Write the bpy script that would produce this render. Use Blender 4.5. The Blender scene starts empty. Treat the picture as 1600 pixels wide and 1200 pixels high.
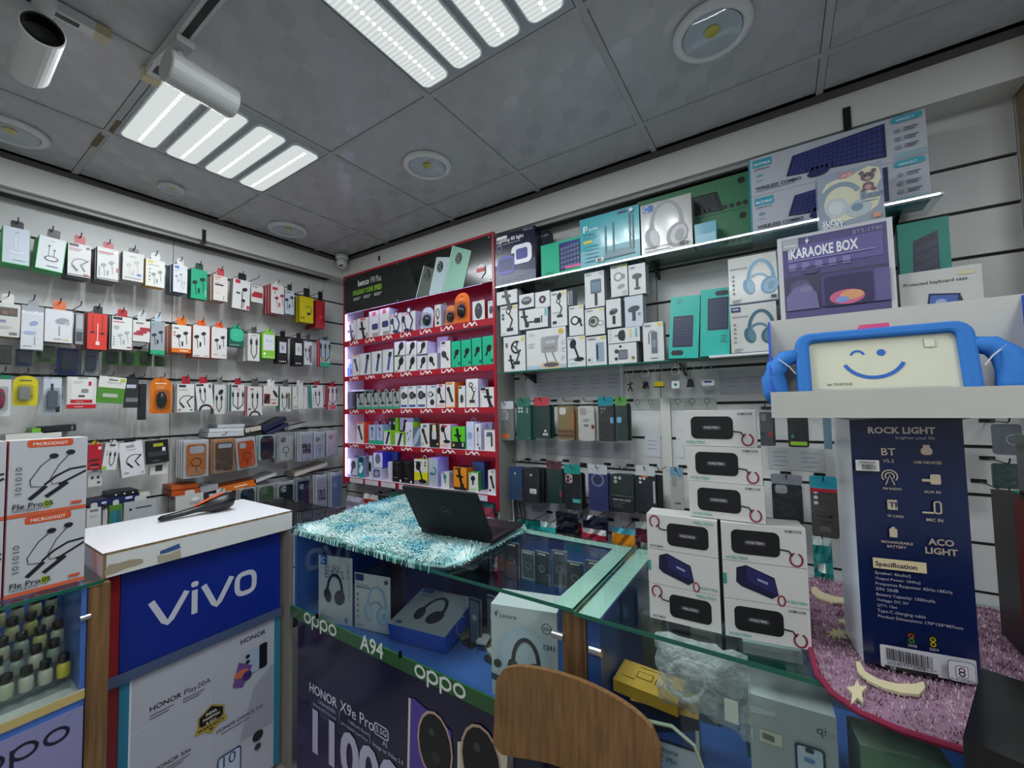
import bpy, math, random
from math import sin, cos, pi, radians
from mathutils import Vector, Matrix
random.seed(11)
S = bpy.context.scene
COL = S.collection
# ---------------------------------------------------------------- camera
CAM = Vector((0, 0, 1.515)); FPX = 638.6
YAW, PIT, ROL = .57747, .04864, -.02067
FW = Vector((-sin(YAW)*cos(PIT), cos(YAW)*cos(PIT), sin(PIT)))
_r = Vector((cos(YAW), sin(YAW), 0)); _u = _r.cross(FW)
RT = cos(ROL)*_r + sin(ROL)*_u; UP = -sin(ROL)*_r + cos(ROL)*_u
cd = bpy.data.cameras.new('camera'); cam = bpy.data.objects.new('camera', cd); COL.objects.link(cam)
M = Matrix((RT, UP, -FW)).transposed().to_4x4(); M.translation = CAM; cam.matrix_world = M
cd.sensor_width = 36; cd.lens = FPX/1600*36; cd.clip_start = .02; cd.clip_end = 60
S.camera = cam
# ---------------------------------------------------------------- world, exposure
w = bpy.data.worlds.new('world'); S.world = w; w.use_nodes = True
w.node_tree.nodes['Background'].inputs[0].default_value = (.6, .65, .75, 1)
w.node_tree.nodes['Background'].inputs[1].default_value = .05
VS = S.view_settings
VS.view_transform = 'Standard'; VS.look = 'None'; VS.gamma = 1; VS.use_curve_mapping = False
VS.exposure = 0.22
S.cycles.transparent_max_bounces = 20; S.cycles.max_bounces = 7; S.cycles.diffuse_bounces = 4; S.cycles.glossy_bounces = 3
PANEL_E, LED_E, SHELF_E, LAVA_E = .62, 520.0, 19.0, 9.0     # emission of the shop's own lights
ZC, XB, YB, XW, YW = 2.643, -2.75, 1.88, -2.87, 2.0       # ceiling, bulkhead faces, wall faces
XR, YF = 1.9, -2.3                                        # walls out of view

def ray(px, py): return FW + (px-800)/FPX*RT - (py-600)/FPX*UP
def BW(px, py, y): d = ray(px, py); return CAM + d*((y-CAM.y)/d.y)     # point on a plane parallel to the back wall
def LW(px, py, x): d = ray(px, py); return CAM + d*((x-CAM.x)/d.x)     # on a plane parallel to the earphone wall
def TZ(px, py, z): d = ray(px, py); return CAM + d*((z-CAM.z)/d.z)     # on a level plane

# ---------------------------------------------------------------- colours and materials
def lin(h):
    if not isinstance(h, str): return h
    if len(h) == 3: h = h[0]*2+h[1]*2+h[2]*2
    o = []
    for i in (0, 2, 4):
        c = int(h[i:i+2], 16)/255
        o.append(c/12.92 if c <= .04045 else ((c+.055)/1.055)**2.4)
    return (o[0], o[1], o[2], 1.0)
MATS = {}
def N(nt, t, **k):
    n = nt.nodes.new(t)
    for a, b in k.items():
        if a.startswith('i_'):
            key = a[2:]; key = int(key) if key.isdigit() else key.replace('_', ' ')
            n.inputs[key].default_value = b
        else: setattr(n, a, b)
    return n
def mat(name, col='ffffff', rough=.5, metal=0, attr=False, bump=0, bscale=60, var=0, vscale=6, coat=0, emis=0, sheen=0):
    m = bpy.data.materials.new(name); m.use_nodes = True; nt = m.node_tree; nt.nodes.clear()
    out = N(nt, 'ShaderNodeOutputMaterial'); p = N(nt, 'ShaderNodeBsdfPrincipled'); L = nt.links.new
    L(p.outputs[0], out.inputs[0])
    p.inputs['Roughness'].default_value = rough; p.inputs['Metallic'].default_value = metal
    p.inputs['Coat Weight'].default_value = coat; p.inputs['Coat Roughness'].default_value = .12
    tc = N(nt, 'ShaderNodeTexCoord')
    if attr:
        a = N(nt, 'ShaderNodeAttribute', attribute_name='Col'); src = a.outputs['Color']
    else:
        a = N(nt, 'ShaderNodeRGB'); a.outputs[0].default_value = lin(col); src = a.outputs[0]
    if var:
        nz = N(nt, 'ShaderNodeTexNoise', i_Scale=vscale, i_Detail=4.0); L(tc.outputs['Object'], nz.inputs['Vector'])
        mr = N(nt, 'ShaderNodeMapRange', i_To_Min=1-var, i_To_Max=1+var*.4); L(nz.outputs[0], mr.inputs['Value'])
        mx = N(nt, 'ShaderNodeVectorMath', operation='SCALE'); L(src, mx.inputs[0]); L(mr.outputs[0], mx.inputs['Scale']); src = mx.outputs[0]
    L(src, p.inputs['Base Color'])
    if bump:
        nz = N(nt, 'ShaderNodeTexNoise', i_Scale=bscale, i_Detail=3.0); L(tc.outputs['Object'], nz.inputs['Vector'])
        b = N(nt, 'ShaderNodeBump', i_Strength=bump, i_Distance=.004); L(nz.outputs[0], b.inputs['Height']); L(b.outputs[0], p.inputs['Normal'])
    if emis:
        L(src, p.inputs['Emission Color']); p.inputs['Emission Strength'].default_value = emis
    MATS[name] = m; return m
def clear(name, col, ior=1.45, rough=.02, base=0.0, bump=0, bscale=30):
    m = bpy.data.materials.new(name); m.use_nodes = True; nt = m.node_tree; nt.nodes.clear(); L = nt.links.new
    out = N(nt, 'ShaderNodeOutputMaterial'); t = N(nt, 'ShaderNodeBsdfTransparent', i_Color=lin(col))
    g = N(nt, 'ShaderNodeBsdfAnisotropic' if hasattr(bpy.types, 'ShaderNodeBsdfAnisotropic') else 'ShaderNodeBsdfGlossy', i_Roughness=rough)
    fr = N(nt, 'ShaderNodeLayerWeight', i_Blend=.5); mx = N(nt, 'ShaderNodeMixShader'); L(mx.outputs[0], out.inputs[0])
    f0 = ((ior-1)/(ior+1))**2
    pw = N(nt, 'ShaderNodeMath', operation='POWER'); pw.inputs[1].default_value = 5.0; L(fr.outputs['Facing'], pw.inputs[0])
    ad = N(nt, 'ShaderNodeMath', operation='MULTIPLY_ADD', use_clamp=True); ad.inputs[1].default_value = 1-f0-base; ad.inputs[2].default_value = f0+base
    L(pw.outputs[0], ad.inputs[0]); L(ad.outputs[0], mx.inputs[0]); L(t.outputs[0], mx.inputs[1]); L(g.outputs[0], mx.inputs[2])
    if bump:
        tc = N(nt, 'ShaderNodeTexCoord'); nz = N(nt, 'ShaderNodeTexNoise', i_Scale=bscale, i_Detail=3.0); L(tc.outputs['Object'], nz.inputs['Vector'])
        b = N(nt, 'ShaderNodeBump', i_Strength=bump, i_Distance=.02); L(nz.outputs[0], b.inputs['Height']); L(b.outputs[0], g.inputs['Normal']); L(b.outputs[0], fr.inputs['Normal'])
    MATS[name] = m; return m
def glow(name, col, s):
    m = bpy.data.materials.new(name); m.use_nodes = True; nt = m.node_tree; nt.nodes.clear()
    out = N(nt, 'ShaderNodeOutputMaterial'); e = N(nt, 'ShaderNodeEmission', i_Color=lin(col), i_Strength=s); nt.links.new(e.outputs[0], out.inputs[0])
    MATS[name] = m; return m
mat('carton', attr=True, rough=.42, var=.05, vscale=9)
mat('gloss', attr=True, rough=.2, coat=.3, var=.03, vscale=9)
mat('print', attr=True, rough=.38)
mat('plastic', attr=True, rough=.35, bump=.03, bscale=200)
mat('matte', attr=True, rough=.75, var=.08, vscale=14)
mat('metal', attr=True, rough=.25, metal=1)
mat('fibre', attr=True, rough=.85)
mat('wall', 'd9d9d7', rough=.45, var=.06, vscale=3, bump=.02)
mat('slat', 'd6d6d4', rough=.38, var=.06, vscale=3)
mat('groove', '2a2826', rough=.6)
mat('beamwhite', 'dcdcd6', rough=.5, var=.05, vscale=2.5)
mat('floor', '8e8a84', rough=.3, var=.2, vscale=4)
mat('blue', '4a74c4', rough=.32, var=.08, vscale=5)
mat('red', 'a8142a', rough=.3, var=.05)
mat('white', 'e6e6e6', rough=.35, var=.04)
mat('steel', 'b8b8b8', rough=.25, metal=1)
mat('blackmetal', '141416', rough=.4)
mat('rubber', '17171a', rough=.5)
mat('gedge', '1f6350', rough=.12, coat=.5)
mat('mint', 'b4d8cc', rough=.25, var=.08, vscale=20)
clear('glass', 'f8fdfb', ior=1.45)
clear('acrylic', 'f2f4f6', ior=1.42, base=.03)
clear('film', 'f6f7f8', ior=1.35, rough=.09, base=.025, bump=1.0, bscale=60)
clear('smoke', '9aa2aa', ior=1.5, rough=.03)
glow('led', 'f4fbff', LED_E); glow('shelfled', 'eef4ff', SHELF_E)
glow('lavaled', 'c8c0ff', LAVA_E)
def wood(name, c0, c1, scale=1.0, axis=2):
    m = bpy.data.materials.new(name); m.use_nodes = True; nt = m.node_tree; L = nt.links.new
    p = nt.nodes['Principled BSDF']; tc = N(nt, 'ShaderNodeTexCoord'); mp = N(nt, 'ShaderNodeMapping')
    sc = [60*scale]*3; sc[axis] = 3*scale; mp.inputs['Scale'].default_value = sc
    L(tc.outputs['Object'], mp.inputs[0]); nz = N(nt, 'ShaderNodeTexNoise', i_Scale=1.0, i_Detail=6.0, i_Distortion=.15); L(mp.outputs[0], nz.inputs['Vector'])
    cr = N(nt, 'ShaderNodeValToRGB'); cr.color_ramp.elements[0].color = lin(c0); cr.color_ramp.elements[1].color = lin(c1)
    cr.color_ramp.elements[0].position = .32; cr.color_ramp.elements[1].position = .68
    L(nz.outputs[0], cr.inputs[0]); L(cr.outputs[0], p.inputs['Base Color']); p.inputs['Roughness'].default_value = .42
    MATS[name] = m
wood('oak', '543a22', '8c6a44'); wood('chairwood', '6c4c2e', '86643e', 1.6, 2); wood('edgewood', '6a543a', 'a58a62', 1.5)
def diffuser_mat():
    # ribbed plastic cover, lit from inside
    m = bpy.data.materials.new('diffuser'); m.use_nodes = True; nt = m.node_tree; nt.nodes.clear(); L = nt.links.new
    out = N(nt, 'ShaderNodeOutputMaterial'); e = N(nt, 'ShaderNodeEmission'); tc = N(nt, 'ShaderNodeTexCoord')
    wv = N(nt, 'ShaderNodeTexWave', i_Scale=22.0); wv.bands_direction = 'X'; L(tc.outputs['Object'], wv.inputs['Vector'])
    mr = N(nt, 'ShaderNodeMapRange', i_To_Min=PANEL_E*.86, i_To_Max=PANEL_E*1.1); L(wv.outputs[0], mr.inputs['Value'])
    L(mr.outputs[0], e.inputs['Strength']); e.inputs['Color'].default_value = (.93, 1.0, .985, 1); L(e.outputs[0], out.inputs[0])
    MATS['diffuser'] = m
diffuser_mat()
def tile_mat():
    # laminated ceiling tile: leaf shapes that differ in gloss
    m = bpy.data.materials.new('tile'); m.use_nodes = True; nt = m.node_tree; L = nt.links.new; p = nt.nodes['Principled BSDF']
    tc = N(nt, 'ShaderNodeTexCoord'); mp = N(nt, 'ShaderNodeMapping'); mp.inputs['Scale'].default_value = (11.5, 11.5, 11.5); mp.inputs['Rotation'].default_value = (0, 0, 0)
    L(tc.outputs['Object'], mp.inputs[0]); sx = N(nt, 'ShaderNodeSeparateXYZ'); L(mp.outputs[0], sx.inputs[0])
    def mt(op, a, b=None):
        n = N(nt, 'ShaderNodeMath', operation=op)
        for i, q in enumerate((a, b)):
            if q is None: continue
            if isinstance(q, (int, float)): n.inputs[i].default_value = q
            else: L(q, n.inputs[i])
        return n.outputs[0]
    u, v = sx.outputs[0], sx.outputs[1]
    fu, fv = mt('FLOOR', u), mt('FLOOR', v); par = mt('FLOORED_MODULO', mt('ADD', fu, fv), 2.0)
    a, b = mt('SUBTRACT', mt('FRACT', u), .5), mt('SUBTRACT', mt('FRACT', v), .5)
    d = mt('ADD', mt('MULTIPLY', a, a), mt('MULTIPLY', b, b)); cut = mt('MULTIPLY', mt('GREATER_THAN', mt('MULTIPLY', a, b), 0.0), mt('GREATER_THAN', d, .2))
    leaf = mt('SUBTRACT', 1.0, cut); k = mt('MULTIPLY', leaf, mt('SUBTRACT', 1.0, par))
    r = N(nt, 'ShaderNodeMapRange', i_To_Min=.46, i_To_Max=.24); L(k, r.inputs['Value']); L(r.outputs[0], p.inputs['Roughness'])
    edge = mt('MULTIPLY', leaf, .5); hh = mt('ADD', edge, mt('MULTIPLY', k, .5))
    bp = N(nt, 'ShaderNodeBump', i_Strength=.32, i_Distance=.0015); L(hh, bp.inputs['Height']); L(bp.outputs[0], p.inputs['Normal'])
    nz = N(nt, 'ShaderNodeTexNoise', i_Scale=5.0, i_Detail=5.0); L(tc.outputs['Object'], nz.inputs['Vector'])
    cr = N(nt, 'ShaderNodeValToRGB'); cr.color_ramp.elements[0].color = lin('a6a6a8'); cr.color_ramp.elements[1].color = lin('bcbcbe'); L(nz.outputs[0], cr.inputs[0])
    tn = N(nt, 'ShaderNodeMapRange', i_To_Min=1.0, i_To_Max=.97); L(k, tn.inputs['Value']); sc = N(nt, 'ShaderNodeVectorMath', operation='SCALE'); L(cr.outputs[0], sc.inputs[0]); L(tn.outputs[0], sc.inputs['Scale'])
    L(sc.outputs[0], p.inputs['Base Color']); MATS['tile'] = m
tile_mat()

# ---------------------------------------------------------------- mesh collector
def rr(x0, z0, x1, z1, r, n=4):
    if not isinstance(r, (list, tuple)): r = (r,)*4
    o = []
    for (cx, cz, a), q in zip(((x1, z0, -90), (x1, z1, 0), (x0, z1, 90), (x0, z0, 180)), r):
        sx = -1 if cx == x1 else 1; sz = 1 if cz == z0 else -1
        for i in range(n+1):
            t = radians(a+90*i/n); o.append((cx+sx*q+q*cos(t), cz+sz*q+q*sin(t)))
    return o
class G:
    def __init__(s): s.v = []; s.f = []; s.c = []; s.m = []; s.ms = []
    def mi(s, m):
        if m not in s.ms: s.ms.append(m)
        return s.ms.index(m)
    def add(s, vs, fs, col='fff', m='carton'):
        o = len(s.v); s.v += [tuple(q) for q in vs]; k = s.mi(m)
        cs = col if isinstance(col, list) else [col]*len(fs)
        for f, c in zip(fs, cs): s.f.append([i+o for i in f]); s.c.append(lin(c)); s.m.append(k)
        return s
    def box(s, a, b, col='fff', m='carton'):
        # col: one, or [front, side, top] (front = -y)
        x0, y0, z0 = a; x1, y1, z1 = b
        vs = [(x, y, z) for z in (z0, z1) for y in (y0, y1) for x in (x0, x1)]
        fs = [[0, 1, 5, 4], [1, 3, 7, 5], [3, 2, 6, 7], [2, 0, 4, 6], [4, 5, 7, 6], [2, 3, 1, 0]]
        if isinstance(col, (list, tuple)) and len(col) == 3 and isinstance(col[0], str): col = [col[0], col[1], col[0], col[1], col[2], col[2]]
        return s.add(vs, fs, col, m)
    def obox(s, c, ax, ay, az, col='fff', m='carton'):
        c, ax, ay, az = map(Vector, (c, ax, ay, az))
        vs = [c+ax*i+ay*j+az*k for k in (-1, 1) for j in (-1, 1) for i in (-1, 1)]
        return s.add(vs, [[0, 1, 5, 4], [1, 3, 7, 5], [3, 2, 6, 7], [2, 0, 4, 6], [4, 5, 7, 6], [2, 3, 1, 0]], col, m)
    def prism(s, pts, y0, y1, col='fff', m='carton', side=None):
        # outline in x-z, extruded along y; front is y0
        n = len(pts); vs = [(x, y0, z) for x, z in pts]+[(x, y1, z) for x, z in pts]
        fs = [list(range(n)), list(range(2*n-1, n-1, -1))]+[[i, i+n, (i+1) % n+n, (i+1) % n] for i in range(n)]
        return s.add(vs, fs, [col, col]+[side or col]*n, m)
    def slab(s, pts, z0, z1, col='fff', m='carton', side=None):
        n = len(pts); vs = [(x, y, z0) for x, y in pts]+[(x, y, z1) for x, y in pts]
        fs = [list(range(n-1, -1, -1)), list(range(n, 2*n))]+[[i, (i+1) % n, (i+1) % n+n, i+n] for i in range(n)]
        return s.add(vs, fs, [col, col]+[side or col]*n, m)
    def tube(s, pts, r, col='222', m='plastic', n=6):
        P = [Vector(p) for p in pts]; R = r if isinstance(r, (list, tuple)) else [r]*len(P)
        vs = []; fs = []; ref = Vector((.31, .17, .93)).normalized()
        for i, p in enumerate(P):
            d = (P[min(i+1, len(P)-1)]-P[max(i-1, 0)]).normalized()
            a = d.cross(ref)
            if a.length < .05: a = d.cross(Vector((1, 0, 0)))
            a.normalize(); b = d.cross(a)
            vs += [p+(a*cos(2*pi*k/n)+b*sin(2*pi*k/n))*R[i] for k in range(n)]
        for i in range(len(P)-1):
            for k in range(n): fs.append([i*n+k, i*n+(k+1) % n, (i+1)*n+(k+1) % n, (i+1)*n+k])
        fs += [list(range(n-1, -1, -1)), [(len(P)-1)*n+k for k in range(n)]]
        return s.add(vs, fs, col, m)
    def loft(s, secs, col='222', m='plastic', n=12):
        # secs: (centre, half-vector a, half-vector b)
        vs = []; fs = []
        for c, a, b in secs:
            c, a, b = map(Vector, (c, a, b)); vs += [c+a*cos(2*pi*k/n)+b*sin(2*pi*k/n) for k in range(n)]
        for i in range(len(secs)-1):
            for k in range(n): fs.append([i*n+k, i*n+(k+1) % n, (i+1)*n+(k+1) % n, (i+1)*n+k])
        fs += [list(range(n-1, -1, -1)), [(len(secs)-1)*n+k for k in range(n)]]
        return s.add(vs, fs, col, m)
    def lathe(s, prof, col='ddd', m='plastic', n=16, o=(0, 0, 0), cols=None, caps=True):
        vs = []; fs = []; cs = []
        for r, z in prof: vs += [(o[0]+r*cos(2*pi*k/n), o[1]+r*sin(2*pi*k/n), o[2]+z) for k in range(n)]
        for i in range(len(prof)-1):
            for k in range(n): fs.append([i*n+k, i*n+(k+1) % n, (i+1)*n+(k+1) % n, (i+1)*n+k]); cs.append(cols[i] if cols else col)
        if caps: fs += [list(range(n-1, -1, -1)), [(len(prof)-1)*n+k for k in range(n)]]; cs += [cs[0], cs[-1]]
        return s.add(vs, fs, cs, m)
    def dome(s, c, rx, ry, rz, col='222', m='gloss', n=14, k=5, ax='y'):
        # half ellipsoid bulging toward -y (ax='y') or +z
        vs = []; fs = []
        for i in range(k):
            t = pi/2*i/k
            for j in range(n):
                p = (rx*cos(t)*cos(2*pi*j/n), -ry*sin(t), rz*cos(t)*sin(2*pi*j/n)) if ax == 'y' else (rx*cos(t)*cos(2*pi*j/n), ry*cos(t)*sin(2*pi*j/n), rz*sin(t))
                vs.append((c[0]+p[0], c[1]+p[1], c[2]+p[2]))
        vs.append((c[0], c[1]-ry, c[2]) if ax == 'y' else (c[0], c[1], c[2]+rz))
        for i in range(k-1):
            for j in range(n): fs.append([i*n+j, i*n+(j+1) % n, (i+1)*n+(j+1) % n, (i+1)*n+j])
        for j in range(n): fs.append([(k-1)*n+j, (k-1)*n+(j+1) % n, k*n])
        fs.append(list(range(n-1, -1, -1)))
        return s.add(vs, fs, col, m)
    def mesh(s, name, smooth=False):
        me = bpy.data.meshes.new(name); me.from_pydata(s.v, [], s.f)
        for k in s.ms: me.materials.append(MATS[k])
        me.polygons.foreach_set('material_index', s.m)
        if smooth: me.polygons.foreach_set('use_smooth', [True]*len(s.f))
        ca = me.color_attributes.new('Col', 'FLOAT_COLOR', 'CORNER'); buf = []
        for f, c in zip(s.f, s.c): buf += list(c)*len(f)
        ca.data.foreach_set('color', buf); me.update(); return me
    def build(s, name, parent=None, loc=(0, 0, 0), rz=0, rot=None, smooth=False):
        o = bpy.data.objects.new(name, s.mesh(name, smooth)); COL.objects.link(o)
        o.location = loc; o.rotation_euler = rot if rot else (0, 0, rz)
        if parent: o.parent = parent
        return o
def E(name, loc=(0, 0, 0), rz=0, rot=None, parent=None):
    o = bpy.data.objects.new(name, None); COL.objects.link(o); o.location = loc; o.rotation_euler = rot if rot else (0, 0, rz); o.empty_display_size = .02
    if parent: o.parent = parent
    return o
def T(o, label, cat, group=None):
    o['label'] = label; o['category'] = cat
    if group: o['group'] = group
    return o
def ST(o): o['kind'] = 'structure'; return o
def copytree(o, parent=None):
    c = o.copy(); COL.objects.link(c); c.parent = parent
    for ch in o.children: copytree(ch, c)
    return c
ORD = 'zeroth first second third fourth fifth sixth seventh eighth ninth tenth eleventh twelfth thirteenth fourteenth fifteenth sixteenth seventeenth eighteenth nineteenth twentieth'.split()
NUM = lambda i: ORD[i]

# ---------------------------------------------------------------- lettering and print
_tx = {}
def glyphs(t, bold=0.0, res=1):
    k = (t, bold, res)
    if k not in _tx:
        cu = bpy.data.curves.new('t', 'FONT'); cu.body = t; cu.size = 1; cu.resolution_u = res; cu.fill_mode = 'FRONT'; cu.offset = bold; cu.align_x = 'LEFT'
        ob = bpy.data.objects.new('t', cu); me = ob.to_mesh()
        vs = [(v.co.x, v.co.y) for v in me.vertices]; fs = [list(p.vertices) for p in me.polygons]
        ob.to_mesh_clear(); bpy.data.objects.remove(ob); bpy.data.curves.remove(cu)
        x1 = max([v[0] for v in vs] or [1]); x0 = min([v[0] for v in vs] or [0])
        _tx[k] = (vs, fs, x0, x1)
    return _tx[k]
class Art:
    # flat print on a rectangle w x h; (u, v) run 0..1 from the lower left; f maps (x, z, layer) to 3-D
    def __init__(s, w, h, f=None, res=1):
        s.w, s.h, s.g, s.k, s.res = w, h, G(), 0, res
        s.f = f or (lambda x, z, k: (x-w/2, -.0004-.00022*k, z)); s.m = 'print'
    def P(s, pts, col):
        s.k += 1; s.g.add([s.f(x, z, s.k) for x, z in pts], [list(range(len(pts)))], col, s.m)
    def p(s, pts, col): s.P([(u*s.w, v*s.h) for u, v in pts], col)
    def r(s, a, b, c, d, col): s.p([(a, b), (c, b), (c, d), (a, d)], col)
    def q(s, a, b, c, d, col, rad=.2):
        x0, z0, x1, z1 = a*s.w, b*s.h, c*s.w, d*s.h; s.P(rr(x0, z0, x1, z1, rad*min(x1-x0, z1-z0), 4), col)
    def e(s, u, v, rx, col, ry=None, rot=0, n=16):
        rx *= s.w; ry = rx if ry is None else ry*s.w; a = radians(rot)
        s.P([(u*s.w+rx*cos(t)*cos(a)-ry*sin(t)*sin(a), v*s.h+rx*cos(t)*sin(a)+ry*sin(t)*cos(a)) for t in [2*pi*i/n for i in range(n)]], col)
    def l(s, pts, wd, col):
        # stroke through uv points, width in widths
        P = [Vector((u*s.w, v*s.h)) for u, v in pts]; wd = wd*s.w/2; s.k += 1; vs = []; fs = []
        for i, p in enumerate(P):
            d = (P[min(i+1, len(P)-1)]-P[max(i-1, 0)]).normalized(); n = Vector((-d.y, d.x))*wd
            vs += [s.f(*(p+n), s.k), s.f(*(p-n), s.k)]
        for i in range(len(P)-1): fs.append([2*i, 2*i+1, 2*i+3, 2*i+2])
        s.g.add(vs, fs, col, s.m)
    def arc(s, u, v, r, a0, a1, wd, col, ry=None, n=14):
        k = s.w/s.h; ry = r if ry is None else ry
        s.l([(u+r*cos(radians(a0+(a1-a0)*i/n)), v+ry*k*sin(radians(a0+(a1-a0)*i/n))) for i in range(n+1)], wd, col)
    def t(s, txt, u, v, size, col, bold=0.0, fit=None, rot=0, al='l', sx=1.0):
        # size: letter height in widths of the face; fit: width in face widths
        txt = txt.replace('_', ' ')
        vs, fs, x0, x1 = glyphs(txt, bold, s.res); k = size*s.w*1.38; kx = k*sx
        if fit: kx = fit*s.w/(x1-x0)
        if not size: k = kx
        a = radians(rot); s.k += 1; off = {'l': x0, 'c': (x0+x1)/2, 'r': x1}[al]; o = []
        for x, y in vs:
            X, Y = (x-off)*kx, y*k; o.append(s.f(u*s.w+X*cos(a)-Y*sin(a), v*s.h+X*sin(a)+Y*cos(a), s.k))
        s.g.add(o, fs, col, s.m)
    # --- small pictures, centre (u, v), scale sc in widths
    def lines(s, u, v, wd, n, col='999', gap=.05, th=.014):
        for i in range(n): s.r(u, v-i*gap-th, u+wd*(1, .8, .93, .7)[i % 4], v-i*gap, col)
    def dots(s, u, v, n, du, dv, r, col='777'):
        for i in range(n): s.e(u+i*du, v+i*dv, r, col, n=8)
    def bar(s, u, v, wd, ht, col='222', n=14):
        rs = random.Random(int(u*100+v*77)); x = u
        while x < u+wd:
            q = wd/n*rs.choice((.3, .5, .8)); s.r(x, v, min(x+q, u+wd), v+ht, col); x += q+wd/n*rs.choice((.3, .5))
    def buds(s, u, v, sc, col='333', c2=None):
        k = s.w/s.h; sc *= 1.3
        for dx, dy in ((-.3, .1), (.22, .42)):
            s.l([(u+dx*sc, v+dy*sc*k), (u+(dx+.06)*sc, v+(dy-.4)*sc*k), (u+(dx+.1)*sc, v+(dy-1.0)*sc*k)], .05*sc, c2 or col)
            s.e(u+dx*sc, v+dy*sc*k, .2*sc, col, .15*sc, 25, 10)
        s.l([(u-.02*sc, v-.35*sc*k), (u-.02*sc, v-.75*sc*k)], .13*sc, col)
    def cable(s, u, v, sc, col='333', n=2):
        k = s.w/s.h; sc *= 1.3
        for i in range(n):
            x = u+(i-(n-1)/2)*.42*sc
            s.r(x-.09*sc, v+.2*sc*k, x+.09*sc, v+.62*sc*k, col); s.r(x-.05*sc, v+.62*sc*k, x+.05*sc, v+.82*sc*k, '999'); s.l([(x, v+.2*sc*k), (x, v-.5*sc*k), (u, v-.95*sc*k)], .07*sc, col)
    def cord(s, u, v, sc, col='333'):
        k = s.w/s.h; sc *= 1.3
        s.arc(u+.1*sc, v-.1*sc, .55*sc, 40, 200, .06*sc, col); s.l([(u-.42*sc, v-.3*sc*k), (u-.1*sc, v-.75*sc*k)], .15*sc, col); s.l([(u+.55*sc, v+.3*sc*k), (u+.1*sc, v-.2*sc*k), (u+.35*sc, v-.7*sc*k)], .1*sc, col)
    def chg(s, u, v, sc, col='333', rot=-25):
        k = s.w/s.h; a = radians(rot); d = (sin(a), cos(a))
        s.l([(u-d[0]*-.55*sc, v-d[1]*.55*sc*k), (u, v)], .22*sc, col); s.e(u-d[0]*.3*sc, v+d[1]*.25*sc*k, .3*sc, col, .36*sc, rot, 12)
    def stand(s, u, v, sc, col='333'):
        k = s.w/s.h
        s.e(u-.2*sc, v+.45*sc*k, .2*sc, col, .28*sc, -15, 12); s.l([(u-.15*sc, v+.4*sc*k), (u+.12*sc, v-.35*sc*k)], .12*sc, col); s.e(u+.15*sc, v-.45*sc*k, .32*sc, col, .13*sc, 0, 12)
    def grip(s, u, v, sc, col='333'):
        k = s.w/s.h
        s.l([(u-.1*sc, v+.6*sc*k), (u, v), (u+.2*sc, v-.6*sc*k)], .24*sc, col); s.l([(u-.35*sc, v+.1*sc*k), (u+.3*sc, v+.05*sc*k)], .16*sc, col); s.e(u+.2*sc, v-.6*sc*k, .2*sc, col, n=10)
    def ring(s, u, v, sc, col='333', c2='ddd'): s.e(u, v, .5*sc, col); s.e(u, v, .32*sc, c2); s.e(u+.55*sc, v-.05*sc*s.w/s.h, .2*sc, col, .3*sc, n=10)
    def arm(s, u, v, sc, col='333'):
        k = s.w/s.h
        s.e(u-.1*sc, v+.6*sc*k, .2*sc, col); s.e(u-.1*sc, v+.6*sc*k, .11*sc, 'ddd'); s.l([(u-.05*sc, v+.42*sc*k), (u+.2*sc, v), (u, v-.5*sc*k)], .12*sc, col); s.r(u-.25*sc, v-.72*sc*k, u+.25*sc, v-.5*sc*k, col)
    def shaver(s, u, v, sc, col='345', rot=20):
        k = s.w/s.h; a = radians(rot); dx, dy = sin(a), cos(a)*k
        s.l([(u-.75*sc*dx, v-.75*sc*dy), (u+.5*sc*dx, v+.5*sc*dy)], .28*sc, col); s.l([(u+.4*sc*dx, v+.4*sc*dy), (u+.8*sc*dx, v+.8*sc*dy)], .38*sc, '222')
    def mouse(s, u, v, sc, col='333'):
        s.e(u, v, .36*sc, col, .62*sc, 0, 18); s.e(u, v+.25*sc*s.w/s.h, .05*sc, '888', .12*sc, 0, 8)
    def hp(s, u, v, sc, col='333', c2=None):
        k = s.w/s.h; c2 = c2 or col
        s.arc(u+.02*sc, v-.1*sc*k, .42*sc, -5, 185, .13*sc, col, .78*sc, n=20); s.arc(u+.02*sc, v-.1*sc*k, .37*sc, 20, 160, .03*sc, c2, .72*sc, n=18)
        s.e(u-.38*sc, v-.28*sc*k, .2*sc, col, .33*sc, 14); s.e(u-.32*sc, v-.28*sc*k, .12*sc, c2, .25*sc, 14)
        s.e(u+.3*sc, v-.32*sc*k, .29*sc, col, .35*sc, -22); s.e(u+.33*sc, v-.32*sc*k, .21*sc, c2, .27*sc, -22); s.e(u+.36*sc, v-.33*sc*k, .12*sc, col, .17*sc, -22)
    def neck(s, u, v, sc, col='333'):
        k = s.w/s.h; q = lambda a, b: (u+a*sc, v+b*sc*k)
        s.l([q(-.05, -.25), q(.15, -.05), q(.4, .1), q(.7, .13)], .05*sc, col); s.l([q(.2, -.28), q(.45, -.13), q(.7, .02)], .05*sc, col)
        s.l([q(-.3, -.58), q(-.02, -.28)], .09*sc, col); s.l([q(-.02, -.56), q(.36, -.24)], .09*sc, col)
        s.l([q(-.02, -.3), q(-.28, -.26), q(-.3, -.1), q(-.12, .25), q(.08, .46)], .018*sc, col); s.l([q(.32, -.22), q(.08, -.25), q(.05, -.1), q(.2, .25), q(.38, .5)], .018*sc, col)
        s.e(*q(.1, .48), .085*sc, col, .065*sc); s.e(*q(.4, .55), .085*sc, col, .065*sc)
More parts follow.
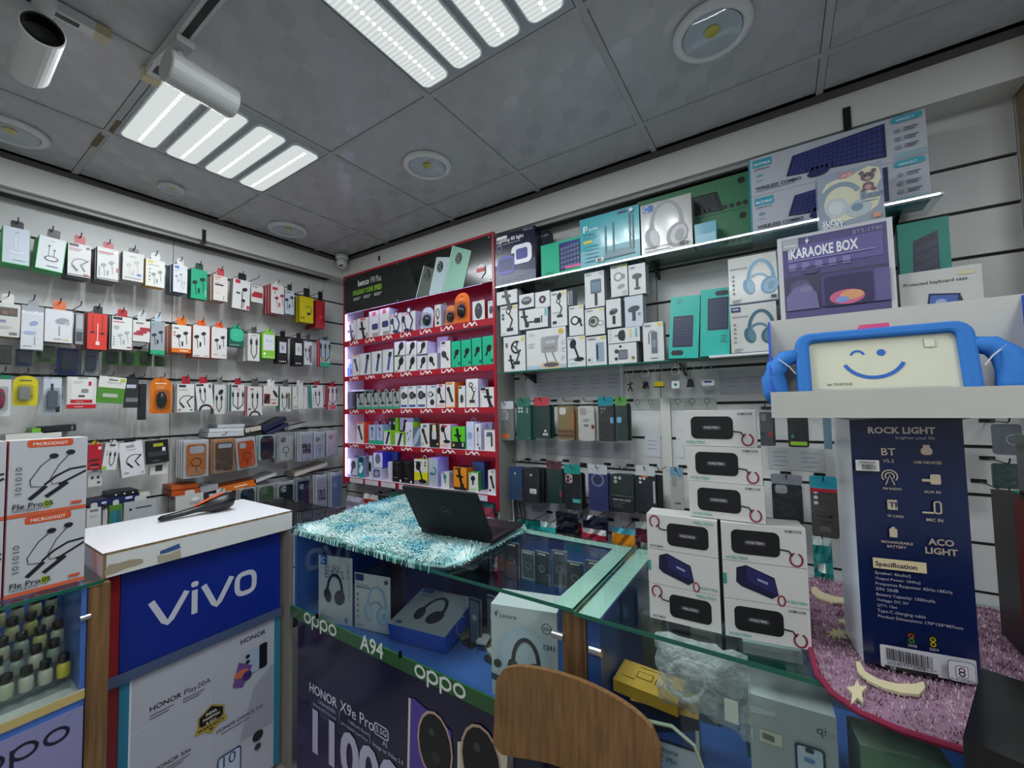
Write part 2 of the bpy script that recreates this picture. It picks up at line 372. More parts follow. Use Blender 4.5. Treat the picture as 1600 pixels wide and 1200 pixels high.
    def kb(s, quad, col='1c2030', key='39405c', nx=14, ny=5, m=.06):
        # keyboard in perspective: quad of uv corners (ll, lr, ur, ul)
        s.p(quad, col); a, b, c, d = [Vector(q) for q in quad]; s.k += 1; vs = []; fs = []
        B = lambda x, y: (a*(1-x)+b*x)*(1-y)+(d*(1-x)+c*x)*y
        for j in range(ny):
            for i in range(nx):
                x0, x1 = m+(1-2*m)*(i+.1)/nx, m+(1-2*m)*(i+.9)/nx; y0, y1 = m+(1-2*m)*(j+.12)/ny, m+(1-2*m)*(j+.88)/ny
                if j == 0 and nx > 8 and 4 <= i <= 8: x0, x1 = x0-.02, x1+.02
                fs.append([len(vs)+t for t in range(4)])
                vs += [s.f(B(*q).x*s.w, B(*q).y*s.h, s.k) for q in ((x0, y0), (x1, y0), (x1, y1), (x0, y1))]
        s.g.add(vs, fs, key, s.m)
    def phone(s, u, v, sc, col='666', cam='222', ch=None, ring=False):
        k = s.w/s.h
        s.q(u-.45*sc, v-.95*sc*k, u+.45*sc, v+.95*sc*k, col, .18)
        if ring: s.arc(u, v-.15*sc*k, .26*sc, 0, 360, .05*sc, cam)
        s.q(u-.4*sc, v+.45*sc*k, u-.02*sc, v+.88*sc*k, ch or cam, .3)
        for a, b in ((-.3, .78), (-.12, .68), (-.3, .56)): s.e(u+a*sc, v+b*sc*k, .075*sc, '111' if ch else '555', n=8)
    def run(s, spec):
        for it in spec.split(';'):
            w = it.split()
            if not w: continue
            a = []
            kw = {}
            for x in w[1:]:
                if '=' in x:
                    i, j = x.split('=', 1)
                    try: kw[i] = float(j) if '.' in j or (j.lstrip('-').isdigit() and i not in ('col', 'c2', 'cam', 'ch', 'key')) else j
                    except ValueError: kw[i] = j
                    if i in ('n', 'nx', 'ny'): kw[i] = int(kw[i])
                elif '.' in x or x in ('0', '1') or x.lstrip('-').isdigit() and len(x.lstrip('-')) < 3:
                    try: a.append(float(x))
                    except ValueError: a.append(x)
                else: a.append(x)
            if w[0] == 't': a[0] = w[1]
            if w[0] == 'arc': a[3], a[4] = float(a[3]), float(a[4])
            if w[0] in ('lines', 'dots'): a[3 if w[0] == 'lines' else 2] = int(a[3 if w[0] == 'lines' else 2])
            if w[0] == 'kb': a = [[(a[0], a[1]), (a[2], a[3]), (a[4], a[5]), (a[6], a[7])]]+a[8:]
            getattr(s, w[0])(*a, **kw)
        return s
def put(art, root):
    if art.g.f: art.g.build('print', root)['kind'] = 'stuff'
# ================================================================ the room
ST(G().box((XW-.1, YF, -.1), (XR, YW+.1, 0), 'fff', 'floor').build('floor'))
ST(G().box((XR, YF, 0), (XR+.1, YW+.1, ZC+.2), 'fff', 'wall').build('wall_right'))
ST(G().box((XW-.1, YF-.1, 0), (XR+.1, YF, ZC+.2), 'fff', 'wall').build('wall_front'))
PITCH = .16
def slat(parent, a, b, z0, z1, side):
    if side == 'L': o = G().box((XW-.012, a, z0), (XW, b, z1), 'fff', 'slat')
    else: o = G().box((a, YW, z0), (b, YW+.012, z1), 'fff', 'slat')
    return o.build('slat', parent)
wl = ST(G().box((XW-.1, YF, 0), (XW-.012, YW+.1, ZC), 'fff', 'groove').build('wall_left'))
for k in range(-1, 13):
    z1 = 2.332-PITCH*k-.006; z0 = z1-PITCH+.012
    if k < 0: z1 = 2.50
    slat(wl, 1.804, 1.996, z0, z1, 'L')
    if k % 2 and k > 0: continue
    if k >= 0: z0 -= PITCH
    for a, b in ((YF, -.322), (-.32, .876), (.879, 1.801)): slat(wl, a, b, max(z0, .02), z1, 'L')
wb = ST(G().box((XW-.012, YW+.012, 0), (XR, YW+.1, ZC), 'fff', 'groove').build('wall_back'))
for k in range(-1, 13):
    z1 = 2.30-PITCH*k-.006; z0 = z1-PITCH+.012
    if k < 0: z1 = 2.50
    for a, b in ((XW, -1.672), (-1.669, -.468), (-.465, .688)): slat(wb, a, b, z0, z1, 'B')
G().box((.69, YW-.005, 0), (XR, YW+.012, ZC), 'fff', 'wall').build('panel', wb)
# bulkheads under the ceiling
b1 = ST(G().box((XW, YF, 2.50), (XB, YW, ZC-.002), 'fff', 'beamwhite').build('trim_1'))
G().box((XB, YF, 2.618), (XB+.012, YB, ZC-.003), '5a5854', 'matte').build('edge_strip', b1)
G().box((XW+.02, YF, 2.482), (XB-.03, 1.80, 2.499), 'a4a4a2', 'plastic').build('light_channel', b1)
G().box((XW+.03, YF, 2.478), (XB-.045, 1.80, 2.4815), '17161a', 'matte').build('channel_gap', b1)
b2 = ST(G().box((XB, YB, 2.488), (.688, YW, ZC-.002), 'fff', 'beamwhite').build('trim_2'))
G().box((XB, YB-.012, 2.616), (.688, YB, ZC-.003), '5a5854', 'matte').build('edge_strip', b2)
G().box((-1.24, YB+.02, 2.470), (.36, YW-.03, 2.487), 'a4a4a2', 'plastic').build('light_channel', b2)
G().box((-1.24, YB+.035, 2.466), (.36, YW-.045, 2.4695), '17161a', 'matte').build('channel_gap', b2)
b3 = ST(G().box((.69, 1.83, 0), (.80, 1.99, ZC-.002), '6e6353', 'edgewood').build('trim_3'))
# ceiling grid
ce = ST(G().box((XW-.1, YF-.1, ZC+.03), (XR+.1, YW+.1, ZC+.14), 'fff', 'groove').build('ceiling'))
X0, Y0, TS = -2.2247, -.1434, .6
PANELS = {(0, 1): 'x', (2, 1): 'y', (3, -2): 'y', (5, 0): 'x'}
xs = [XB+.012]+[X0+TS*i for i in range(0, 7)]+[XR]; ys = [YF]+[Y0+TS*j for j in range(-3, 4)]+[YB-.012]
for a in range(len(xs)-1):
    for b in range(len(ys)-1):
        if (a-1, b-4) in PANELS: continue
        q = .013; x0, x1, y0, y1 = xs[a]+q, xs[a+1]-q, ys[b]+q, ys[b+1]-q
        if x1-x0 < .02 or y1-y0 < .02: continue
        o = G().box((x0-xs[a], y0-ys[b], 0), (x1-xs[a], y1-ys[b], .01), 'fff', 'tile').build('tile', ce, (xs[a], ys[b], ZC+.003))
for x in xs[1:-1]: G().box((x-.011, YF, ZC-.001), (x+.011, YB-.012, ZC+.006), 'b0b0b0', 'matte').build('grid_bar', ce)
for y in ys[1:-1]: G().box((XB+.012, y-.011, ZC-.0005), (XR, y+.011, ZC+.0065), 'b0b0b0', 'matte').build('grid_bar', ce)
G().box((xs[1]-.16, Y0+TS-.015, ZC-.0022), (xs[1]-.035, Y0+TS+.003, ZC-.0012), '6d5c3c', 'matte').build('brown_tape', ce)
G().box((xs[1]+.02, Y0+TS+.0, ZC-.0022), (xs[1]+.13, Y0+TS+.015, ZC-.0012), '6d5c3c', 'matte').build('brown_tape', ce)
# lit panels
wh = {(0, 1): 'nearest the earphone wall', (2, 1): 'above the laptop counter', (3, -2): 'behind the viewer', (5, 0): 'over the shop entrance side'}
for (i, j), ax in PANELS.items():
    t = E('led_panel_light', (X0+TS*(i+.5), Y0+TS*(j+.5), ZC), 0 if ax == 'x' else pi/2)
    T(t, 'square ceiling panel light with four glowing tubes, '+wh[(i, j)], 'panel light', 'square panel lights in the ceiling grid')
    f = G(); z = .004
    f.box((-.286, -.286, 0), (.286, .286, .012), 'a9acb2', 'plastic'); f.build('frame', t)
    for k in range(4):
        y = (k-1.5)*.144
        d = G(); p = rr(-.255, y-.054, .255, y+.054, .022); d.slab([(a, b) for a, b in p], -.012, 0, 'fff', 'diffuser')
        dd = d.build('diffuser', t)
        r = G(); ro, ri = rr(-.2605, y-.0595, .2605, y+.0595, .027), rr(-.2553, y-.0543, .2553, y+.0543, .0222); n = len(ro)
        r.add([(p_[0], p_[1], z_) for z_ in (-.010, 0) for P_ in (ro, ri) for p_ in P_], [f_ for i_ in range(n) for j_ in ((i_+1) % n,) for f_ in ([i_, n+i_, n+j_, j_], [i_, j_, 2*n+j_, 2*n+i_], [n+j_, n+i_, 3*n+i_, 3*n+j_])], 'e8eef0', 'plastic')
        r.build('rim', t)
        s = G()
        for q in range(24): s.add([(-.23+q*.02+.006*cos(-2*pi*n/6), y+.006*sin(-2*pi*n/6), -.0128) for n in range(6)], [list(range(6))], 'fff', 'led')
        s.build('led_row', dd)['kind'] = 'stuff'
# recessed round lamps, switched off
for k, (x, y, r, lb) in enumerate(((-2.54, 1.354, .112, 'round recessed downlight by the corner security camera'), (-1.334, 1.359, .112, 'round recessed downlight with yellow chip above the red display unit'), (-.123, 1.349, .112, 'large round recessed downlight with bright yellow chip over the glass shelves'), (-2.512, .238, .11, 'round recessed downlight cut by the picture edge, over the earphone wall'), (-2.524, .759, .055, 'small round recessed downlight beside the lit panel'))):
    t = T(E('downlight', (x, y, ZC)), lb, 'downlight', 'recessed ceiling downlights')
    G().lathe([(r*.74, -.006), (r*.78, -.016), (r*.95, -.014), (r, -.005), (r, .002), (r*.74, .002)], 'd8d8d8', 'plastic', 32, caps=False).build('rim', t, smooth=True)
    G().lathe([(r*.735, -.012), (r*.6, -.005), (r*.2, .0005), (r*.02, .001)], 'ccd2d6', 'gloss', 32, caps=False).build('reflector', t, smooth=True)
    G().lathe([(r*.02, -.0042), (r*.19, -.004), (r*.19, .0)], 'd8cc3a', 'gloss', 16, (0, 0, -.001)).build('led_chip', t)
    G().lathe([(r*.73, -.0125), (r*.4, -.0135), (r*.01, -.014)], 'fff', 'acrylic', 24, caps=False).build('lens', t, smooth=True)
# track spotlights
t = T(E('track_rail', (-1.62, .0, ZC)), 'short white ceiling track rail holding the upright spotlight', 'track rail')
G().box((-.018, -.9, -.03), (.018, .30, -.002), 'c4c4c4', 'plastic').build('channel', t); G().box((-.009, -.9, -.0312), (.009, .27, -.03), '121212', 'plastic').build('slot', t); G().box((-.019, .30, -.031), (.019, .332, -.002), 'b8ad88', 'plastic').build('end_cap', t)
t = T(E('track_rail', (-1.712, .45, ZC)), 'white ceiling track rail with cream end cap crossing toward the second panel', 'track rail')
G().box((0.03, -.018, -.03), (1.4, .018, -.002), 'c4c4c4', 'plastic').build('channel', t); G().box((.06, -.009, -.0312), (1.4, .009, -.03), '121212', 'plastic').build('slot', t); G().box((-.005, -.022, -.034), (.03, .022, -.002), 'c8bd92', 'plastic').build('end_cap', t)
t = T(E('spotlight', (-1.585, .199, 2.53), rot=(0, radians(-90), radians(-1))), 'white cylinder track spotlight showing its black open end', 'spotlight', 'track spotlights')
HP = [(.003, .05), (.037, .045), (.037, .004), (.040, 0), (.043, .003), (.043, .24), (.040, .245), (.002, .245)]
G().lathe(HP, 'd4d2d0', 'plastic', 28, cols=['0c0c0e', '0c0c0e', '2a2a2c', 'd4d2d0', 'd4d2d0', 'd4d2d0', 'd4d2d0']).build('housing', t)
G().tube([(.03, 0, .06), (.085, 0, .05)], .008, 'd8d8d8').build('stem', t); G().box((.06, -.02, -.02), (.0825, .02, .12), 'c8c8c8', 'plastic').build('adapter', t)
t = T(E('spotlight', (-1.462, .42, 2.53), rot=(radians(-91), 0, radians(4))), 'white cylinder track spotlight lying almost level across the lit panel', 'spotlight', 'track spotlights')
G().lathe([(.002, 0), (.044, 0), (.047, .004), (.047, .18), (.044, .184), (.041, .18), (.041, .14), (.003, .138)], 'b9bab8', 'plastic', 28, cols=['b9bab8']*5+['1a1a1c']*3).build('housing', t)
G().tube([(0, -.04, .03), (0, -.085, .03)], .014, 'b4b4b4').build('stem', t)
G().box((-.11, -.0825, .005), (.05, -.06, .05), 'b6b6b6', 'plastic').build('adapter', t)
# security camera in the corner
t = T(E('security_camera', (-2.66, 1.815, ZC-.03)), 'white dome security camera in the ceiling corner', 'camera')
G().lathe([(.045, .027), (.045, .0), (.04, -.006), (.02, -.008)], 'e2e2e2', 'plastic', 20).build('base', t, smooth=True)
G().lathe([(.004, -.074), (.022, -.07), (.034, -.055), (.039, -.03), (.034, -.004)], 'dedede', 'gloss', 20).build('dome', t, smooth=True)
G().lathe([(.002, -.012), (.015, -.010), (.018, 0)], '0a0a0c', 'gloss', 16).build('lens', t, (.017, -.022, -.05), rot=(radians(45), radians(35), 0))
# little black brackets on the bulkheads
t = G().box((XB, .972, 2.486), (XB+.006, .990, 2.56), '111', 'plastic').box((XB-.07, .972, 2.479), (XB+.006, .990, 2.486), '111', 'plastic').build('shelf_bracket')
T(t, 'small black angle bracket on the bulkhead above the earphone boxes', 'bracket')
t = G().box((.24, YB-.006, 2.482), (.262, YB, 2.565), '111', 'plastic').box((.24, YB-.006, 2.475), (.262, YB+.06, 2.482), '111', 'plastic').build('shelf_bracket')
T(t, 'small black angle bracket on the bulkhead above the keyboard boxes', 'bracket')
t = G().box((-2.33, YB-.004, 2.545), (-2.315, YB, 2.58), '111', 'plastic').build('cable_clip'); T(t, 'tiny black clip on the white bulkhead beside the security camera', 'clip')
# ================================================================ goods: common builders
def carton(name, w, h, d, front, side=None, top=None, m='carton', bev=True):
    side = side or front; top = top or side
    g = G(); g.box((-w/2, 0, 0), (w/2, d, h), [front, side, top], m); return g
def product(name, label, cat, w, h, d, front, side, art, loc, rz=0, roll=0, m='carton', tab=None, group=None, lean=0, top=None, sideart=None, hookz=None, res=1):
    o = carton(name, w, h, d, front, side, top, m).build(name)
    o.rotation_mode = 'XYZ'; o.rotation_euler = (radians(lean), radians(roll), rz)
    v = Vector(loc)
    if roll:   # turn about the middle of the front
        c = Vector((0, 0, h/2)); rm = o.rotation_euler.to_matrix(); v = v+c-rm @ c
    o.location = v
    if art:
        a = Art(w, h, res=res); a.run(art) if isinstance(art, str) else art(a); put(a, o)
    if sideart:
        a = Art(d, h, lambda x, z, k: (-w/2-.0004-.0002*k, d-x, z)); a.run(sideart); put(a, o)
    if tab:
        tw = min(.022, w*.24); th = (hookz-v.z-h+.010) if hookz else .024
        g = G(); g.prism(rr(-tw, h-.002, tw, h+max(th, .012), (.001, .008, .008, .001), 3), .001, .0022, tab, 'plastic'); g.build('hang_tab', o)
    T(o, label, cat, group); return o
def hook(p, xf, along, label, group, col='1a1a1c'):
    # p: point on the wall groove; along: unit vector out of the wall; xf: length
    a = Vector(along); p = Vector(p)
    s = Vector((0, 0, 1)).cross(a)
    g = G(); g.tube([p, p+a*(xf-.012), p+a*xf+Vector((0, 0, .006)), p+a*(xf+.004)+Vector((0, 0, .018))], .0022, col, 'plastic', 5)
    g.obox(p+a*.002, s*.018, a*.002, Vector((0, 0, .006)), col, 'plastic')
    return T(g.build('display_hook'), label, 'hook', group)
def blister(name, label, cat, w, h, card, loc, rz, top=.3, art='', bub=None, kind='mouse', col='16171a', roll=0, group=None, clearcard=False):
    # rounded card with a clear bubble over the thing inside
    o = G().prism(rr(-w/2, 0, w/2, h, (w*.12, w*top, w*top, w*.12), 6), 0, .0015, card, 'gloss').build(name); o.rotation_euler = (0, radians(roll), rz); o.location = loc
    if art: a = Art(w, h); a.run(art); put(a, o)
    u, v, bw, bh = bub or (.5, .4, .72, .6)
    c = ((u-.5)*w, -.0016, v*h)
    if kind == 'mouse':
        q = G(); q.dome(c, bw*w*.40, .024, bh*h*.42, col, 'gloss', 18, 6); q.build('mouse', o, smooth=True)
        G().box((c[0]-.003, -.0285, c[2]+bh*h*.13), (c[0]+.003, -.0215, c[2]+bh*h*.27), '555', 'plastic').build('wheel', o)
    elif kind == 'pack':
        G().prism(rr(c[0]-bw*w*.36, c[2]-bh*h*.38, c[0]+bw*w*.36, c[2]+bh*h*.38, .006), -.014, -.002, col, 'plastic').build('accessory', o)
    q = G(); q.prism(rr(c[0]-bw*w/2, c[2]-bh*h/2, c[0]+bw*w/2, c[2]+bh*h/2, bw*w*.22, 5), -.030, -.0022, 'fff', 'acrylic'); q.build('clear_bubble', o)
    T(o, label, cat, group); return o
RZL = pi/2                                                    # goods on the earphone wall face +x
XF = -2.70
def lrect(x0, x1, yt, yb, xf=XF):
    m, c = (yt+yb)/2, (x0+x1)/2
    a, b = LW(x0, m, xf).y, LW(x1, m, xf).y
    return a, b, LW(c, yb, xf).z, LW(c, yt, xf).z
ROWZ = {'top': 2.332, 'second': 2.012, 'third': 1.692, 'fourth': 1.372, 'fifth': 1.052}
MISC = random.Random(5)
def lrow(row, items):
    zh = ROWZ[row]; grp = 'packs hanging on the %s hook row of the earphone wall' % row
    for i, it in enumerate(items):
        x0, x1, yt, yb, d, n, front, side, tab, roll, art, desc = it[:12]; m = it[12] if len(it) > 12 else 'carton'
        a, b, z0, z1 = lrect(x0, x1, yt, yb); w, h = b-a-.003, z1-z0; yc = (a+b)/2
        z1 = min(z1, zh-.006); h = z1-z0; pos = '%s hook, %s earphone-wall row' % (NUM(i+1), row)
        nm = 'phone_case_box' if 'case' in desc else 'cable_box' if 'cable' in desc else 'earphone_box'
        o = product(nm, desc+', '+pos, 'box', w, h, d, front, side, art, (XF, yc, z0), RZL, roll, m, tab, grp, hookz=zh)
        hook((XW, yc, zh), XF-XW+.022, (1, 0, 0), 'black wire hook, '+pos, 'black wire hooks of the earphone wall')
        for k in range(1, n):
            c = o.copy(); COL.objects.link(c); dy = MISC.uniform(-.003, .003); c.location = (o.location.x-k*(d+.0015), o.location.y+dy, o.location.z+MISC.uniform(-.002, .001))
            c['label'] = '%s box back behind the front one, %s' % (NUM(k+1), pos)
EAR = 'buds .5 .45 .5 8a8f98;lines .1 .9 .5 2;dots .1 .42 4 0 -.09 .035 888'
lrow('top', [
 (2.6, 48, 356, 413, .03, 3, 'cfd6e2', '3fbf6c', '1c1c1e', 0, 'r 0 0 1 .02 3fbf6c;r 0 0 .02 1 3fbf6c;r .98 0 1 1 3fbf6c;r .44 .86 .58 .875 888;arc .5 .38 .26 200. 345. .07 eef2f8 ry=.16;l .45 .75 .46 .35 x f;lines .4 .12 .45 1 7ac49a' .replace('l .45 .75 .46 .35 x f;', 'r .44 .42 .475 .74 eef2f8;r .58 .4 .61 .62 eef2f8;'), 'white box edged green with silver neckband picture'),
 (57, 102, 371, 423, .03, 3, 'dfe3e6', '3fbf6c', '1c1c1e', 4, 'r 0 0 .025 1 5ad283;r .975 0 1 1 5ad283;r 0 0 1 .02 5ad283;r .42 .88 .58 .893 888;e .53 .36 .26 333 .15;e .53 .36 .21 dfe3e6 .11;l2' .replace(';l2', ';r .4 .4 .415 .72 333;r .6 .4 .615 .62 333;e .4 .73 .045 333;e .61 .63 .04 333;r .4 .12 .8 .14 777'), 'tilted green-edged box with coiled black earphones'),
 (105, 142.5, 381, 432, .022, 5, 'dcdcda', '3a3a3e', 'b02030', 0, 'r .05 .9 .45 .98 2c2a3a;r .05 .82 .6 .84 c05060;r .05 .77 .5 .79 666;e .86 .9 .08 555;cord .5 .42 .55 777;r 0 .03 1 .045 334;r .7 .06 .92 .1 d06a6a', 'white cable box with red tab and grey wire art'),
 (151, 186, 388, 438, .022, 5, 'dad9d6', '4a4a4e', 'b02030', 0, 'r .05 .83 .75 .87 b85a70;r .05 .79 .6 .81 888;e .85 .9 .1 fff;buds .5 .42 .55 999;dots .1 .36 4 0 -.075 .035 444;r 0 .03 1 .045 334;r .9 .3 .97 .42 c03a50', 'white earphone box with red tab and grey icon column'),
 (191, 225, 395, 439, .022, 4, 'd5d4cf', 'bcbbb6', '4a4a4c', 0, 'r .3 .84 .65 .86 777;buds .5 .5 .55 b8b8b4;r .1 .08 .9 .12 aaa;r .68 .2 .88 .27 3f7fc0', 'plain off-white earphone box with small blue square'),
 (227, 258, 406, 448, .03, 2, 'dddcd4', 'd0a020', 'd6d6d6', 0, 'r .1 .86 .38 .94 d8b02a;r .1 .78 .7 .8 777;buds .6 .42 .5 888;dots .2 .62 4 0 -.13 .05 777', 'white earphone box with yellow sides'),
 (270, 293, 414, 457, .035, 3, 'd9dade', '1f3560', 'd8d8da', 0, 'r .1 .86 .42 .95 3a78c0;r .1 .77 .35 .79 888;buds .4 .55 .45 999;cable .7 .3 .3 aaa', 'white earphone box with dark blue sides'),
 (298, 324, 421, 467, .05, 1, '16a478', '0c6b52', '174038', 0, 'buds .5 .5 .7 0d2622;r .88 .1 .93 .35 9fdcc4', 'solid emerald green earphone box'),
 (333, 356, 431, 470, .03, 3, 'dcd6d0', 'b08878', 'c04a50', 0, 'r .1 .9 .5 .94 c86a60;r .1 .82 .35 .84 777;r .1 .7 .5 .72 d08a80;r .1 .6 .7 .66 444;lines .1 .3 .3 1 d8a0a0;r .7 .05 .74 .2 555', 'cream box with pink stripes and grey print'),
 (363, 391, 437, 483, .025, 2, 'd8d7d6', '8a8688', '222', 2, 'r .12 .86 .4 .98 c03048;p .2 .6 .5 .62 .4 .5 d' .replace(';p .2 .6 .5 .62 .4 .5 d', ';e .68 .68 .17 2a2a30 .12 30;r .52 .02 .57 .6 333;e .62 .3 .12 2a2a30 .1;r .62 .05 .66 .25 333;r .2 .5 .42 .56 444;r .82 .03 .98 .15 c03048'), 'white box with large black earbud and red corner'),
 (392, 411, 446, 473, .03, 1, 'd3cfca', '6b5f60', None, 0, 'r .1 .86 .6 .92 888;q .05 .3 .98 .5 a8303c;q .2 .42 .98 .62 a8303c', 'short white box with crossing red ribbon'),
 (423, 444, 445, 490, .03, 3, 'd8d4d2', '9c2430', 'd4d0d0', 0, 'r .1 .8 .5 .9 b83a48;buds .66 .5 .6 a02838;dots .3 .72 1 0 0 .06 555', 'white earphone box with deep red sides'),
 (445, 460, 454, 491, .03, 2, 'b9c2cc', '8d98a4', '333', 0, 'buds .5 .55 .8 30343c;r .1 .9 .6 .94 777', 'pale blue-grey earphone box with dark earbuds'),
 (468, 490, 464, 504, .035, 2, 'c8b818', '8d8110', '222', 0, 'arc .62 .5 .25 -60 150. .05 555;e .65 .35 .14 2a2a2a .1;r .1 .1 .16 .22 222;r .26 .1 .32 .22 222', 'bright yellow box with single black earbud'),
 (493, 508, 470, 513, .03, 4, 'a81a24', '7e1018', '111', 0, 'e .5 .4 .2 c8303a;r .7 .1 .95 .9 8e141c', 'dark red pack with glossy wrap', 'gloss'),
])
lrow('second', [
 (-10, 32, 474, 526, .03, 2, 'd4d3ce', 'a68a5c', 'dcdcd8', 0, 'r .1 .62 .9 .88 5a5450;e .4 .72 .12 8a6a58;e .66 .76 .13 7a5c4c;r .14 .42 .45 .5 88a;lines .1 .3 .6 2 aaa;r .6 .06 .9 .14 777', 'white box with a small photo above the text'),
 (32, 69, 478, 546, .02, 2, 'd6d8dd', 'b0b2b8', '9a9ca2', 0, 'r 0 .88 1 1 a2a6ae;t boAt .02 .8 .26 eef0f4 .02 fit=.94;e .55 .6 .22 9aa4cc .15 35;e .4 .38 .3 a8b0d4 .12;r .6 .1 .64 .3 999;lines .1 .08 .4 1 999', 'tall grey-white box with two lilac earbuds and round top'),
 (69, 114, 484, 535, .035, 2, 'dcdce0', '9c7848', 'd86a3a', 0, 'e .62 .66 .26 9aa2a8 .17 15;e .8 .6 .1 b4b8bc;r .5 .2 .54 .5 888;l1' .replace(';l1', '')+';r .32 .08 .6 .11 999;r .65 .06 .88 .11 d8c890', 'large white box with big silver earbud'),
 (117, 131, 490, 538, .03, 1, '8d9398', '5c6064', None, 0, 'r .1 .5 .9 .95 aeb2b6;r .1 .1 .9 .4 484c50', 'plain grey box half hidden between brighter boxes'),
 (136, 168, 490, 546, .035, 3, 'd83020', '6a5a54', '1c1c1e', 0, 'r .49 .2 .54 .72 f0c0b8;e .25 .47 .13 1a1a1c .07 10;e .75 .45 .13 1a1a1c .07 -10;l5' .replace(';l5', ';r .24 .5 .26 .97 222;r .74 .48 .76 .97 222')+';r .42 .12 .62 .22 eed8d4', 'vivid red box with black earphones'),
 (174, 207, 495, 546, .022, 4, 'dbdcd8', '5a2a34', 'b02030', 0, 'r .05 .9 .5 .98 2c2a3a;r .05 .82 .6 .85 c05060;e .22 .66 .14 aab0ac;buds .6 .4 .5 aaa;dots .1 .38 4 0 -.08 .035 555;r .75 .06 .95 .09 c04a58', 'white earphone box with red tab and grey earphones'),
 (207, 235, 501, 534, .04, 1, 'd8d3ce', '4a4444', 'ccc', 0, 'r .15 .84 .6 .9 666;p1' .replace(';p1', '')+';q .05 .3 .6 .42 a83040;q .2 .4 .8 .52 a83040;q .4 .5 .99 .68 a83040', 'short white box with broad red diagonal ribbon'),
 (235, 258, 502, 554, .02, 2, '9aa0a8', '6c7278', 'bcd', 0, 'r 0 0 1 .13 18a474;buds .5 .55 .7 2a2e38;r .1 .88 .25 .94 3fbf9c', 'slim grey box with a green foot band'),
 (268, 299, 508, 551, .06, 2, 'dddbd6', 'd8641c', 'e0701e', 0, 'r 0 0 1 .15 e0701e;r .4 .05 .85 .09 f6d8b8;buds .55 .55 .55 33343a;r .08 .86 .35 .9 777;e .12 .62 .05 c85a48;e .12 .72 .05 555', 'white earphone box with orange foot and flap'),
 (301, 328, 509, 558, .05, 2, 'dcdad8', 'd86a34', 'e0602a', 0, 'buds .45 .6 .62 2a2b30;r .06 .03 .4 .05 888;r .7 .04 .9 .06 d88', 'white box edged orange with big black earphones'),
 (330, 355, 512, 560, .045, 2, 'dad8d6', 'd0603a', 'e05a2c', 0, 'buds .55 .55 .58 303238;r .1 .12 .4 .14 d8a090;r .7 .1 .95 .12 d88', 'narrow orange-edged box with stemmed earphones'),
 (357, 382, 513, 542, .04, 1, '1f5a4c', '174238', '2f9a78', 0, 'p3' .replace('p3', 'q .1 .3 .95 .98 3fb890 rad=.3')+';t II .42 .6 .12 cfeadf;r .1 .08 .7 .12 88b0a4', 'squat dark green pouch with mint flap'),
 (387, 406, 521, 564, .022, 6, 'd8d7d4', 'b6b4b0', '555', 0, 'cable .5 .5 .85 333;r .3 .92 .7 .94 999', 'white cable box with two black plugs'),
 (409, 430, 521, 560, .045, 2, '86c83a', '66a824', '8ad040', 0, 'r .1 .32 .95 .95 dcdee4;e .4 .7 .12 c4cad8;e .7 .7 .12 c4cad8;e .2 .18 .1 fff;dots .2 .06 5 .17 0 .05 e8f4d8', 'lime green box with white window of earbuds'),
 (433, 450, 527, 568, .05, 1, '19191b', '0c0c0e', '111', 0, 'r .2 .4 .85 .82 c6c6d0;e .5 .6 .12 888cb0 .25;dots .25 .08 4 .17 0 .06 e0e0e0;r .1 .28 .9 .29 555', 'black box with clear window and white earbuds'),
 (459, 474, 530, 572, .05, 1, '19191b', '0c0c0e', '111', 0, 'r .15 .4 .85 .85 cfcfd4;e .5 .62 .14 aaa .25;dots .25 .1 3 .22 0 .07 e0e0e0;r .1 .28 .9 .29 555', 'second black windowed box beside the first'),
 (475, 488, 534, 570, .03, 1, 'd0d0d2', '909296', '444', 0, 'cable .4 .5 .7 222;bar .65 .1 .25 .75', 'narrow white box with tall barcode'),
 (500, 516, 532, 573, .02, 2, 'a0b0bc', 'a82430', '345', 0, 'r 0 0 1 .16 2a9a78;cable .5 .6 .8 333 n=3;r .05 .2 .5 .3 b09868', 'blue-grey cable box with green foot and red side'),
])
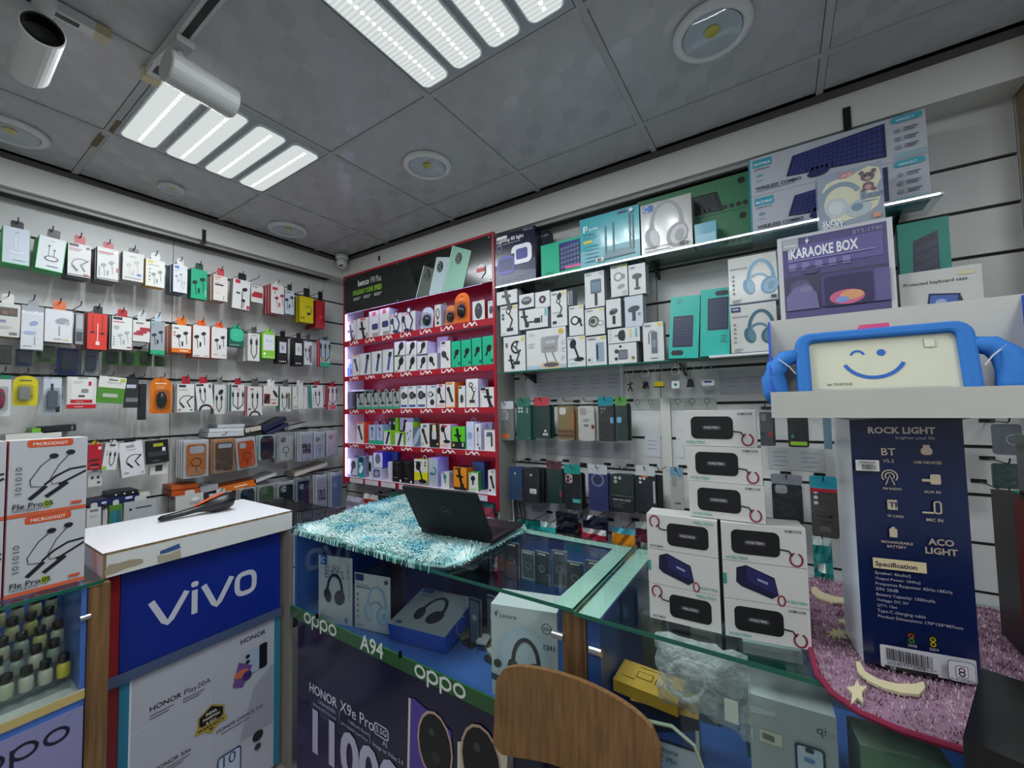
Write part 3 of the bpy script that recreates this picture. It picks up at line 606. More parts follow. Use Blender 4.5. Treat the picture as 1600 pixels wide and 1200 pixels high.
lrow('third', [
 (104, 151, 589, 638, .006, 2, 'd6d4d0', 'c8c4c0', None, 0, 'r 0 0 1 .13 c01828;t SanDisk .25 .035 .07 f0e8e8;r .12 .17 .87 .98 e0deda;r .12 .17 .87 .28 c01828;t SanDisk .3 .2 .06 f0e8e8;r .72 .72 .82 .86 b82030;lines .2 .86 .35 2 aaa;r .48 .5 .72 .62 888;r .38 .36 .6 .42 444;r .35 .96 .7 .975 333', 'white memory card pack with doubled red foot bands'),
 (152, 196, 588, 630, .006, 2, '4c8a2a', '3c6e20', None, 5, 'r 0 .58 1 1 d8d8d0;t SMARTDUAL .3 .74 .07 333;r .78 .82 .96 .95 a8c828;r .2 .22 .75 .36 b8b8b0;r .35 .86 .68 .9 555', 'tilted half green half white flash drive card'),
 (195, 217, 592, 637, .03, 1, '2a2b2e', '1b1b1d', '222', 0, 'r .1 .68 .8 .8 b8c0cc;r .05 .2 .95 .34 77797c', 'black charger pack with pale sticker'),
 (217, 229, 600, 656, .03, 1, '18191b', '0c0c0d', None, 0, 'r .2 .1 .8 .4 26272a;r .2 .5 .8 .9 232427', 'slim black plug pack hanging lowest'),
 (276, 304, 600, 644, .012, 5, 'd9d8d4', '3a3638', 'a82434', 0, 'r .1 .88 .5 .97 3a3048;r .1 .78 .6 .8 a86;cord .5 .45 .6 333;r .06 .05 .25 .12 a88;r .75 .06 .9 .1 666', 'white cable box with looping black wire art'),
 (306, 333, 599, 640, .012, 4, 'dad9d6', '4a464a', 'a82434', -5, 'r .05 .9 .5 .98 3a3048;cable .4 .58 .5 2a2a2c;arc .5 -.02 .36 0. 180. .12 222;r .8 .82 .92 .95 555;r .75 .05 .95 .08 c66', 'leaning cable box with thick black hoop'),
 (334, 352, 601, 647, .015, 3, 'cfcdca', '2a7a68', '777', 0, 'cable .45 .4 .8 222;p4' .replace(';p4', '')+';e .6 .75 .3 2b2b2d .2 60', 'cable box half wrapped in crumpled dark bag', 'gloss'),
 (361, 382, 601, 642, .015, 3, 'd6d4d2', '1f8068', 'a02434', 0, 'r .06 .9 .5 .98 3a3048;r .1 .82 .7 .84 c05060;cable .5 .45 .7 3a3a3e n=3', 'white cable box with three dark plugs and teal edge'),
 (386, 410, 604, 649, .02, 2, 'd3d0ce', 'a02a30', '555', 0, 'r .2 .88 .4 .93 c03040;cable .5 .52 .6 2a2a2c;e .14 .22 .08 8a3040;arc .5 -.03 .34 0. 180. .1 222', 'white cable box with red side and round hoop'),
 (411, 435, 603, 634, .03, 1, 'd8d2cc', '4a4440', 'ddd', 0, 'q .05 .1 .45 .6 6a2830 rad=.1;p5' .replace(';p5', '')+';e .2 .35 .1 2a2020 .3 -30;e .8 .6 .1 2a2020 .3 30;dots .55 .3 3 .12 0 .04 444;r .55 .1 .85 .16 b84048', 'short white cable box with crossed plugs'),
 (437, 455, 604, 643, .02, 2, 'cdd0cc', '2f6a5c', '555', 0, 'cable .4 .45 .7 444;bar .68 .1 .2 .65;e .35 .58 .08 b8a020;r .05 .02 .6 .05 888', 'narrow white cable box with green side and barcode'),
 (457, 480, 604, 639, .03, 1, 'd2cfc8', 'b8b0a0', 'c8c8c4', 0, 'cable .55 .45 .8 b0b4bc;e .12 .5 .05 a06060;dots .12 .1 2 .12 0 .05 777', 'cream cable box with pale grey plugs'),
 (487, 505, 602, 637, .015, 3, 'd4d2d4', '129a8a', 'a02434', -3, 'r .1 .9 .5 .98 3a3048;cable .5 .45 .6 444;dots .12 .55 4 0 -.12 .05 777', 'leaning white cable box with turquoise edge'),
 (513, 526, 602, 640, .02, 2, 'd6ccd0', 'b02038', 'b02038', 0, 'cable .5 .6 .9 444 n=3;r .1 .03 .9 .2 c05868;r 0 .95 1 1 b02038', 'last narrow cable box with red head, next to corner'),
])
lrow('fourth', [
 (137, 160, 689, 734, .008, 2, 'b8182c', '8e1020', 'c8a818', 0, 'r 0 .0 1 .06 8e1020;e .4 .38 .4 2a2024 .1 8;e .5 .2 .35 2a2024 .1;t SanDisk .2 .08 .12 eecdcf;r .7 .78 .95 .9 e8c8cc', 'red card pack with dark curved cable'),
 (161, 185, 692, 734, .012, 3, 'dad9d8', '7a2030', 'ccc', 6, 'cable .6 .45 .6 2a2a2c;p6' .replace(';p6', '')+';r 0 0 .3 .14 8cc048;dots .2 .7 2 0 -.12 .05 666;r .3 .9 .7 .96 444', 'tilted white cable box with lime corner'),
 (187, 225, 690, 744, .012, 3, 'dfdfe2', 'b8b8bc', '1c1c20', -6, 'cord .55 .5 .5 2a2a2e;r .3 .84 .65 .91 99a;r .1 .1 .3 .14 999;lines .3 .78 .4 1 aaa;r .82 .05 .95 .1 aaa', 'large leaning white box with curled audio cable'),
 (229, 264, 685, 723, .008, 2, '1f2022', '131415', None, -3, 'r .3 .72 .75 .86 b0b030;r .05 .3 .9 .5 3a3c40;r .7 .5 .85 .66 dde;e .4 .1 .2 444 .06', 'black folded pouch pack with olive lettering', 'gloss'),
])
def casebox(x0, x1, yt, yb, ccol, row, i, desc, cam='222', ring=None, roll=0, n=2, frame='c8cacc', txt=None, hole=None, xf=XF, lens=True):
    zh = ROWZ[row]; a, b, z0, z1 = lrect(x0, x1, yt, yb, xf); w, h, yc = b-a-.003, min(z1, zh-.004)-z0, (a+b)/2
    pos = '%s hook, %s earphone-wall row' % (NUM(i), row)
    o = carton('phone_case_box', w, h, .016, frame, '9a9ca0').build('phone_case_box', None, (xf, yc, z0)); o.rotation_euler = (0, radians(roll), RZL)
    c = G(); cw, chh = w*.80, h*.84
    c.prism(rr(-cw/2, h*.06, cw/2, h*.06+chh, cw*.16, 4), -.004, -.0003, ccol, 'plastic'); k = c.build('phone_case', o)
    a2 = Art(cw, chh, lambda x, z, q: (x-cw/2, -.0045-.0002*q, h*.06+z))
    if hole: a2.q(*hole, 'c6c8cc', .3)
    if lens and not hole: a2.phone(.5, .5, 1.0, ccol, cam, None, False)
    if ring: a2.arc(.5, .42, .24, 0, 360, .05, ring); a2.r(.47, .12, .53, .24, ring)
    if txt:
        for q, tt in enumerate(txt): a2.t(tt, .5, .5-.13*q, .0, '1c1c22', .05, fit=.84, al='c')
    put(a2, k)
    G().prism(rr(-w*.22, h-.001, w*.22, h+.014, (.001, .008, .008, .001)), .002, .003, 'd8d8d8', 'acrylic').build('hang_tab', o)
    G().box((-w/2-.001, -.0075, -.001), (w/2+.001, -.007, h*.985), 'fff', 'acrylic').build('clear_cover', o)
    T(o, desc+', '+pos, 'phone case', 'boxed phone cases on the earphone wall')
    if yt < 752: hook((XW, yc, zh), xf-XW+.022, (1, 0, 0), 'black wire hook, '+pos, 'black wire hooks of the earphone wall')
    for q in range(1, n):
        cc = o.copy(); COL.objects.link(cc); cc.location = (xf-q*.026, yc-.002*q, z0+.001*q); cc['label'] = '%s case box back behind the front one, %s' % (NUM(q+1), pos)
casebox(286, 326, 688, 746, 'd07a34', 'fourth', 5, 'white box with tan orange phone case and ring', '555', '6a3410', hole=(.16, .7, .88, .93), n=4, frame='d6d6d6')
casebox(333, 367, 686, 738, '6a5548', 'fourth', 6, 'brown phone case in orange framed box', '222', None, n=3, frame='c88a58', hole=(.12, .8, .92, .95))
casebox(371, 403, 684, 732, 'dd5a1c', 'fourth', 7, 'vivid orange phone case in tilted clear box', '555', '7a2808', roll=-5, hole=(.1, .74, .5, .95), n=3)
casebox(404, 430, 680, 717, '23263a', 'fourth', 8, 'glossy navy phone case in pale mint box', '15161c', None, frame='b4ccc8', n=2)
casebox(433, 459, 676, 722, 'c6c6c2', 'fourth', 9, 'clear phone case with black ring in grey box', '77787c', '3a3a3e', frame='a4a4a4', n=3)
casebox(468, 489, 675, 720, 'b9b9c6', 'fourth', 10, 'pale box lettered PROTECTIVE in bold capitals', lens=False, txt=('PRO', 'TEC', 'TIVE'), n=3)
casebox(490, 508, 675, 716, 'c2c2cc', 'fourth', 11, 'frosted phone case with three lenses and ring', '8a8a92', '4a4a52')
casebox(510, 528, 673, 712, 'd4c4cc', 'fourth', 12, 'pinkish marbled phone case nearest the corner', 'c8b4c0', None)
casebox(373, 400, 763, 800, '1c2430', 'fifth', 4, 'black case with blue round print, low row', '3a5a80', None, frame='b4b4b0')
casebox(402, 430, 758, 800, '4a6a44', 'fifth', 5, 'green-window phone case in grey box, low row', '7a9a60', None, frame='a8a8a4')
casebox(433, 460, 753, 800, '2a2c30', 'fifth', 6, 'charcoal case with white camera cutout, low row', 'd8d8d8', None, frame='b8bab8')
casebox(463, 485, 744, 795, '20244a', 'fifth', 7, 'indigo phone case wrapped in clear film, low row', 'c4c4d0', None, frame='8c8c90')
casebox(493, 511, 742, 795, 'b6b6c4', 'fifth', 8, 'low pale box lettered PROTECTIVE', lens=False, txt=('PRO', 'TEC', 'TIVE'))
casebox(516, 535, 737, 795, '7e8fb8', 'fifth', 9, 'powder blue phone case by the red unit, low row', 'c8d0e4', None, frame='c4c8d4')
# blister packs of the third row and the dark ones behind the second
def lblister(x0, x1, yt, yb, card, desc, xf=XF, **k):
    a, b, z0, z1 = lrect(x0, x1, yt, yb, xf); zh = k.pop('zh', 1.692)
    o = blister(k.pop('name', 'blister_pack'), desc, 'blister pack', b-a-.003, z1-z0, card, (xf, (a+b)/2, z0), RZL, group='blister packs on the earphone wall', **k)
    return o, (a+b)/2
for args, kw in (((-10, 18, 586, 650, 'd4d4d2', 'white blister pack with a magenta mouse at the picture edge'), dict(col='a0204a', art='r 0 .9 1 1 1f7a5c', top=.12, bub=(.4, .42, .7, .6))),
                 ((19, 60, 587, 634, 'd8c81c', 'bright yellow blister pack with round head and grey adapter'), dict(kind='pack', col='8a8a80', art='r .25 .82 .75 .86 555;r .62 .3 .8 .33 444;dots .85 .62 4 0 -.12 .02 444', bub=(.45, .42, .6, .55), top=.45)),
                 ((66, 97, 589, 647, 'aab2bc', 'silver grey blister pack with small camera stick'), dict(kind='pack', col='5c646c', top=.08, art='r .03 .52 .97 .95 c6ced8;r .4 .6 .55 .82 3a3430;r .7 .05 .92 .2 222')),
                 ((233, 269, 590, 646, 'd8721c', 'orange rounded blister pack with a black mouse'), dict(top=.46, art='r .24 .82 .76 .85 f4d8b8;lines .3 .76 .4 2 f0c898', bub=(.52, .38, .62, .56)))):
    o, yc = lblister(*args, **kw); hook((XW, yc, 1.692), XF-XW+.05, (1, 0, 0), 'black wire hook carrying the '+args[5].split(' pack')[0]+' pack', 'black wire hooks of the earphone wall')
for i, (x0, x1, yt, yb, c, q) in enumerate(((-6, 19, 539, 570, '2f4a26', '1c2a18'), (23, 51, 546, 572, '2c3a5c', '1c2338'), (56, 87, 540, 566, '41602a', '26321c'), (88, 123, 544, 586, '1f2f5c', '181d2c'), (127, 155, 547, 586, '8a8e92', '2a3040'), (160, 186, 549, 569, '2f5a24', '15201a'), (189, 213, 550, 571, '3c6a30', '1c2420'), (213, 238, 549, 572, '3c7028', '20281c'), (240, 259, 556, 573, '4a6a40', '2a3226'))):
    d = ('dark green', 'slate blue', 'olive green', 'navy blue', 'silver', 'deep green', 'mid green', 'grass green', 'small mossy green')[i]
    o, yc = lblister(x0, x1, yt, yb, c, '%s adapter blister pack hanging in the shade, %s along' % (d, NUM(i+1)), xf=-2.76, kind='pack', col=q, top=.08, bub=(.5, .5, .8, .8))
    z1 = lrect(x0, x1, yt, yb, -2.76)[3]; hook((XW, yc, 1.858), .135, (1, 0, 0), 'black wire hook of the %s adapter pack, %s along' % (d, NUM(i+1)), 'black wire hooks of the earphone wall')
# flat boxes lying on top of the hanging cases
def flat(x0, x1, yt, yb, col, side, desc, roll=0, d=.13, n=0, art=None, xf=-2.73, name='slim_box', zoff=0):
    a, b, z0, z1 = lrect(x0, x1, yt, yb, xf)
    o = product(name, desc, 'box', b-a, max(z1-z0, .012), d, col, side, art, (xf, (a+b)/2, z0+zoff), RZL, roll, group='flat boxes lying on the hanging packs'); return o
flat(9, 96, 676, 686, 'dcdcd4', 'b4b4ac', 'long white slim box lying above the stacked neckband boxes', -3)
flat(66, 119, 667, 677, '1b1c20', '101114', 'black slim box lying across the white one', -3, zoff=.006, art='r .85 .2 .9 .8 888')
flat(50, 64, 669, 676, '7ac030', '5a9a20', 'tiny lime packet poking up behind the neckband boxes')
flat(325, 381, 675, 682, 'c6c8ca', 'a0a2a4', 'lowest white slim box above the tan phone case', 1)
flat(327, 381, 669, 674.5, 'd6d8da', 'b0b2b4', 'middle white slim box above the brown phone case', 1.5)
flat(340, 382, 663, 668, 'c4c6cc', '9c9ea4', 'topmost white slim box of the small pile', 1)
flat(383, 408, 667, 674, 'c4bfae', '2a2c44', 'cream slim box leaning above the orange case', -8)
flat(409, 449, 662, 669, '24284a', '1a1c34', 'navy slim box slanting upward above the mint box', -24, zoff=.012)
flat(416, 452, 670, 676, '2c3052', '20223c', 'lower navy slim box slanting above the mint box', -22, d=.06, zoff=.01)
flat(444, 483, 663, 669, 'c8cacc', '2a2a2e', 'white slim box slanting above the clear case', -10, d=.06, xf=-2.80)
flat(268, 312, 765, 773, 'c8561c', '8c3a12', 'lower orange slim box behind the scanner', 2)
flat(268, 310, 757, 764, 'd05f22', '9a4416', 'upper orange slim box behind the scanner', 2)
flat(313, 341, 758, 768, 'a8aaae', '88898c', 'grey slim box between the orange ones', -4)
flat(341, 400, 755, 765, 'e07220', '9a4a14', 'bright orange slim box with white lettering behind the scanner', -4, art='r .4 .4 .75 .6 f8e0c4')
flat(397, 432, 744, 749, 'c4c6c6', '8c8e90', 'thin white box slanting over the green-window case', -12)
flat(460, 512, 733, 739, 'c9c2b4', '9a9488', 'thin cream box lying on the indigo case', -10, zoff=.012)
flat(143, 217, 779, 789, '1d2a58', '141d40', 'navy slim box above the silver pouch', -3, zoff=.008, art='r .2 .3 .3 .6 dde;r .7 .3 .85 .7 c8d0ee')
flat(172, 216, 770, 777, '1a1a1c', '0e0e10', 'black slim box with three white discs', 0, zoff=.007, art='e .2 .5 .035 eee;e .5 .5 .035 eee;e .8 .5 .035 eee')
flat(218, 234, 769, 776, 'd6d4cc', 'a8a69e', 'small cream box beside the three white discs', 0)
# loose packs just behind the white counter
def lpack(x0, x1, yt, yb, col, side, desc, art=None, roll=0, d=.02, m='carton', xf=-2.68, name='accessory_pack'):
    a, b, z0, z1 = lrect(x0, x1, yt, yb, xf); zh = 1.052
    o = product(name, desc, 'pack', b-a-.002, z1-z0, d, col, side, art, (xf, (a+b)/2, z0), RZL, roll, m, 'ccc', 'packs on the fifth hook row of the earphone wall')
    if z1 < 1.06: hook((XW, (a+b)/2, max(z1+.012, 1.0)), xf-XW+.02, (1, 0, 0), 'black wire hook carrying the '+desc.split(',')[0].split(' with')[0], 'black wire hooks of the earphone wall')
lpack(135, 158, 794, 832, 'd4d4d2', '9a9a98', 'white adapter pack, first behind the neckband boxes', 'r .2 .85 .8 .95 888;e .5 .1 .2 333;lines .2 .7 .6 2')
lpack(160, 168, 797, 830, 'c4c4c0', '9a9a98', 'thin white pack beside the adapter pack')
lpack(170, 191, 789, 832, '5a8a34', '3c6424', 'green and blue cable pack, low row', 'r .1 .3 .45 .8 2a7a9a;r .55 .3 .9 .8 2a6a8a;r .15 .05 .4 .3 ddd;r .6 .05 .85 .3 ddd')
lpack(193, 244, 782, 830, 'b8bcbe', '9a9ea0', 'silver foil pouch with dark print, low row', 'r .35 .75 .85 .8 556;e .2 .75 .05 333', m='gloss')
lpack(274, 318, 773, 800, 'cdccc6', 'a8a69e', 'white pouch pack behind the scanner, low row', 'r .5 .4 .9 .6 aaa;e .7 .7 .15 eee .08')
lpack(327, 362, 770, 800, 'c9cbcc', 'a0a2a4', 'white card pack beside the orange box, low row', 'q .3 .3 .8 .8 444;r .8 .8 .95 .9 333')
lpack(137, 160, 737, 760, 'd0d0ce', 'a8a8a6', 'white earbud pack under the red card pack', 'e .3 .6 .1 222 .15;e .7 .6 .1 222 .15;e .75 .25 .12 444', xf=-2.72)
lpack(234, 262, 716, 741, 'd8d8d4', 'b0b0ac', 'white round-cornered pack with black square under the folded pouch', 'r .3 .2 .7 .7 3a3a34', xf=-2.72)
lpack(229, 258, 716, 727, 'cac8c0', 'a8a69e', 'cream card with two black dots under the folded pouch', 'e .2 .5 .07 333;e .45 .5 .07 333', d=.004, xf=-2.71)
# ================================================================ red display unit in the corner
UX0, UX1, UY0, UY1, UZ0, UZ1 = -2.647, -1.284, 1.82, 1.995, .962, 2.473
SHZ = [1.993, 1.736, 1.500, 1.258, 1.020]; SHB = [1.953, 1.702, 1.466, 1.228, .982]
un = T(E('display_shelf', ((UX0+UX1)/2, UY0, UZ0)), 'red shop display unit with five lit shelves and black phone sign', 'display unit')
def part(g, name, par=un, off=None, smooth=False):
    o = g.build(name, par, smooth=smooth); off = off or un.location
    o.location = (-off[0], -off[1], -off[2]) if par is un else (0, 0, 0); return o
part(G().box((UX0, UY0+.004, UZ0), (UX0+.012, UY1, UZ1-.004), 'd0ccd8', 'plastic'), 'side_panel')
part(G().box((UX1-.012, UY0+.004, UZ0-.12), (UX1, UY1, UZ1-.004), '8f8d88', 'plastic'), 'side_panel')
part(G().box((UX0+.0125, UY1-.01, UZ0), (UX1-.0125, UY1, UZ1-.004), 'fff', 'red'), 'back_panel')
fr = G()
for a, b in (((UX0, UZ0), (UX0+.012, UZ1)), ((UX1-.016, UZ0-.02), (UX1, UZ1)), ((UX0+.012, UZ1-.014), (UX1-.016, UZ1))): fr.box((a[0], UY0-.004, a[1]), (b[0], UY0+.003, b[1]), 'fff', 'red')
part(fr, 'red_frame')
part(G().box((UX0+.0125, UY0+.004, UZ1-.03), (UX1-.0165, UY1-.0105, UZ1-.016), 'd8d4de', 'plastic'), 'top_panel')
hd = part(G().box((UX0+.012, UY0-.003, 2.196), (UX1-.016, UY0+.003, UZ1-.0145), ['101211', '1a1a1a', '1a1a1a'], 'gloss'), 'sign_board')
HW, HH = (UX1-.016)-(UX0+.012), (UZ1-.0145)-2.196
A = Art(HW, HH, lambda x, z, k: (UX0+.012+x, UY0-.0034-.00015*k, 2.196+z), 2)
hv = lambda px, py: ((BW(px, py, UY0-.003).x-UX0-.012)/HW, (BW(px, py, UY0-.003).z-2.196)/HH)
A.p([(0, 0), (.58, 0), (.5, 1), (0, 1)], '161a18')
for i, q in enumerate(((612, 430, 660, 418), (630, 424, 690, 400), (645, 470, 668, 400))): A.l([hv(q[0], q[1]), hv(q[2], q[3])], .002, '2a302d')
for cs, cl, lens in (([(662.6, 415), (678, 420), (671, 457.6), (650, 462)], '5d6660', (668, 430)), ([(683, 402), (703, 402), (690.6, 453), (671, 457.6)], 'b9ccd2', (688, 417)), ([(708, 384), (737, 392), (724, 446), (692, 453)], '8fc4ad', (717, 404))):
    P = [hv(*c) for c in cs]; P[2] = (P[2][0], 0.0); P[3] = (P[3][0], 0.0); A.p([P[3], P[2], P[1], P[0]], cl)
    A.l([P[3], P[0]], .004, 'd8e4e0'); u, v = hv(*lens); A.e(u, v, .019, '1d2421', .026, -8); A.arc(u-.004, v+.05, .008, 0, 360, .003, '8a9a94'); A.arc(u-.003, v-.06, .008, 0, 360, .003, '8a9a94')
u, v = hv(560, 445); A.t('benco', u, v-.05, .034, 'e8ece8', .02, fit=.09); A.t('V90 Plus', u+.1, v-.05, .034, 'c8ccc8', 0, fit=.085)
u, v = hv(552, 459); A.t('UNLEASH YOUR SPEED', u, v-.06, .026, '8fc83c', .02, fit=.235); A.r(u, v-.1, u+.0, v-.1, '000')
for q in range(3): A.lines(u+.005+q*.085, v-.14, .06, 2, 'b8beb8', .045, .022); 
A.r(u+.02, v-.30, u+.12, v-.29, '555')
u, v = hv(752, 424); A.p([(u-.022, v+.1), (u, v+.16), (u+.022, v+.1), (u+.022, v-.05), (u, v-.16), (u-.022, v-.05)], 'e0d8d8'); A.r(u-.022, v-.02, u+.022, v+.07, 'c02030')
for px in (538, 771): pass
for u, v in ((.01, .05), (.99, .05), (.01, .95), (.99, .95), (.43, .04), (.43, .96)): A.e(u, v, .003, 'd0d0d0', n=8)
A.g.build('print', hd)['kind'] = 'stuff'
for k in range(5):
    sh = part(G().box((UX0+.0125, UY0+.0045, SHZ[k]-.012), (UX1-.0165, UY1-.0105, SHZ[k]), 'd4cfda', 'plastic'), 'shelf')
    fa = part(G().box((UX0+.0125, UY0-.003, SHB[k]), (UX1-.0165, UY0+.004, SHZ[k]), 'fff', 'red'), 'fascia', sh)
    W = UX1-.0165-UX0-.0125; H = SHZ[k]-SHB[k]
    A = Art(W, H, lambda x, z, q: (UX0+.0125+x, UY0-.0034-.00015*q, SHB[k]+z))
    for i in range(7):
        u = .05+i*.133; s = .07; y0, y1 = .24, .78; t = .0056; c = 'f0e6e6'
        A.l([(u, y1), (u, y0), (u+s*.2, y0)], t, c); A.l([(u+s*.22, y0), (u+s*.42, y1), (u+s*.6, y0)], t, c); A.l([(u+s*.5, y1), (u+s*.66, y0), (u+s*.84, y1)], t, c); A.l([(u+s*.66, y0+.2), (u+s*.84, y1), (u+s*1.02, y0)], t, c)
    if k == 4:
        for i, u in enumerate((.115, .235, .36, .49, .60, .70, .81, .915)): A.r(u-.058, .12, u+.045, .95, 'd8d6dc'); A.lines(u-.05, .75, .08, 2, 'b8b6c0', .3, .07)
    A.g.build('print', fa)['kind'] = 'stuff'
    if k < 4:
        part(G().box((UX0+.0135, UY0+.006, SHZ[k+1]+.004), (UX0+.0175, UY0+.014, SHB[k]-.004), 'fff', 'lavaled'), 'led_strip')
        part(G().box((UX0+.03, UY0+.0055, SHB[k]+.004), (UX1-.03, UY0+.0115, SHB[k]+.008), 'fff', 'lavaled'), 'led_strip')
part(G().box((UX0+.0135, UY0+.006, SHZ[0]+.004), (UX0+.0175, UY0+.014, 2.19), 'fff', 'lavaled'), 'led_strip')
part(G().box((UX0+.03, UY0+.0045, 2.199), (UX1-.10, UY0+.012, 2.205), 'fff', 'lavaled'), 'led_strip')
def usx(px, y=600, Y=1.845): return BW(px, y, Y).x
UD = ['top', 'second', 'middle', 'fourth', 'bottom']
def unit_item(k, x0, x1, yt, front, side, art, desc, Y=1.845, d=.07, z0=None, m='carton', loop=None, ry=0, name='accessory_box', yb=None, top=None):
    z = SHZ[k]+.0005 if z0 is None else z0
    a, b = BW(x0, yt+10, Y).x, BW(x1, yt+10, Y).x; z1 = BW((x0+x1)/2, yt, Y).z; w = b-a-.002
    d = min(d, UY1-.012-Y)
    o = product(name, desc+', %s shelf of the red unit' % UD[k], 'box', w, z1-z, d, front, side, art, ((a+b)/2, Y, z), radians(ry), 0, m, None, 'boxes on the red display unit', top=top)
    if loop:
        h = z1-z; r = min(.016, w*.3); G().tube([(-r, d*.5, h-.002), (-r*.9, d*.5, h+r*.7), (-r*.35, d*.5, h+r*1.2), (r*.35, d*.5, h+r*1.2), (r*.9, d*.5, h+r*.7), (r, d*.5, h-.002)], .0028, loop, 'plastic', 5).build('hang_loop', o)
    return o
U = unit_item
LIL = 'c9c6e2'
U(0, 540, 556.5, 502, 'd2d0d0', 'c8c4dc', 'grip .5 .45 .8 1c1c20;r .3 .9 .75 .97 d06a58;r .8 .1 .88 .3 333', 'white holder box with orange tab, first of two')
U(0, 557.5, 575.5, 497, 'd4d2d2', 'c8c4dc', 'grip .5 .45 .8 1c1c20;r .3 .9 .75 .98 d8603c;r .85 .1 .92 .3 333', 'white holder box with orange tab, second')
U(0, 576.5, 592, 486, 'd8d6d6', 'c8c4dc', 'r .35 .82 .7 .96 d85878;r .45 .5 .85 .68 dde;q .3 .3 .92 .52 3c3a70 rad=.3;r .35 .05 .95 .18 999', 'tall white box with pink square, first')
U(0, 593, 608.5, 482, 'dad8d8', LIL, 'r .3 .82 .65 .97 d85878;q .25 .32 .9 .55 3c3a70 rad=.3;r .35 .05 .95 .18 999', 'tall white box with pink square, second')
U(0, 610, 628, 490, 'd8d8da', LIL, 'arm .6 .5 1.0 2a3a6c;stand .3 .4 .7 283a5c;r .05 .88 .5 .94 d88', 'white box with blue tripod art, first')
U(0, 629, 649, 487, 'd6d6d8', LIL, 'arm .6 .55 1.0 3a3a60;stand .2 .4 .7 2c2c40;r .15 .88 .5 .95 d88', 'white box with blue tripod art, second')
o = blister('mouse_blister', 'white rounded blister pack with a black mouse, top shelf of the red unit', 'blister pack', .105, .14, 'c9cbe0', (usx(667), 1.845, SHZ[0]), 0, .45, '', (.5, .42, .8, .62), roll=8, group='mouse packs on the red unit')
U(0, 679, 689, 476, 'd0d2cc', LIL, 'arc .5 .6 .25 0 360 .12 222 ry=.6;e .5 .2 .2 222;r .45 .3 .55 .5 333', 'grey box with coiled black cable', d=.12, loop='6ac060')
o = blister('mouse_blister', 'smaller orange blister pack with a black mouse, top shelf of the red unit', 'blister pack', .085, .125, 'e08a50', (usx(703), 1.852, SHZ[0]), 0, .4, '', (.5, .42, .8, .62), roll=8, group='mouse packs on the red unit')
o = blister('mouse_blister', 'tall bright orange blister pack with a dark mouse, top shelf of the red unit', 'blister pack', .115, .185, 'e8722a', (usx(723), 1.85, SHZ[0]), 0, .46, 'e .5 .9 .08 6a3010 .03;lines .3 .82 .4 2 f8b080 .04 .012', (.48, .42, .68, .55), col='17181f', group='mouse packs on the red unit')
U(0, 738, 757.5, 470, 'd8d8d4', 'a03038', 'mouse .5 .5 .85 33343c', 'white box with grey mouse art', loop='d8603c')
U(0, 762, 771, 470, 'd6d8d8', 'a03038', 'mouse .6 .5 1.0 343c58;e .3 .9 .12 2a7a8a', 'narrow white box with blue mouse at the end', loop='3a7a9a')
U(1, 541, 551, 561, 'b4b8c8', 'a0a4bc', 'e .5 .3 .4 2a5a9a .5;e .6 .6 .25 4a8ac0', 'small blue-grey box by the lit side', d=.05)
U(1, 551.5, 561.5, 554, 'd0cec8', 'c4c4d8', 'shaver .5 .5 .9 222 rot=-20;r .1 .93 .9 .99 d8883a;r .5 .0 1 .05 d8883a', 'white trimmer box with orange strip')
for i, (a, b, y) in enumerate(((562.5, 579.5, 552), (580.5, 596.5, 549), (597.5, 614.5, 546))): U(1, a, b, y, 'd2d2d0', '3a6a88', 'shaver .62 .5 .75 %s rot=12;lines .1 .95 .7 2 bbb .04 .01;dots .12 .75 5 0 -.1 .03 aaa;r 0 0 1 .04 4a88a8' % ('4a5868', '3c4a80', '48509a')[i], 'white trimmer box with blue foot, %s of three' % NUM(i+1))
zt = SHZ[1]+.0005; zm = BW(640, 555.5, 1.845).z
for i, (a, b) in enumerate(((616, 633), (634, 650.5), (651.5, 667))):
    q = 'chg .55 .5 .75 1c1c1e;r .1 .06 .35 .12 555;arc .7 .75 .18 20 160. .04 777'
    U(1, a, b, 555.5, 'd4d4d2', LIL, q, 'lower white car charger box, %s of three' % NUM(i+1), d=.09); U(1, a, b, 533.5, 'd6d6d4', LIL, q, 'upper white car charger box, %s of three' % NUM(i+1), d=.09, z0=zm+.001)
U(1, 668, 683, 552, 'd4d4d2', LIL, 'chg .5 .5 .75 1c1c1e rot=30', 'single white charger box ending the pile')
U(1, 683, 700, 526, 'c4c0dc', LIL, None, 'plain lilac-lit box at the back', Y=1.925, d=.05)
U(1, 688, 704, 533, 'd6d5d2', '555', 'r .1 .9 .5 .98 3a3048;chg .5 .45 .8 3a3a3e rot=40;r .1 .82 .5 .84 d89', 'white charger box with dark logo', loop='c02848')
for i, (a, b, y) in enumerate(((705, 719.5, 533), (720.5, 736, 531), (737, 752.5, 528), (753.5, 771, 525))): U(1, a, b, y, '12b184', '0a7a5a', 'chg .5 .5 .75 141a18 rot=-28;r .75 .1 .95 .2 0a5a44;r .86 .25 .9 .6 8fe0c4;lines .1 .06 .4 1 0a6a50', 'emerald car charger box, %s of four' % NUM(i+1), loop='2a4a70')
for i, (a, b) in enumerate(((537.5, 546.5), (547, 556))): U(2, a, b, 613, '16171c', '0c0c10', 'r .2 .9 .7 .95 444;r .4 .1 .8 .14 888;q .2 .3 .8 .8 1e2028', 'black accessory box by the lit side, %s of two' % NUM(i+1), loop='222')
o = product('slim_box', 'white slim box lying on the black boxes, middle shelf of the red unit', 'box', .14, .012, .10, 'c8c6da', 'b4b2cc', None, (usx(553, 604), 1.87, BW(550, 612, 1.845).z+.001), 0, 0)
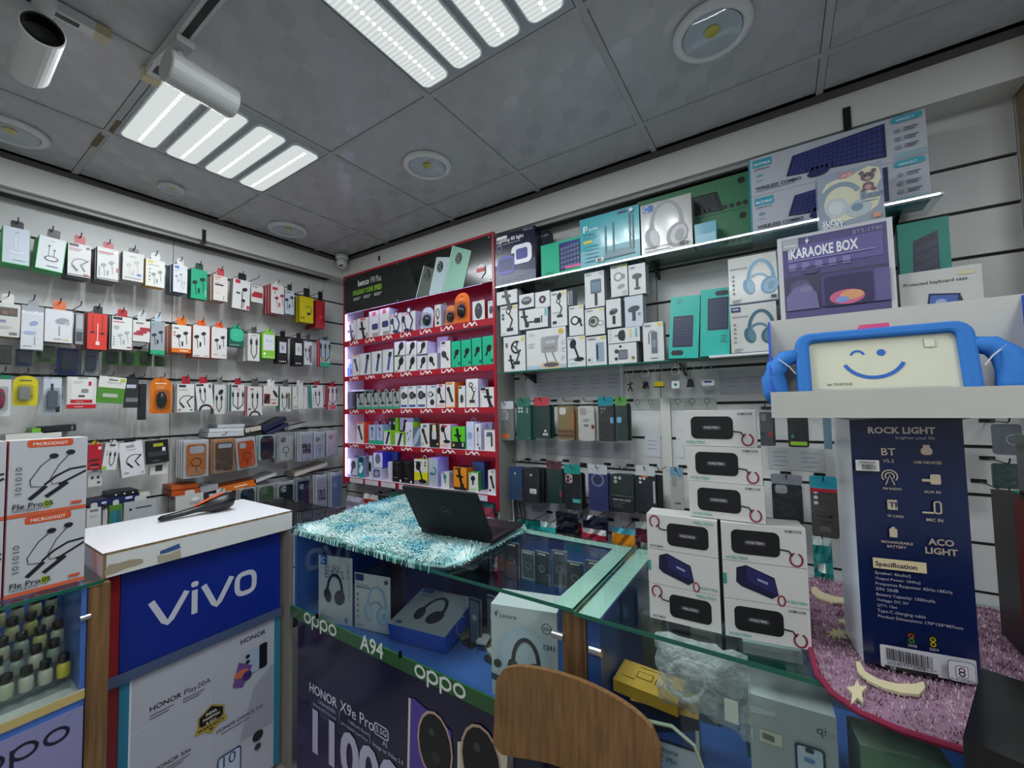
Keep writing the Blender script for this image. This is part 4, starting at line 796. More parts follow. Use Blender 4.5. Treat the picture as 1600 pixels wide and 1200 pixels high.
for i in range(6): a = 557+i*11.4; U(2, a, a+10.8, 615-.6*i, '9aa29e', '6a7a74', 'stand .5 .6 .9 2a2c30;r 0 0 1 .12 1a9a6c', 'grey holder box with green foot, %s of six' % NUM(i+1), loop='4ac0a0')
for i, (a, b) in enumerate(((625.5, 637), (638, 650.5), (651.5, 665.5))): U(2, a, b, 604-.8*i, 'd8d7d4', LIL, 'ring .45 .58 .7 26262a c2=55585c;r .1 .06 .9 .16 2c5a90;r .1 .9 .5 .97 4a90b8', 'white ring holder box with blue foot, %s of three' % NUM(i+1), loop='38203a')
U(2, 667, 681, 602, 'd8d8d6', LIL, 'ring .4 .6 .5 3a3a3e;e .6 .25 .25 2a2a2e;r .5 .9 .95 .97 4a90b8', 'white box with ring and round base', loop='38203a')
U(2, 682, 695.5, 600.5, 'd8d6d4', 'c0bcc8', 'stand .5 .5 1.1 1c1c1e;r .3 .9 .7 .98 d04060;r .0 .06 .9 .12 e0a0a0', 'white magnetic holder box with red logo')
U(2, 696.5, 710.5, 597, 'd6d2cc', 'd86a1c', 'shaver .5 .5 .9 2a2a2e rot=-22;q .1 .9 .8 .98 d89a3a;r 0 0 1 .04 d8902c', 'white trimmer box with orange side', d=.09, loop='333')
U(2, 716, 727, 603, 'd4d3d0', '999', 'e .5 .4 .25 2a4a44 .5;r .05 .88 .5 .97 3a3048', 'white box with dark green mouse')
U(2, 728, 747, 592, 'dad9d4', 'c4c0e0', 'arm .5 .5 .9 3a3a38;e .7 .62 .14 333;e .7 .62 .1 eee;dots .2 .1 4 .2 0 .05 bbb', 'tall white lamp holder box', d=.10)
U(2, 750, 772, 605, 'dad9d6', '888', 'grip .6 .45 .9 26262a;r .05 .85 .4 .98 2a2a4a;dots .1 .4 4 0 -.1 .03 777;lines .1 .8 .35 2 d8a0a0 .06 .02', 'wide white clamp holder box')
U(3, 557.5, 568.5, 660, 'd4d2ce', 'd84a30', 'shaver .5 .5 .9 2c2c30 rot=-22;r .1 .93 .9 .99 c05a40', 'white trimmer box with red side', d=.09, loop='334')
for i, (a, b) in enumerate(((576, 587), (588, 598.5))): U(3, a, b, 664, 'aab8d4', '7a94b8', 'r 0 0 1 .2 18a474;shaver .5 .6 .6 889098 rot=3;r .1 .85 .5 .92 88a', 'blue-grey trimmer box with green foot, %s of two' % NUM(i+1), loop='4a9ac8')
U(3, 606.5, 622.5, 653, '1d2a1c', '8ad018', 'r .7 0 1 1 8ad81c;e .2 .8 .1 ccd;e .6 .8 .1 ccd', 'black and lime earbud box at the back', Y=1.919)
U(3, 599.5, 610, 673, 'd0d2d8', '8ac82a', 'shaver .6 .5 .9 1c1c20 rot=20;r 0 .93 1 1 8ad81c', 'white trimmer box with lime head, first')
U(3, 617, 630.5, 675, 'd0d2d8', '8ac82a', 'shaver .6 .5 .9 1c1c20 rot=20;r 0 .93 1 1 8ad81c', 'white trimmer box with lime head, second')
U(3, 625, 646, 653, 'c8c6de', '5ab0b0', 'shaver .3 .6 .6 15161a rot=15;e .8 .7 .08 333', 'lilac-lit trimmer box at the back', Y=1.919)
U(3, 633.5, 645, 660, 'd0cede', '8ac82a', 'buds .5 .5 .6 888', 'white earphone box with lime edge')
U(3, 646.5, 656, 668, '5a6a84', '38445c', 'e .5 .5 .3 9ab 1.2 -25', 'slate box with slanted pale band', ry=12)
U(3, 657, 670.5, 662, 'd4d2ca', 'b8c4c4', 'shaver .5 .45 .9 26262a rot=-22;r .3 .85 .7 .95 3a6a70;r .05 .05 .4 .2 aaa', 'cream trimmer box with teal mark')
U(3, 671.5, 685.5, 663, '1a1a1c', 'b0602a', 'q .3 .5 .7 .98 d4d0a8;q .25 .35 .75 .7 c8c8cc;e .85 .15 .08 e0d8a0', 'black watch box with pale strap', loop='222')
U(3, 687, 704, 663, 'd8d4d2', 'c8a0c8', 'stand .5 .55 1.0 1a1a1c;r .3 .88 .7 .96 c03048;lines .1 .15 .8 2 e09090 .07 .03', 'white magnetic holder box with red logo')
U(3, 705.5, 726.5, 667, '56c41c', '39b070', 'r 0 0 1 .32 141613;grip .5 .55 .8 16181a;e .15 .16 .09 b0a870;r .8 .1 .9 .28 ccc', 'vivid green holder box with black foot', d=.09)
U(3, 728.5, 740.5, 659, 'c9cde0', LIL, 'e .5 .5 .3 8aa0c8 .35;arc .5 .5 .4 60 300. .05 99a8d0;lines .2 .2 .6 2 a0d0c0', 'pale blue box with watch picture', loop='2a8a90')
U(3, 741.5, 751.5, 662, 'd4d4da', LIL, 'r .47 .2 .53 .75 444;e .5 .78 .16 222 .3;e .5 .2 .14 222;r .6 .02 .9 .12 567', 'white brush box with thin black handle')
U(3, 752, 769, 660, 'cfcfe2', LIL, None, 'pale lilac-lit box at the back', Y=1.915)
U(3, 756.5, 773.5, 672, 'dad9d6', '888', 'r .25 .75 .75 .9 5a5c78;r .62 .2 .78 .8 2a2c40;r .2 .68 .6 .8 5a5c78', 'white box with pistol shaped gun picture')
U(4, 543.5, 558.5, 717, 'c4c6cc', 'a8a8c4', 'chg .5 .5 .8 18181a rot=-20;r 0 0 1 .1 70727c', 'grey-white charger box by the lit side', loop='333')
U(4, 560.5, 568, 714, '1b8a96', '9c9ab4', 'e .5 .85 .4 16363c;e .5 .4 .3 dfe8e8 .6 -20;r .2 .62 .6 .72 cde', 'teal packet with white swoosh', d=.09, ry=12, loop='4a90c8')
U(4, 576.5, 582, 712, 'd0d0d8', '2a9aa8', 'e .3 .5 .4 111 1.0', 'thin white box between teal and stacked boxes', Y=1.865, loop='aac')
zz = BW(590, 731, 1.845).z
U(4, 581.5, 595.5, 731, 'b8b8d0', 'd0cedc', 'q .2 .2 .8 .85 4a4e78;e .5 .5 .2 99a', 'lower stacked box with square camera picture', ry=10, d=.09)
U(4, 584.5, 596.5, 707.5, 'd4d2e2', '3a4ad0', 'e .5 .6 .3 6a6a80 .45;e .7 .25 .12 ccd', 'upper stacked box with deep blue side', z0=zz+.002, ry=10, d=.08)
U(4, 598, 621, 706, '4a68b8', '2a3a7a', None, 'blue box behind the stacked pair', Y=1.95, d=.05)
for i, (a, b) in enumerate(((613.5, 629), (630, 645.5))): U(4, a, b, 721, '0f0f11', '08080a', 'chg .5 .55 .8 26262a rot=25;r .15 .92 .7 .95 555;e .8 .08 .09 e8e8e8;r .1 .2 .5 .23 999', 'black box with white dot, %s of two' % NUM(i+1), loop='111')
U(4, 606, 612.5, 722, 'c8c6da', 'b0aecb', None, 'thin white box left of the black pair')
U(4, 647, 668, 718, 'd4d4cc', 'c8c414', 'r 0 .18 1 .5 d8d41c;r 0 0 1 .18 8a8a86;stand .5 .45 .9 16161a;t MICRO .1 .85 .12 222 .02;dots .85 .9 2 0 -.12 .06 222', 'white and yellow holder box', loop='aac')
U(4, 669.5, 684, 716, 'aab4bc', 'a0a0e8', 'arc .5 .55 .28 -90 90 .12 2f6a80;e .35 .45 .18 2f6a80 .12', 'grey box with blue hook shaped picture', d=.1, loop='556')
U(4, 689, 702, 738, 'cfd2d4', '9a9aa8', 'chg .5 .6 .7 3a7a88 rot=5;r .1 .9 .4 .96 333', 'small white box with teal charger')
U(4, 708.5, 729, 730, 'e08a14', 'c06a10', 'grip .5 .55 .8 15150f;q .0 .0 1 .12 1a1208 rad=.1;r .1 .9 .6 .97 3a2408', 'orange holder box with torn black lid', d=.09, top='14100c')
U(4, 733.5, 746, 739, 'd8d6d0', '4aa828', 'chg .45 .6 .8 1a1a1a rot=0;lines .1 .15 .8 2 8ac070 .06 .03;e .2 .92 .1 5ab040', 'white charger box with grass green side', d=.06, ry=18)
U(4, 738, 757, 722, '3a5a8c', '2a3a60', None, 'dark blue box lying at the back', Y=1.92, d=.05)
U(4, 762.5, 774.5, 735, 'd8d8d4', '999', 'shaver .55 .5 .9 1c1c1e rot=-15;e .25 .15 .14 222;r .4 .92 .8 .96 777', 'white box with black stick at the right end')
# ================================================================ glass shelves on the back wall
def glass_shelf(name, label, x0, x1, z, y0=1.80, y1=1.985, t=.008, led=False):
    o = T(E(name, ((x0+x1)/2, y1, z)), label, 'shelf'); l = o.location
    def pt(g, n): q = g.build(n, o); q.location = -l; return q
    p = pt(G().box((x0, y0, z-t), (x1, y1, z), 'fff', 'glass'), 'glass_pane')
    e = G().box((x0, y0-.0015, z-t), (x1, y0-.0002, z), '2c7a66', 'gedge'); pt(e, 'green_edge')
    for x in (x0+.12, (x0+x1)/2-.05, x1-.09):
        b = G(); b.add([(x-.006, 1.9995, z-t-.001), (x+.006, 1.9995, z-t-.001), (x+.006, 1.86, z-t-.001), (x-.006, 1.86, z-t-.001), (x-.006, 1.9995, z-.06), (x+.006, 1.9995, z-.06)], [[0, 1, 2, 3], [4, 5, 2, 3], [0, 1, 5, 4], [0, 3, 4], [1, 5, 2]], '4a4a4a', 'metal'); pt(b, 'bracket')
    if led:
        pt(G().box((x0, y0-.012, z-.0075), (x1, y0-.002, z), 'c8ccd0', 'plastic'), 'led_channel')
        pt(G().box((x0+.01, y0-.0135, z-.0055), (x1-.01, y0-.0122, z-.0022), 'fff', 'shelfled'), 'led_strip')
    return o
ZU, ZM = 2.150, 1.686
glass_shelf('glass_shelf', 'upper glass wall shelf with a glowing front strip', -1.262, .46, ZU, led=True)
glass_shelf('glass_shelf', 'lower glass wall shelf crowded with white holder boxes', -1.262, .66, ZM)
def brect(x0, x1, yt, yb, Y):
    m, c = (yt+yb)/2, (x0+x1)/2
    return BW(x0, m, Y).x, BW(x1, m, Y).x, BW(c, yb, Y).z, BW(c, yt, Y).z
def bitem(x0, x1, yt, yb, front, side, art, desc, Y=1.815, d=.08, z0=None, m='carton', name='accessory_box', cat='box', group=None, roll=0, lean=0, gap=.002, ry=0, top=None, res=1, z1=None):
    a, b, za, zb = brect(x0, x1, yt, yb, Y); za = za if z0 is None else z0; zb = zb if z1 is None else z1
    return product(name, desc, cat, b-a-gap, zb-za-.001, min(d, 1.995-Y), front, side, art, ((a+b)/2, Y, za), radians(ry), roll, m, None, group, lean, top=top, res=res)
B = bitem; zu = ZU+.0006; zl = ZM+.0006
GU, GM = 'boxes on the upper glass shelf', 'boxes on the lower glass shelf'
def filllight(a):
    a.r(0, 0, 1, .32, '6a6c80'); a.p([(0, .32), (1, .2), (1, .42), (0, .42)], '34365a'); a.t('Lighting_fill_light', .05, .84, .0, 'f0f0f4', .02, fit=.68); a.q(.05, .9, .32, .96, 'f0f0f4', .2); a.t('TW-360', .72, .94, .05, 'c8c8d8')
    a.lines(.05, .8, .6, 1, 'a8a8c0', .05, .012); a.arc(.12, .73, .06, 0, 360, .01, '9a9ac0')
    a.q(.42, .36, .92, .72, 'f2f2f8', .28); a.q(.54, .44, .82, .64, '4a4a98', .2); a.r(.4, .48, .5, .58, '24264a'); a.q(.06, .22, .5, .56, '5a5ab8', .3); a.q(.1, .28, .46, .5, '3a3c70', .2); a.lines(.15, .15, .6, 2, '9496a8', .04, .012)
B(773.5, 837, 360, 446, '1d1f38', '14152a', filllight, 'navy box showing a square white ring fill light', Y=1.812, d=.07, m='gloss', group=GU, z0=zu)
B(837.5, 856, 361, 445, '1b1d34', '14152a', 't TW-360 .2 .88 .2 c8c8d8;r .0 .3 .3 .38 ccd;r 0 .55 .25 .62 ccd', 'second navy fill light box half hidden behind the first', Y=1.885, d=.07, group=GU, z0=zu)
B(845, 908, 376, 424, '10b088', '0a8666', 'kb .47 .1 1 .14 1 .93 .47 .84 20243c 5a6a9a nx=6 ny=5;r .47 .84 1 .93 2a3480;r .62 .14 1 .22 d86a98;lines .1 .14 .25 2 0a8a68 .05 .02', 'bright green keyboard box lying on its long side', Y=1.815, d=.05, group=GU, z0=zu)
def router(a):
    a.r(0, 0, 1, .35, '7cb6c0'); a.t('tp-link', .16, .74, .0, 'eef6f6', .01, fit=.16); a.q(.06, .72, .09, .84, 'eef6f6', .3); a.arc(.1, .8, .03, -90, 180, .018, 'eef6f6'); a.t('300_Mbps', .06, .64, .0, '2a6a78', .02, fit=.2); a.lines(.06, .6, .26, 1, '3a7a86', .05, .014); a.q(.06, .49, .22, .54, 'e0c828', .4)
    for i in range(5): a.e(.08, .42-.075*i, .007, '28606c', n=8); a.lines(.11, .43-.075*i, .22, 1, '3f7c88', .05, .014)
    a.p([(.38, .12), (.92, .14), (.86, .24), (.48, .26)], '6a8a94'); a.p([(.38, .09), (.92, .11), (.92, .14), (.38, .12)], '4a6a74')
    for x, y in ((.44, .74), (.57, .78), (.84, .86), (.89, .84)): a.r(x, .2, x+.022, y, '4a666e')
    a.r(.66, .92, .8, .96, '4a4a80'); a.e(.88, .93, .04, '5a5a8a'); a.e(.88, .93, .032, 'd8dde6'); a.r(.28, .08, .41, .15, 'e8e8e8'); a.bar(.3, .09, .08, .05)
B(906, 1000, 331, 408, '4fb0bc', '3a8a96', router, 'turquoise wifi router box with four aerials, shrink wrapped', Y=1.808, d=.075, m='gloss', group=GU, z0=zu, res=2)
def whp(a):
    a.hp(.5, .5, .72, '9a9a9c', 'c4c4c6'); a.q(.05, .84, .26, .96, '2a6ab8', .15); a.arc(.12, .9, .05, 30, 330, .014, 'e8f0fa'); a.t('WIRELESS_HEADPHONE', .06, .12, .0, '77787a', .01, fit=.55); a.lines(.06, .08, .5, 1, 'a8a8a8', .04, .012); a.bar(.75, .06, .2, .07); a.lines(.72, .2, .2, 2, 'aaa', .04, .012)
B(1001, 1082, 311, 388, 'b9b9b7', '8c8c8a', whp, 'light grey wireless headphone box on the upper shelf', Y=1.808, d=.08, m='gloss', group=GU, z0=zu, res=2)
a0, b0, z0_, z1_ = brect(1000, 1168, 290, 372, 1.90)
def grkb(t):
    def f(a):
        if t: a.kb([(.33, .1), (.79, .06), (.74, .66), (.2, .7)], '141a18', '2c3634', 10, 5)
        a.e(.94, .8, .03, '16221c'); a.dots(.80, .14, 4, .055, 0, .022, '1c2c24')
    return f
for i, (zz0, hh) in enumerate(((zu, .148), (zu+.1495, .146))): product('keyboard_box', ('lower', 'upper')[i]+' dark green keyboard box behind the grey headphone box', 'box', b0-a0+.02, hh, .09, '3f7d58', '2a5a40', grkb(i), ((a0+b0)/2, 1.90, zz0), 0, group=GU)
B(1085, 1120, 347, 379, '78b4c8', '5a94a8', 'r .05 .1 .95 .5 9ccadc;lines .4 .5 .4 1 4a8498', 'small pale blue wrapped carton in front of the green boxes', Y=1.812, d=.07, m='gloss', group=GU, z0=zu)
def combo(a):
    a.r(0, 0, .012, 1, '2f93a8'); a.q(.03, .74, .155, .94, '3aa0b4', .08); a.t('W:TMAX', .037, .79, .0, 'f2f6f8', .02, fit=.11); a.t('[GERMANY]', .04, .66, .0, '445', 0, fit=.10)
    a.arc(.075, .46, .022, 20, 160, .006, '3aa0b4'); a.arc(.075, .46, .012, 20, 160, .005, '3aa0b4'); a.t('2.4GHz', .045, .36, .0, '3aa0b4', 0, fit=.055)
    a.t('WIRELESS_COMBO', .04, .14, .0, '2c2f3a', .02, fit=.29); a.lines(.04, .12, .25, 1, '8a8c98', .05, .02)
    a.kb([(.24, .3), (.80, .14), (.80, .92), (.285, .78)], '1d2350', '313a78', 19, 6, .03); a.e(.43, .2, .065, '232a5c', .028, 6)
    a.q(.83, .84, .985, .98, '3aa0b4', .5); a.t('WMC017', .855, .87, .0, 'eef', .01, fit=.09)
    for i in range(3): a.q(.845, .62-.19*i, .875, .70-.19*i, '8a8c98', .3); a.lines(.89, .7-.19*i, .07, 2, '6a6c78', .05, .022)
    for i in range(4): a.r(.84, .03+.035*i, 1, .045+.035*i, '8cc8d0')
a0, b0 = BW(1171, 300, 1.83).x, BW(1450, 235, 1.83).x
zt = BW(1171, 250, 1.83).z; hh = (zt-zu)/2
for i in range(2): product('keyboard_box', ('lower', 'upper')[i]+' white wireless keyboard and mouse combo box', 'box', b0-a0, hh-.001, .10, 'b9bcc6', '2f93a8', combo, ((a0+b0)/2, 1.83, zu+hh*i), 0, group=GU, res=2)
def bear(a):
    a.g.add([], [], 'fff', 'print'); import math as _m
    P = [(.1, .36), (.08, .7), (.15, .82), (.3, .86), (.44, .84), (.62, .9), (.8, .96), (.95, .9), (.98, .72), (.9, .58), (.96, .42), (.9, .26), (.7, .14), (.4, .1), (.2, .16)]
    a.p(P, 'dddbc0'); a.e(.46, .9, .12, 'c88890', .06); a.t('ACE', .39, .87, .06, 'e8d8d8', .01)
    a.arc(.36, .46, .3, 25, 175, .09, '8fa0b0', .34); a.e(.28, .36, .18, 'c4cdd2', .2); a.e(.28, .36, .12, 'd6dcde', .14); a.e(.62, .28, .2, 'b9c6cc', .16, 20); a.e(.6, .3, .09, '7a98a8', .08)
    a.e(.78, .78, .105, '7a6470', .085); a.e(.69, .86, .04, '7a6470'); a.e(.87, .86, .04, '7a6470'); a.e(.78, .62, .085, '7a6470', .08); a.e(.78, .6, .05, 'c89a9a'); a.e(.78, .75, .045, 'c8a8a0', .03); a.e(.745, .8, .012, '222'); a.e(.815, .8, .012, '222'); a.e(.70, .55, .035, '7a6470'); a.e(.86, .55, .035, '7a6470')
    a.t('Bear', .66, .42, .13, '7f96b0', .04); a.lines(.66, .38, .25, 1, 'a8b4c0', .04, .014); a.r(.82, .06, .94, .13, 'd89a78'); a.t('SUPER', .05, .09, .08, 'f4f6f8', .02); a.t('SPORT', .05, .02, .08, 'f4f6f8', .02)
zk = BW(1300, 357, 1.70).z
B(1277, 1382, 262, 352, '9aa4b4', '7c8696', bear, 'blue-grey headphone box with teddy bear, standing on the karaoke box', Y=1.715, d=.06, z0=zk+.001, group=None, res=2)
def karaoke(a):
    g0 = a.f; a.f = lambda x, z, k: g0(x, .33*a.h+.67*z, k)      # the lower third of the face is plain
    a.r(0, -.49, .045, 1, 'd0d0d4'); a.r(.955, -.49, 1, 1, 'd4d4d8'); a.r(.045, .96, .955, 1, 'ccccd2'); a.r(.045, 0, .955, .45, '4a4562')
    a.r(.09, .56, .92, .86, '6c64a0'); a.q(.05, .82, .2, .955, 'b4b4bc', .04); a.t('Srnde', .07, .86, .0, 'f2f2f4', .02, fit=.11); a.p([(.26, .9), (.29, .95), (.28, .91), (.3, .91), (.27, .85), (.275, .89)], 'f4f4f8')
    a.t('iKARAOKE_BOX', .1, .69, .17, 'f6f6fa', .03, fit=.62); a.t('BTS-1740', .68, .875, .065, 'a8a4c8', .0, fit=.24)
    for i in range(5): a.q(.1+.12*i, .55, .17+.12*i, .62, '8a84b8', .3); a.lines(.1+.12*i, .54, .07, 1, 'a09cc4', .05, .012)
    a.e(.2, .3, .1, '5f5878', .12); a.p([(.06, 0), (.36, 0), (.34, .2), (.26, .34), (.14, .3), (.06, .18)], '7a72a0'); a.e(.25, .26, .06, '8a80aa', .05); a.e(.3, .5, .07, '564e74', .06)
    a.q(.38, -.0, .92, .42, '544c7c', .12); a.q(.41, 0, .82, .38, '3d3760', .1); a.e(.6, .1, .15, 'd86a90', .12); a.e(.64, .12, .1, 'e8a878', .08); a.e(.56, .07, .06, '88a0e0', .05); a.q(.83, 0, .95, .4, '6a6298', .1)
    a.lines(.1, .66, .75, 1, 'a8a4c8', .04, .01)
a0, b0 = BW(1217, 430, 1.70).x, BW(1398, 405, 1.70).x
zk2 = ZM+.0006
product('karaoke_box', 'large purple karaoke speaker carton with white border', 'box', b0-a0, zk-zk2, .14, '5b5486', 'd4d4d8', karaoke, ((a0+b0)/2, 1.70, zk2), 0, res=2)
glass_ext = G().box((-.02, 1.66, ZM-.008), (.66, 1.7995, ZM-.0002), 'fff', 'white').build('shelf_board'); T(glass_ext, 'white shelf board carrying the karaoke carton behind the tablet tray', 'shelf')
def hpx(c1, c2, brand, label=None):
    def f(a):
        a.hp(.66, .5, .62, c1, c2); a.arc(.62, .42, .2, 20, 160, .05, c2)
        if brand: a.q(.03, .86, .24, .96, '2a3a6a', .1); a.r(.06, .9, .2, .925, 'ccd')
        a.t('HEADPHONES', .05, .74, .0, '5a5c62', .01, fit=.36)
        for i in range(5): a.arc(.1, .6-.09*i, .022, 0, 360, .012, '555')
        a.lines(.06, .1, .2, 2, '888', .04, .014); a.r(.86, .06, .97, .12, '556'); a.r(0, .0, 1, .02, '3a4a7a')
    return f
B(1138, 1215, 398, 473, 'cfcfcb', 'a8a8a6', hpx('8fb2cc', 'a9c6da', False), 'upper headphone box with sky blue headphones', Y=1.765, d=.10, m='gloss', group=GM, z0=BW(1180, 473, 1.765).z)
B(1141, 1215, 474, 553, 'cccdc9', 'a8a8a6', hpx('3f6478', '5a8090', True), 'lower headphone box with dark teal headphones', Y=1.765, d=.10, m='gloss', group=GM, z0=ZM+.0006, z1=BW(1180, 473, 1.765).z-.001)
zz = T(G().box((-.22, 1.74, ZM-.008), (-.021, 1.7995, ZM-.0002), 'fff', 'white').build('shelf_board'), 'narrow white shelf board under the two headphone boxes', 'shelf')
kt = 'kb .22 .18 .80 .12 .82 .66 .28 .72 14182a 2a3250 nx=6 ny=10;q .1 .03 .45 .1 161a24;lines .2 .95 .14 2 0a7a72 .04 .02'
B(1046, 1093, 461, 557, '0fb0a2', '0a7a72', 'kb .12 .18 .80 .18 .80 .68 .12 .68 14182a 2f3860 nx=6 ny=10;q .08 .05 .5 .13 161a24 rad=.5;lines .2 .95 .2 2 0a8078 .04 .02', 'teal keypad box leaning on the lower shelf, left of two', Y=1.80, d=.03, lean=-6, roll=3, z0=zl, group=GM, name='keyboard_box')
B(1094, 1141, 449, 556, '0fb0a2', '0a7a72', 'kb .25 .38 .95 .38 .95 .86 .25 .86 14182a 2f3860 nx=6 ny=11;q .5 .89 .95 .96 161a24 rad=.5;lines .7 .3 .2 3 0a8078 .04 .02', 'teal keypad box leaning on the lower shelf, beside the headphone boxes', Y=1.80, d=.03, lean=-6, roll=2, z0=zl, group=GM, name='keyboard_box')
B(1403, 1486, 343, 430, '0f9c8a', '0a7466', 'kb .2 .05 .78 .12 .78 .9 .3 .84 14182a 303a5c nx=7 ny=9', 'teal keyboard box behind the karaoke carton', Y=1.90, d=.03, z0=zl, group=GM, name='keyboard_box')
def kbcase(a):
    a.t('Protected_keyboard_case', .05, .80, .0, '3a3a3e', .02, fit=.78); a.p([(.32, .42), (.70, .42), (.74, .62), (.36, .66)], '1d2450'); a.p([(.35, .45), (.68, .45), (.71, .6), (.38, .63)], '4a68b0'); a.e(.5, .53, .07, 'a0b4d8', .04); a.p([(.7, .42), (.78, .42), (.74, .6)], '252c50'); a.r(.72, .88, .92, .93, 'd8d0a8'); a.q(.2, .1, .85, .4, 'c8c8cc', .1); a.kb([(.24, .14), (.8, .14), (.76, .36), (.3, .36)], '2a2e40', '4a5068', 12, 5)
a0, b0 = BW(1405, 440, 1.74).x, BW(1535, 430, 1.74).x
product('keyboard_case_box', 'white box lettered Protected keyboard case with tablet picture', 'box', b0-a0, BW(1470, 420, 1.74).z-zl, .06, 'cfcfcb', 'a8a8a4', kbcase, ((a0+b0)/2, 1.74, zl), 0, res=2)
WH = 'd6d7d6'
TB = ';q .72 .9 .95 .97 d8c860 rad=.4;r .08 .9 .4 .94 888'
mids = [
 (776, 808, 454, 475, 'grip .5 .5 .7 3a3a3e', 'squat box with clamp art, top of the first column', .06),
 (782, 809, 477, 524, 'arm .55 .5 .75 2a2a2e;dots .15 .7 2 0 -.12 .08 4a5a70;r .1 .05 .3 .08 aaa'+TB, 'box with jointed arm art and two dots', .07),
 (811, 834.5, 459, 480.5, 'e .5 .5 .36 3a3c42 .24;e .5 .58 .28 8a8c90 .1', 'small square box with disc puck art', .06),
 (836, 859.5, 455, 480.5, 'e .5 .5 .24 2c2c40;e .5 .5 .12 8a4a50;r .46 .4 .54 .6 ccc', 'small square box with steering wheel art', .06),
 (811, 856, 482, 513, 'grip .2 .6 .4 26262a;r .2 .3 .75 .38 333;r .55 .25 .75 .5 222;r .78 .25 .82 .6 333;q .9 .55 .97 .95 7ab0b8', 'wide box with two clamp arms', .08),
 (860.5, 886, 454, 510, 'arm .55 .5 .7 303034;p7'.replace(';p7', '')+';e .55 .85 .14 26262a .2 -20;r .1 .08 .35 .16 333;r .1 .38 .5 .4 999'+TB, 'tall box with gooseneck cup holder art', .08),
 (913.5, 944.5, 424, 480, 'q .3 .38 .85 .78 5a6a7a rad=.12;q .36 .44 .8 .7 74869a rad=.1;r .5 .1 .64 .38 333;e .57 .08 .08 444;q .06 .9 .35 .96 aaa;arc .85 .92 .06 0 360 .02 667', 'tall box with square grey car charger', .08),
 (954, 981, 413, 463, 'ring .45 .62 .55 888 c2=dcdcdc;e .6 .3 .24 999 .12 15;e .8 .1 .14 bbb'+TB, 'upper box with silver ring mount art', .07),
 (982, 1009, 412, 460, 'e .5 .6 .3 444 .18;r .42 .25 .58 .55 333;e .5 .2 .2 444 .08;r .1 .86 .4 .93 889', 'upper box with round bluetooth charger', .07),
 (889, 912.5, 477, 524, 'ring .4 .5 .6 33353a;grip .75 .45 .4 333'+TB, 'box with magnetic ring holder art', .07),
 (914, 945, 481.5, 523, 'e .45 .5 .28 55585c;e .45 .5 .2 a8a890;e .4 .52 .12 444;e .8 .42 .14 889;e .8 .42 .1 ddd'+TB, 'box with wireless pad and watch disc', .07),
 (947, 970.5, 467, 511, 'e .5 .55 .3 444 .2 20;r .42 .1 .62 .4 222;e .5 .62 .18 778 .08', 'narrow box with round top charger', .07),
 (976, 1005, 462, 511, 'p8'.replace('p8', '')+'e .5 .58 .34 4a4e54 .18 10;r .4 .2 .6 .5 4a4e54;e .8 .4 .08 789', 'box with winged car charger, bluish white', .07),
 (787, 821, 525, 579, 'arm .6 .5 .6 333;arc .6 .68 .22 60 330 .08 333;grip .35 .3 .4 2a2a2e;r .1 .7 .2 .82 666;q .82 .85 .95 .95 d8c860', 'bottom box with hooked arm mount', .08),
 (822.5, 885, 513, 576, None, 'largest box with grey tablet stand picture', .09),
 (886.5, 915, 525, 572, 'stand .5 .5 .9 26262a;r .1 .1 .5 .14 9cc;r .1 .25 .5 .27 999'+TB, 'bottom box with dash phone mount art', .08),
 (916, 948, 525, 570, 'q .48 .12 .88 .78 8aa4b4 rad=.05;r .5 .2 .6 .7 445;dots .55 .25 6 0 .09 .025 222;r .08 .1 .3 .3 ccc;e .15 .2 .06 333;q .1 .88 .5 .95 aaa'+TB, 'bottom box with blue multi-port hub', .08),
 (949.5, 1000, 512, 535, 'e .42 .5 .1 333 .16;r .22 .47 .4 .55 444;e .48 .5 .08 333 .18;dots .08 .85 4 0 -.22 .02 777;r .68 .3 .74 .9 d8c890;q .86 .3 .92 .9 7ab0b8', 'wide low box with microphone clamp', .08),
 (950.5, 995, 536, 567, 'q .36 .2 .7 .68 5a6068 rad=.15;q .4 .25 .7 .62 7a8088 rad=.1;e .3 .62 .08 444;e .28 .25 .06 333;e .44 .85 .05 444;e .88 .25 .06 8a7a30', 'wide low box with cube adapter', .09),
 (1004.5, 1037.5, 503, 564, 'l9'.replace('l9', '')+'p'.replace('p', '')+'arc .45 .7 .16 0 180 .04 445;r .27 .45 .32 .7 445;q .4 .2 .7 .75 6a7480 rad=.1;q .44 .35 .62 .55 8a94a0 rad=.1;r .35 .07 .7 .09 555'+TB, 'tall wrapped box with slanted grey hub', .05),
]
def tabletstand(a):
    a.r(0, 0, 1, .1, 'a8bccb'); a.e(.62, .08, .26, 'd0b898', .1); a.q(.38, .4, .8, .8, 'a0a0a2', .14); a.p([(.42, .42), (.74, .42), (.84, .8), (.5, .8)], '9a9a9c'); a.q(.5, .62, .74, .7, 'b8b8ba', .3); a.r(.46, .48, .72, .55, '8c8c8e')
    a.l([(.48, .4), (.54, .16)], .025, '77787a'); a.l([(.66, .4), (.76, .16)], .025, '77787a'); a.e(.63, .1, .19, '5a5a5c', .05); a.q(.06, .86, .22, .92, 'c4c4c8', .4); a.e(.88, .9, .06, 'd8b840'); a.t('360', .84, .88, .04, '6a5a20'); a.lines(.05, .66, .18, 3, 'a8a8ac', .045, .012)
    for y in (.68, .5, .3): a.e(.92, y, .04, 'c8ccd4'); a.lines(.87, y-.08, .1, 1, 'aab', .04, .012)
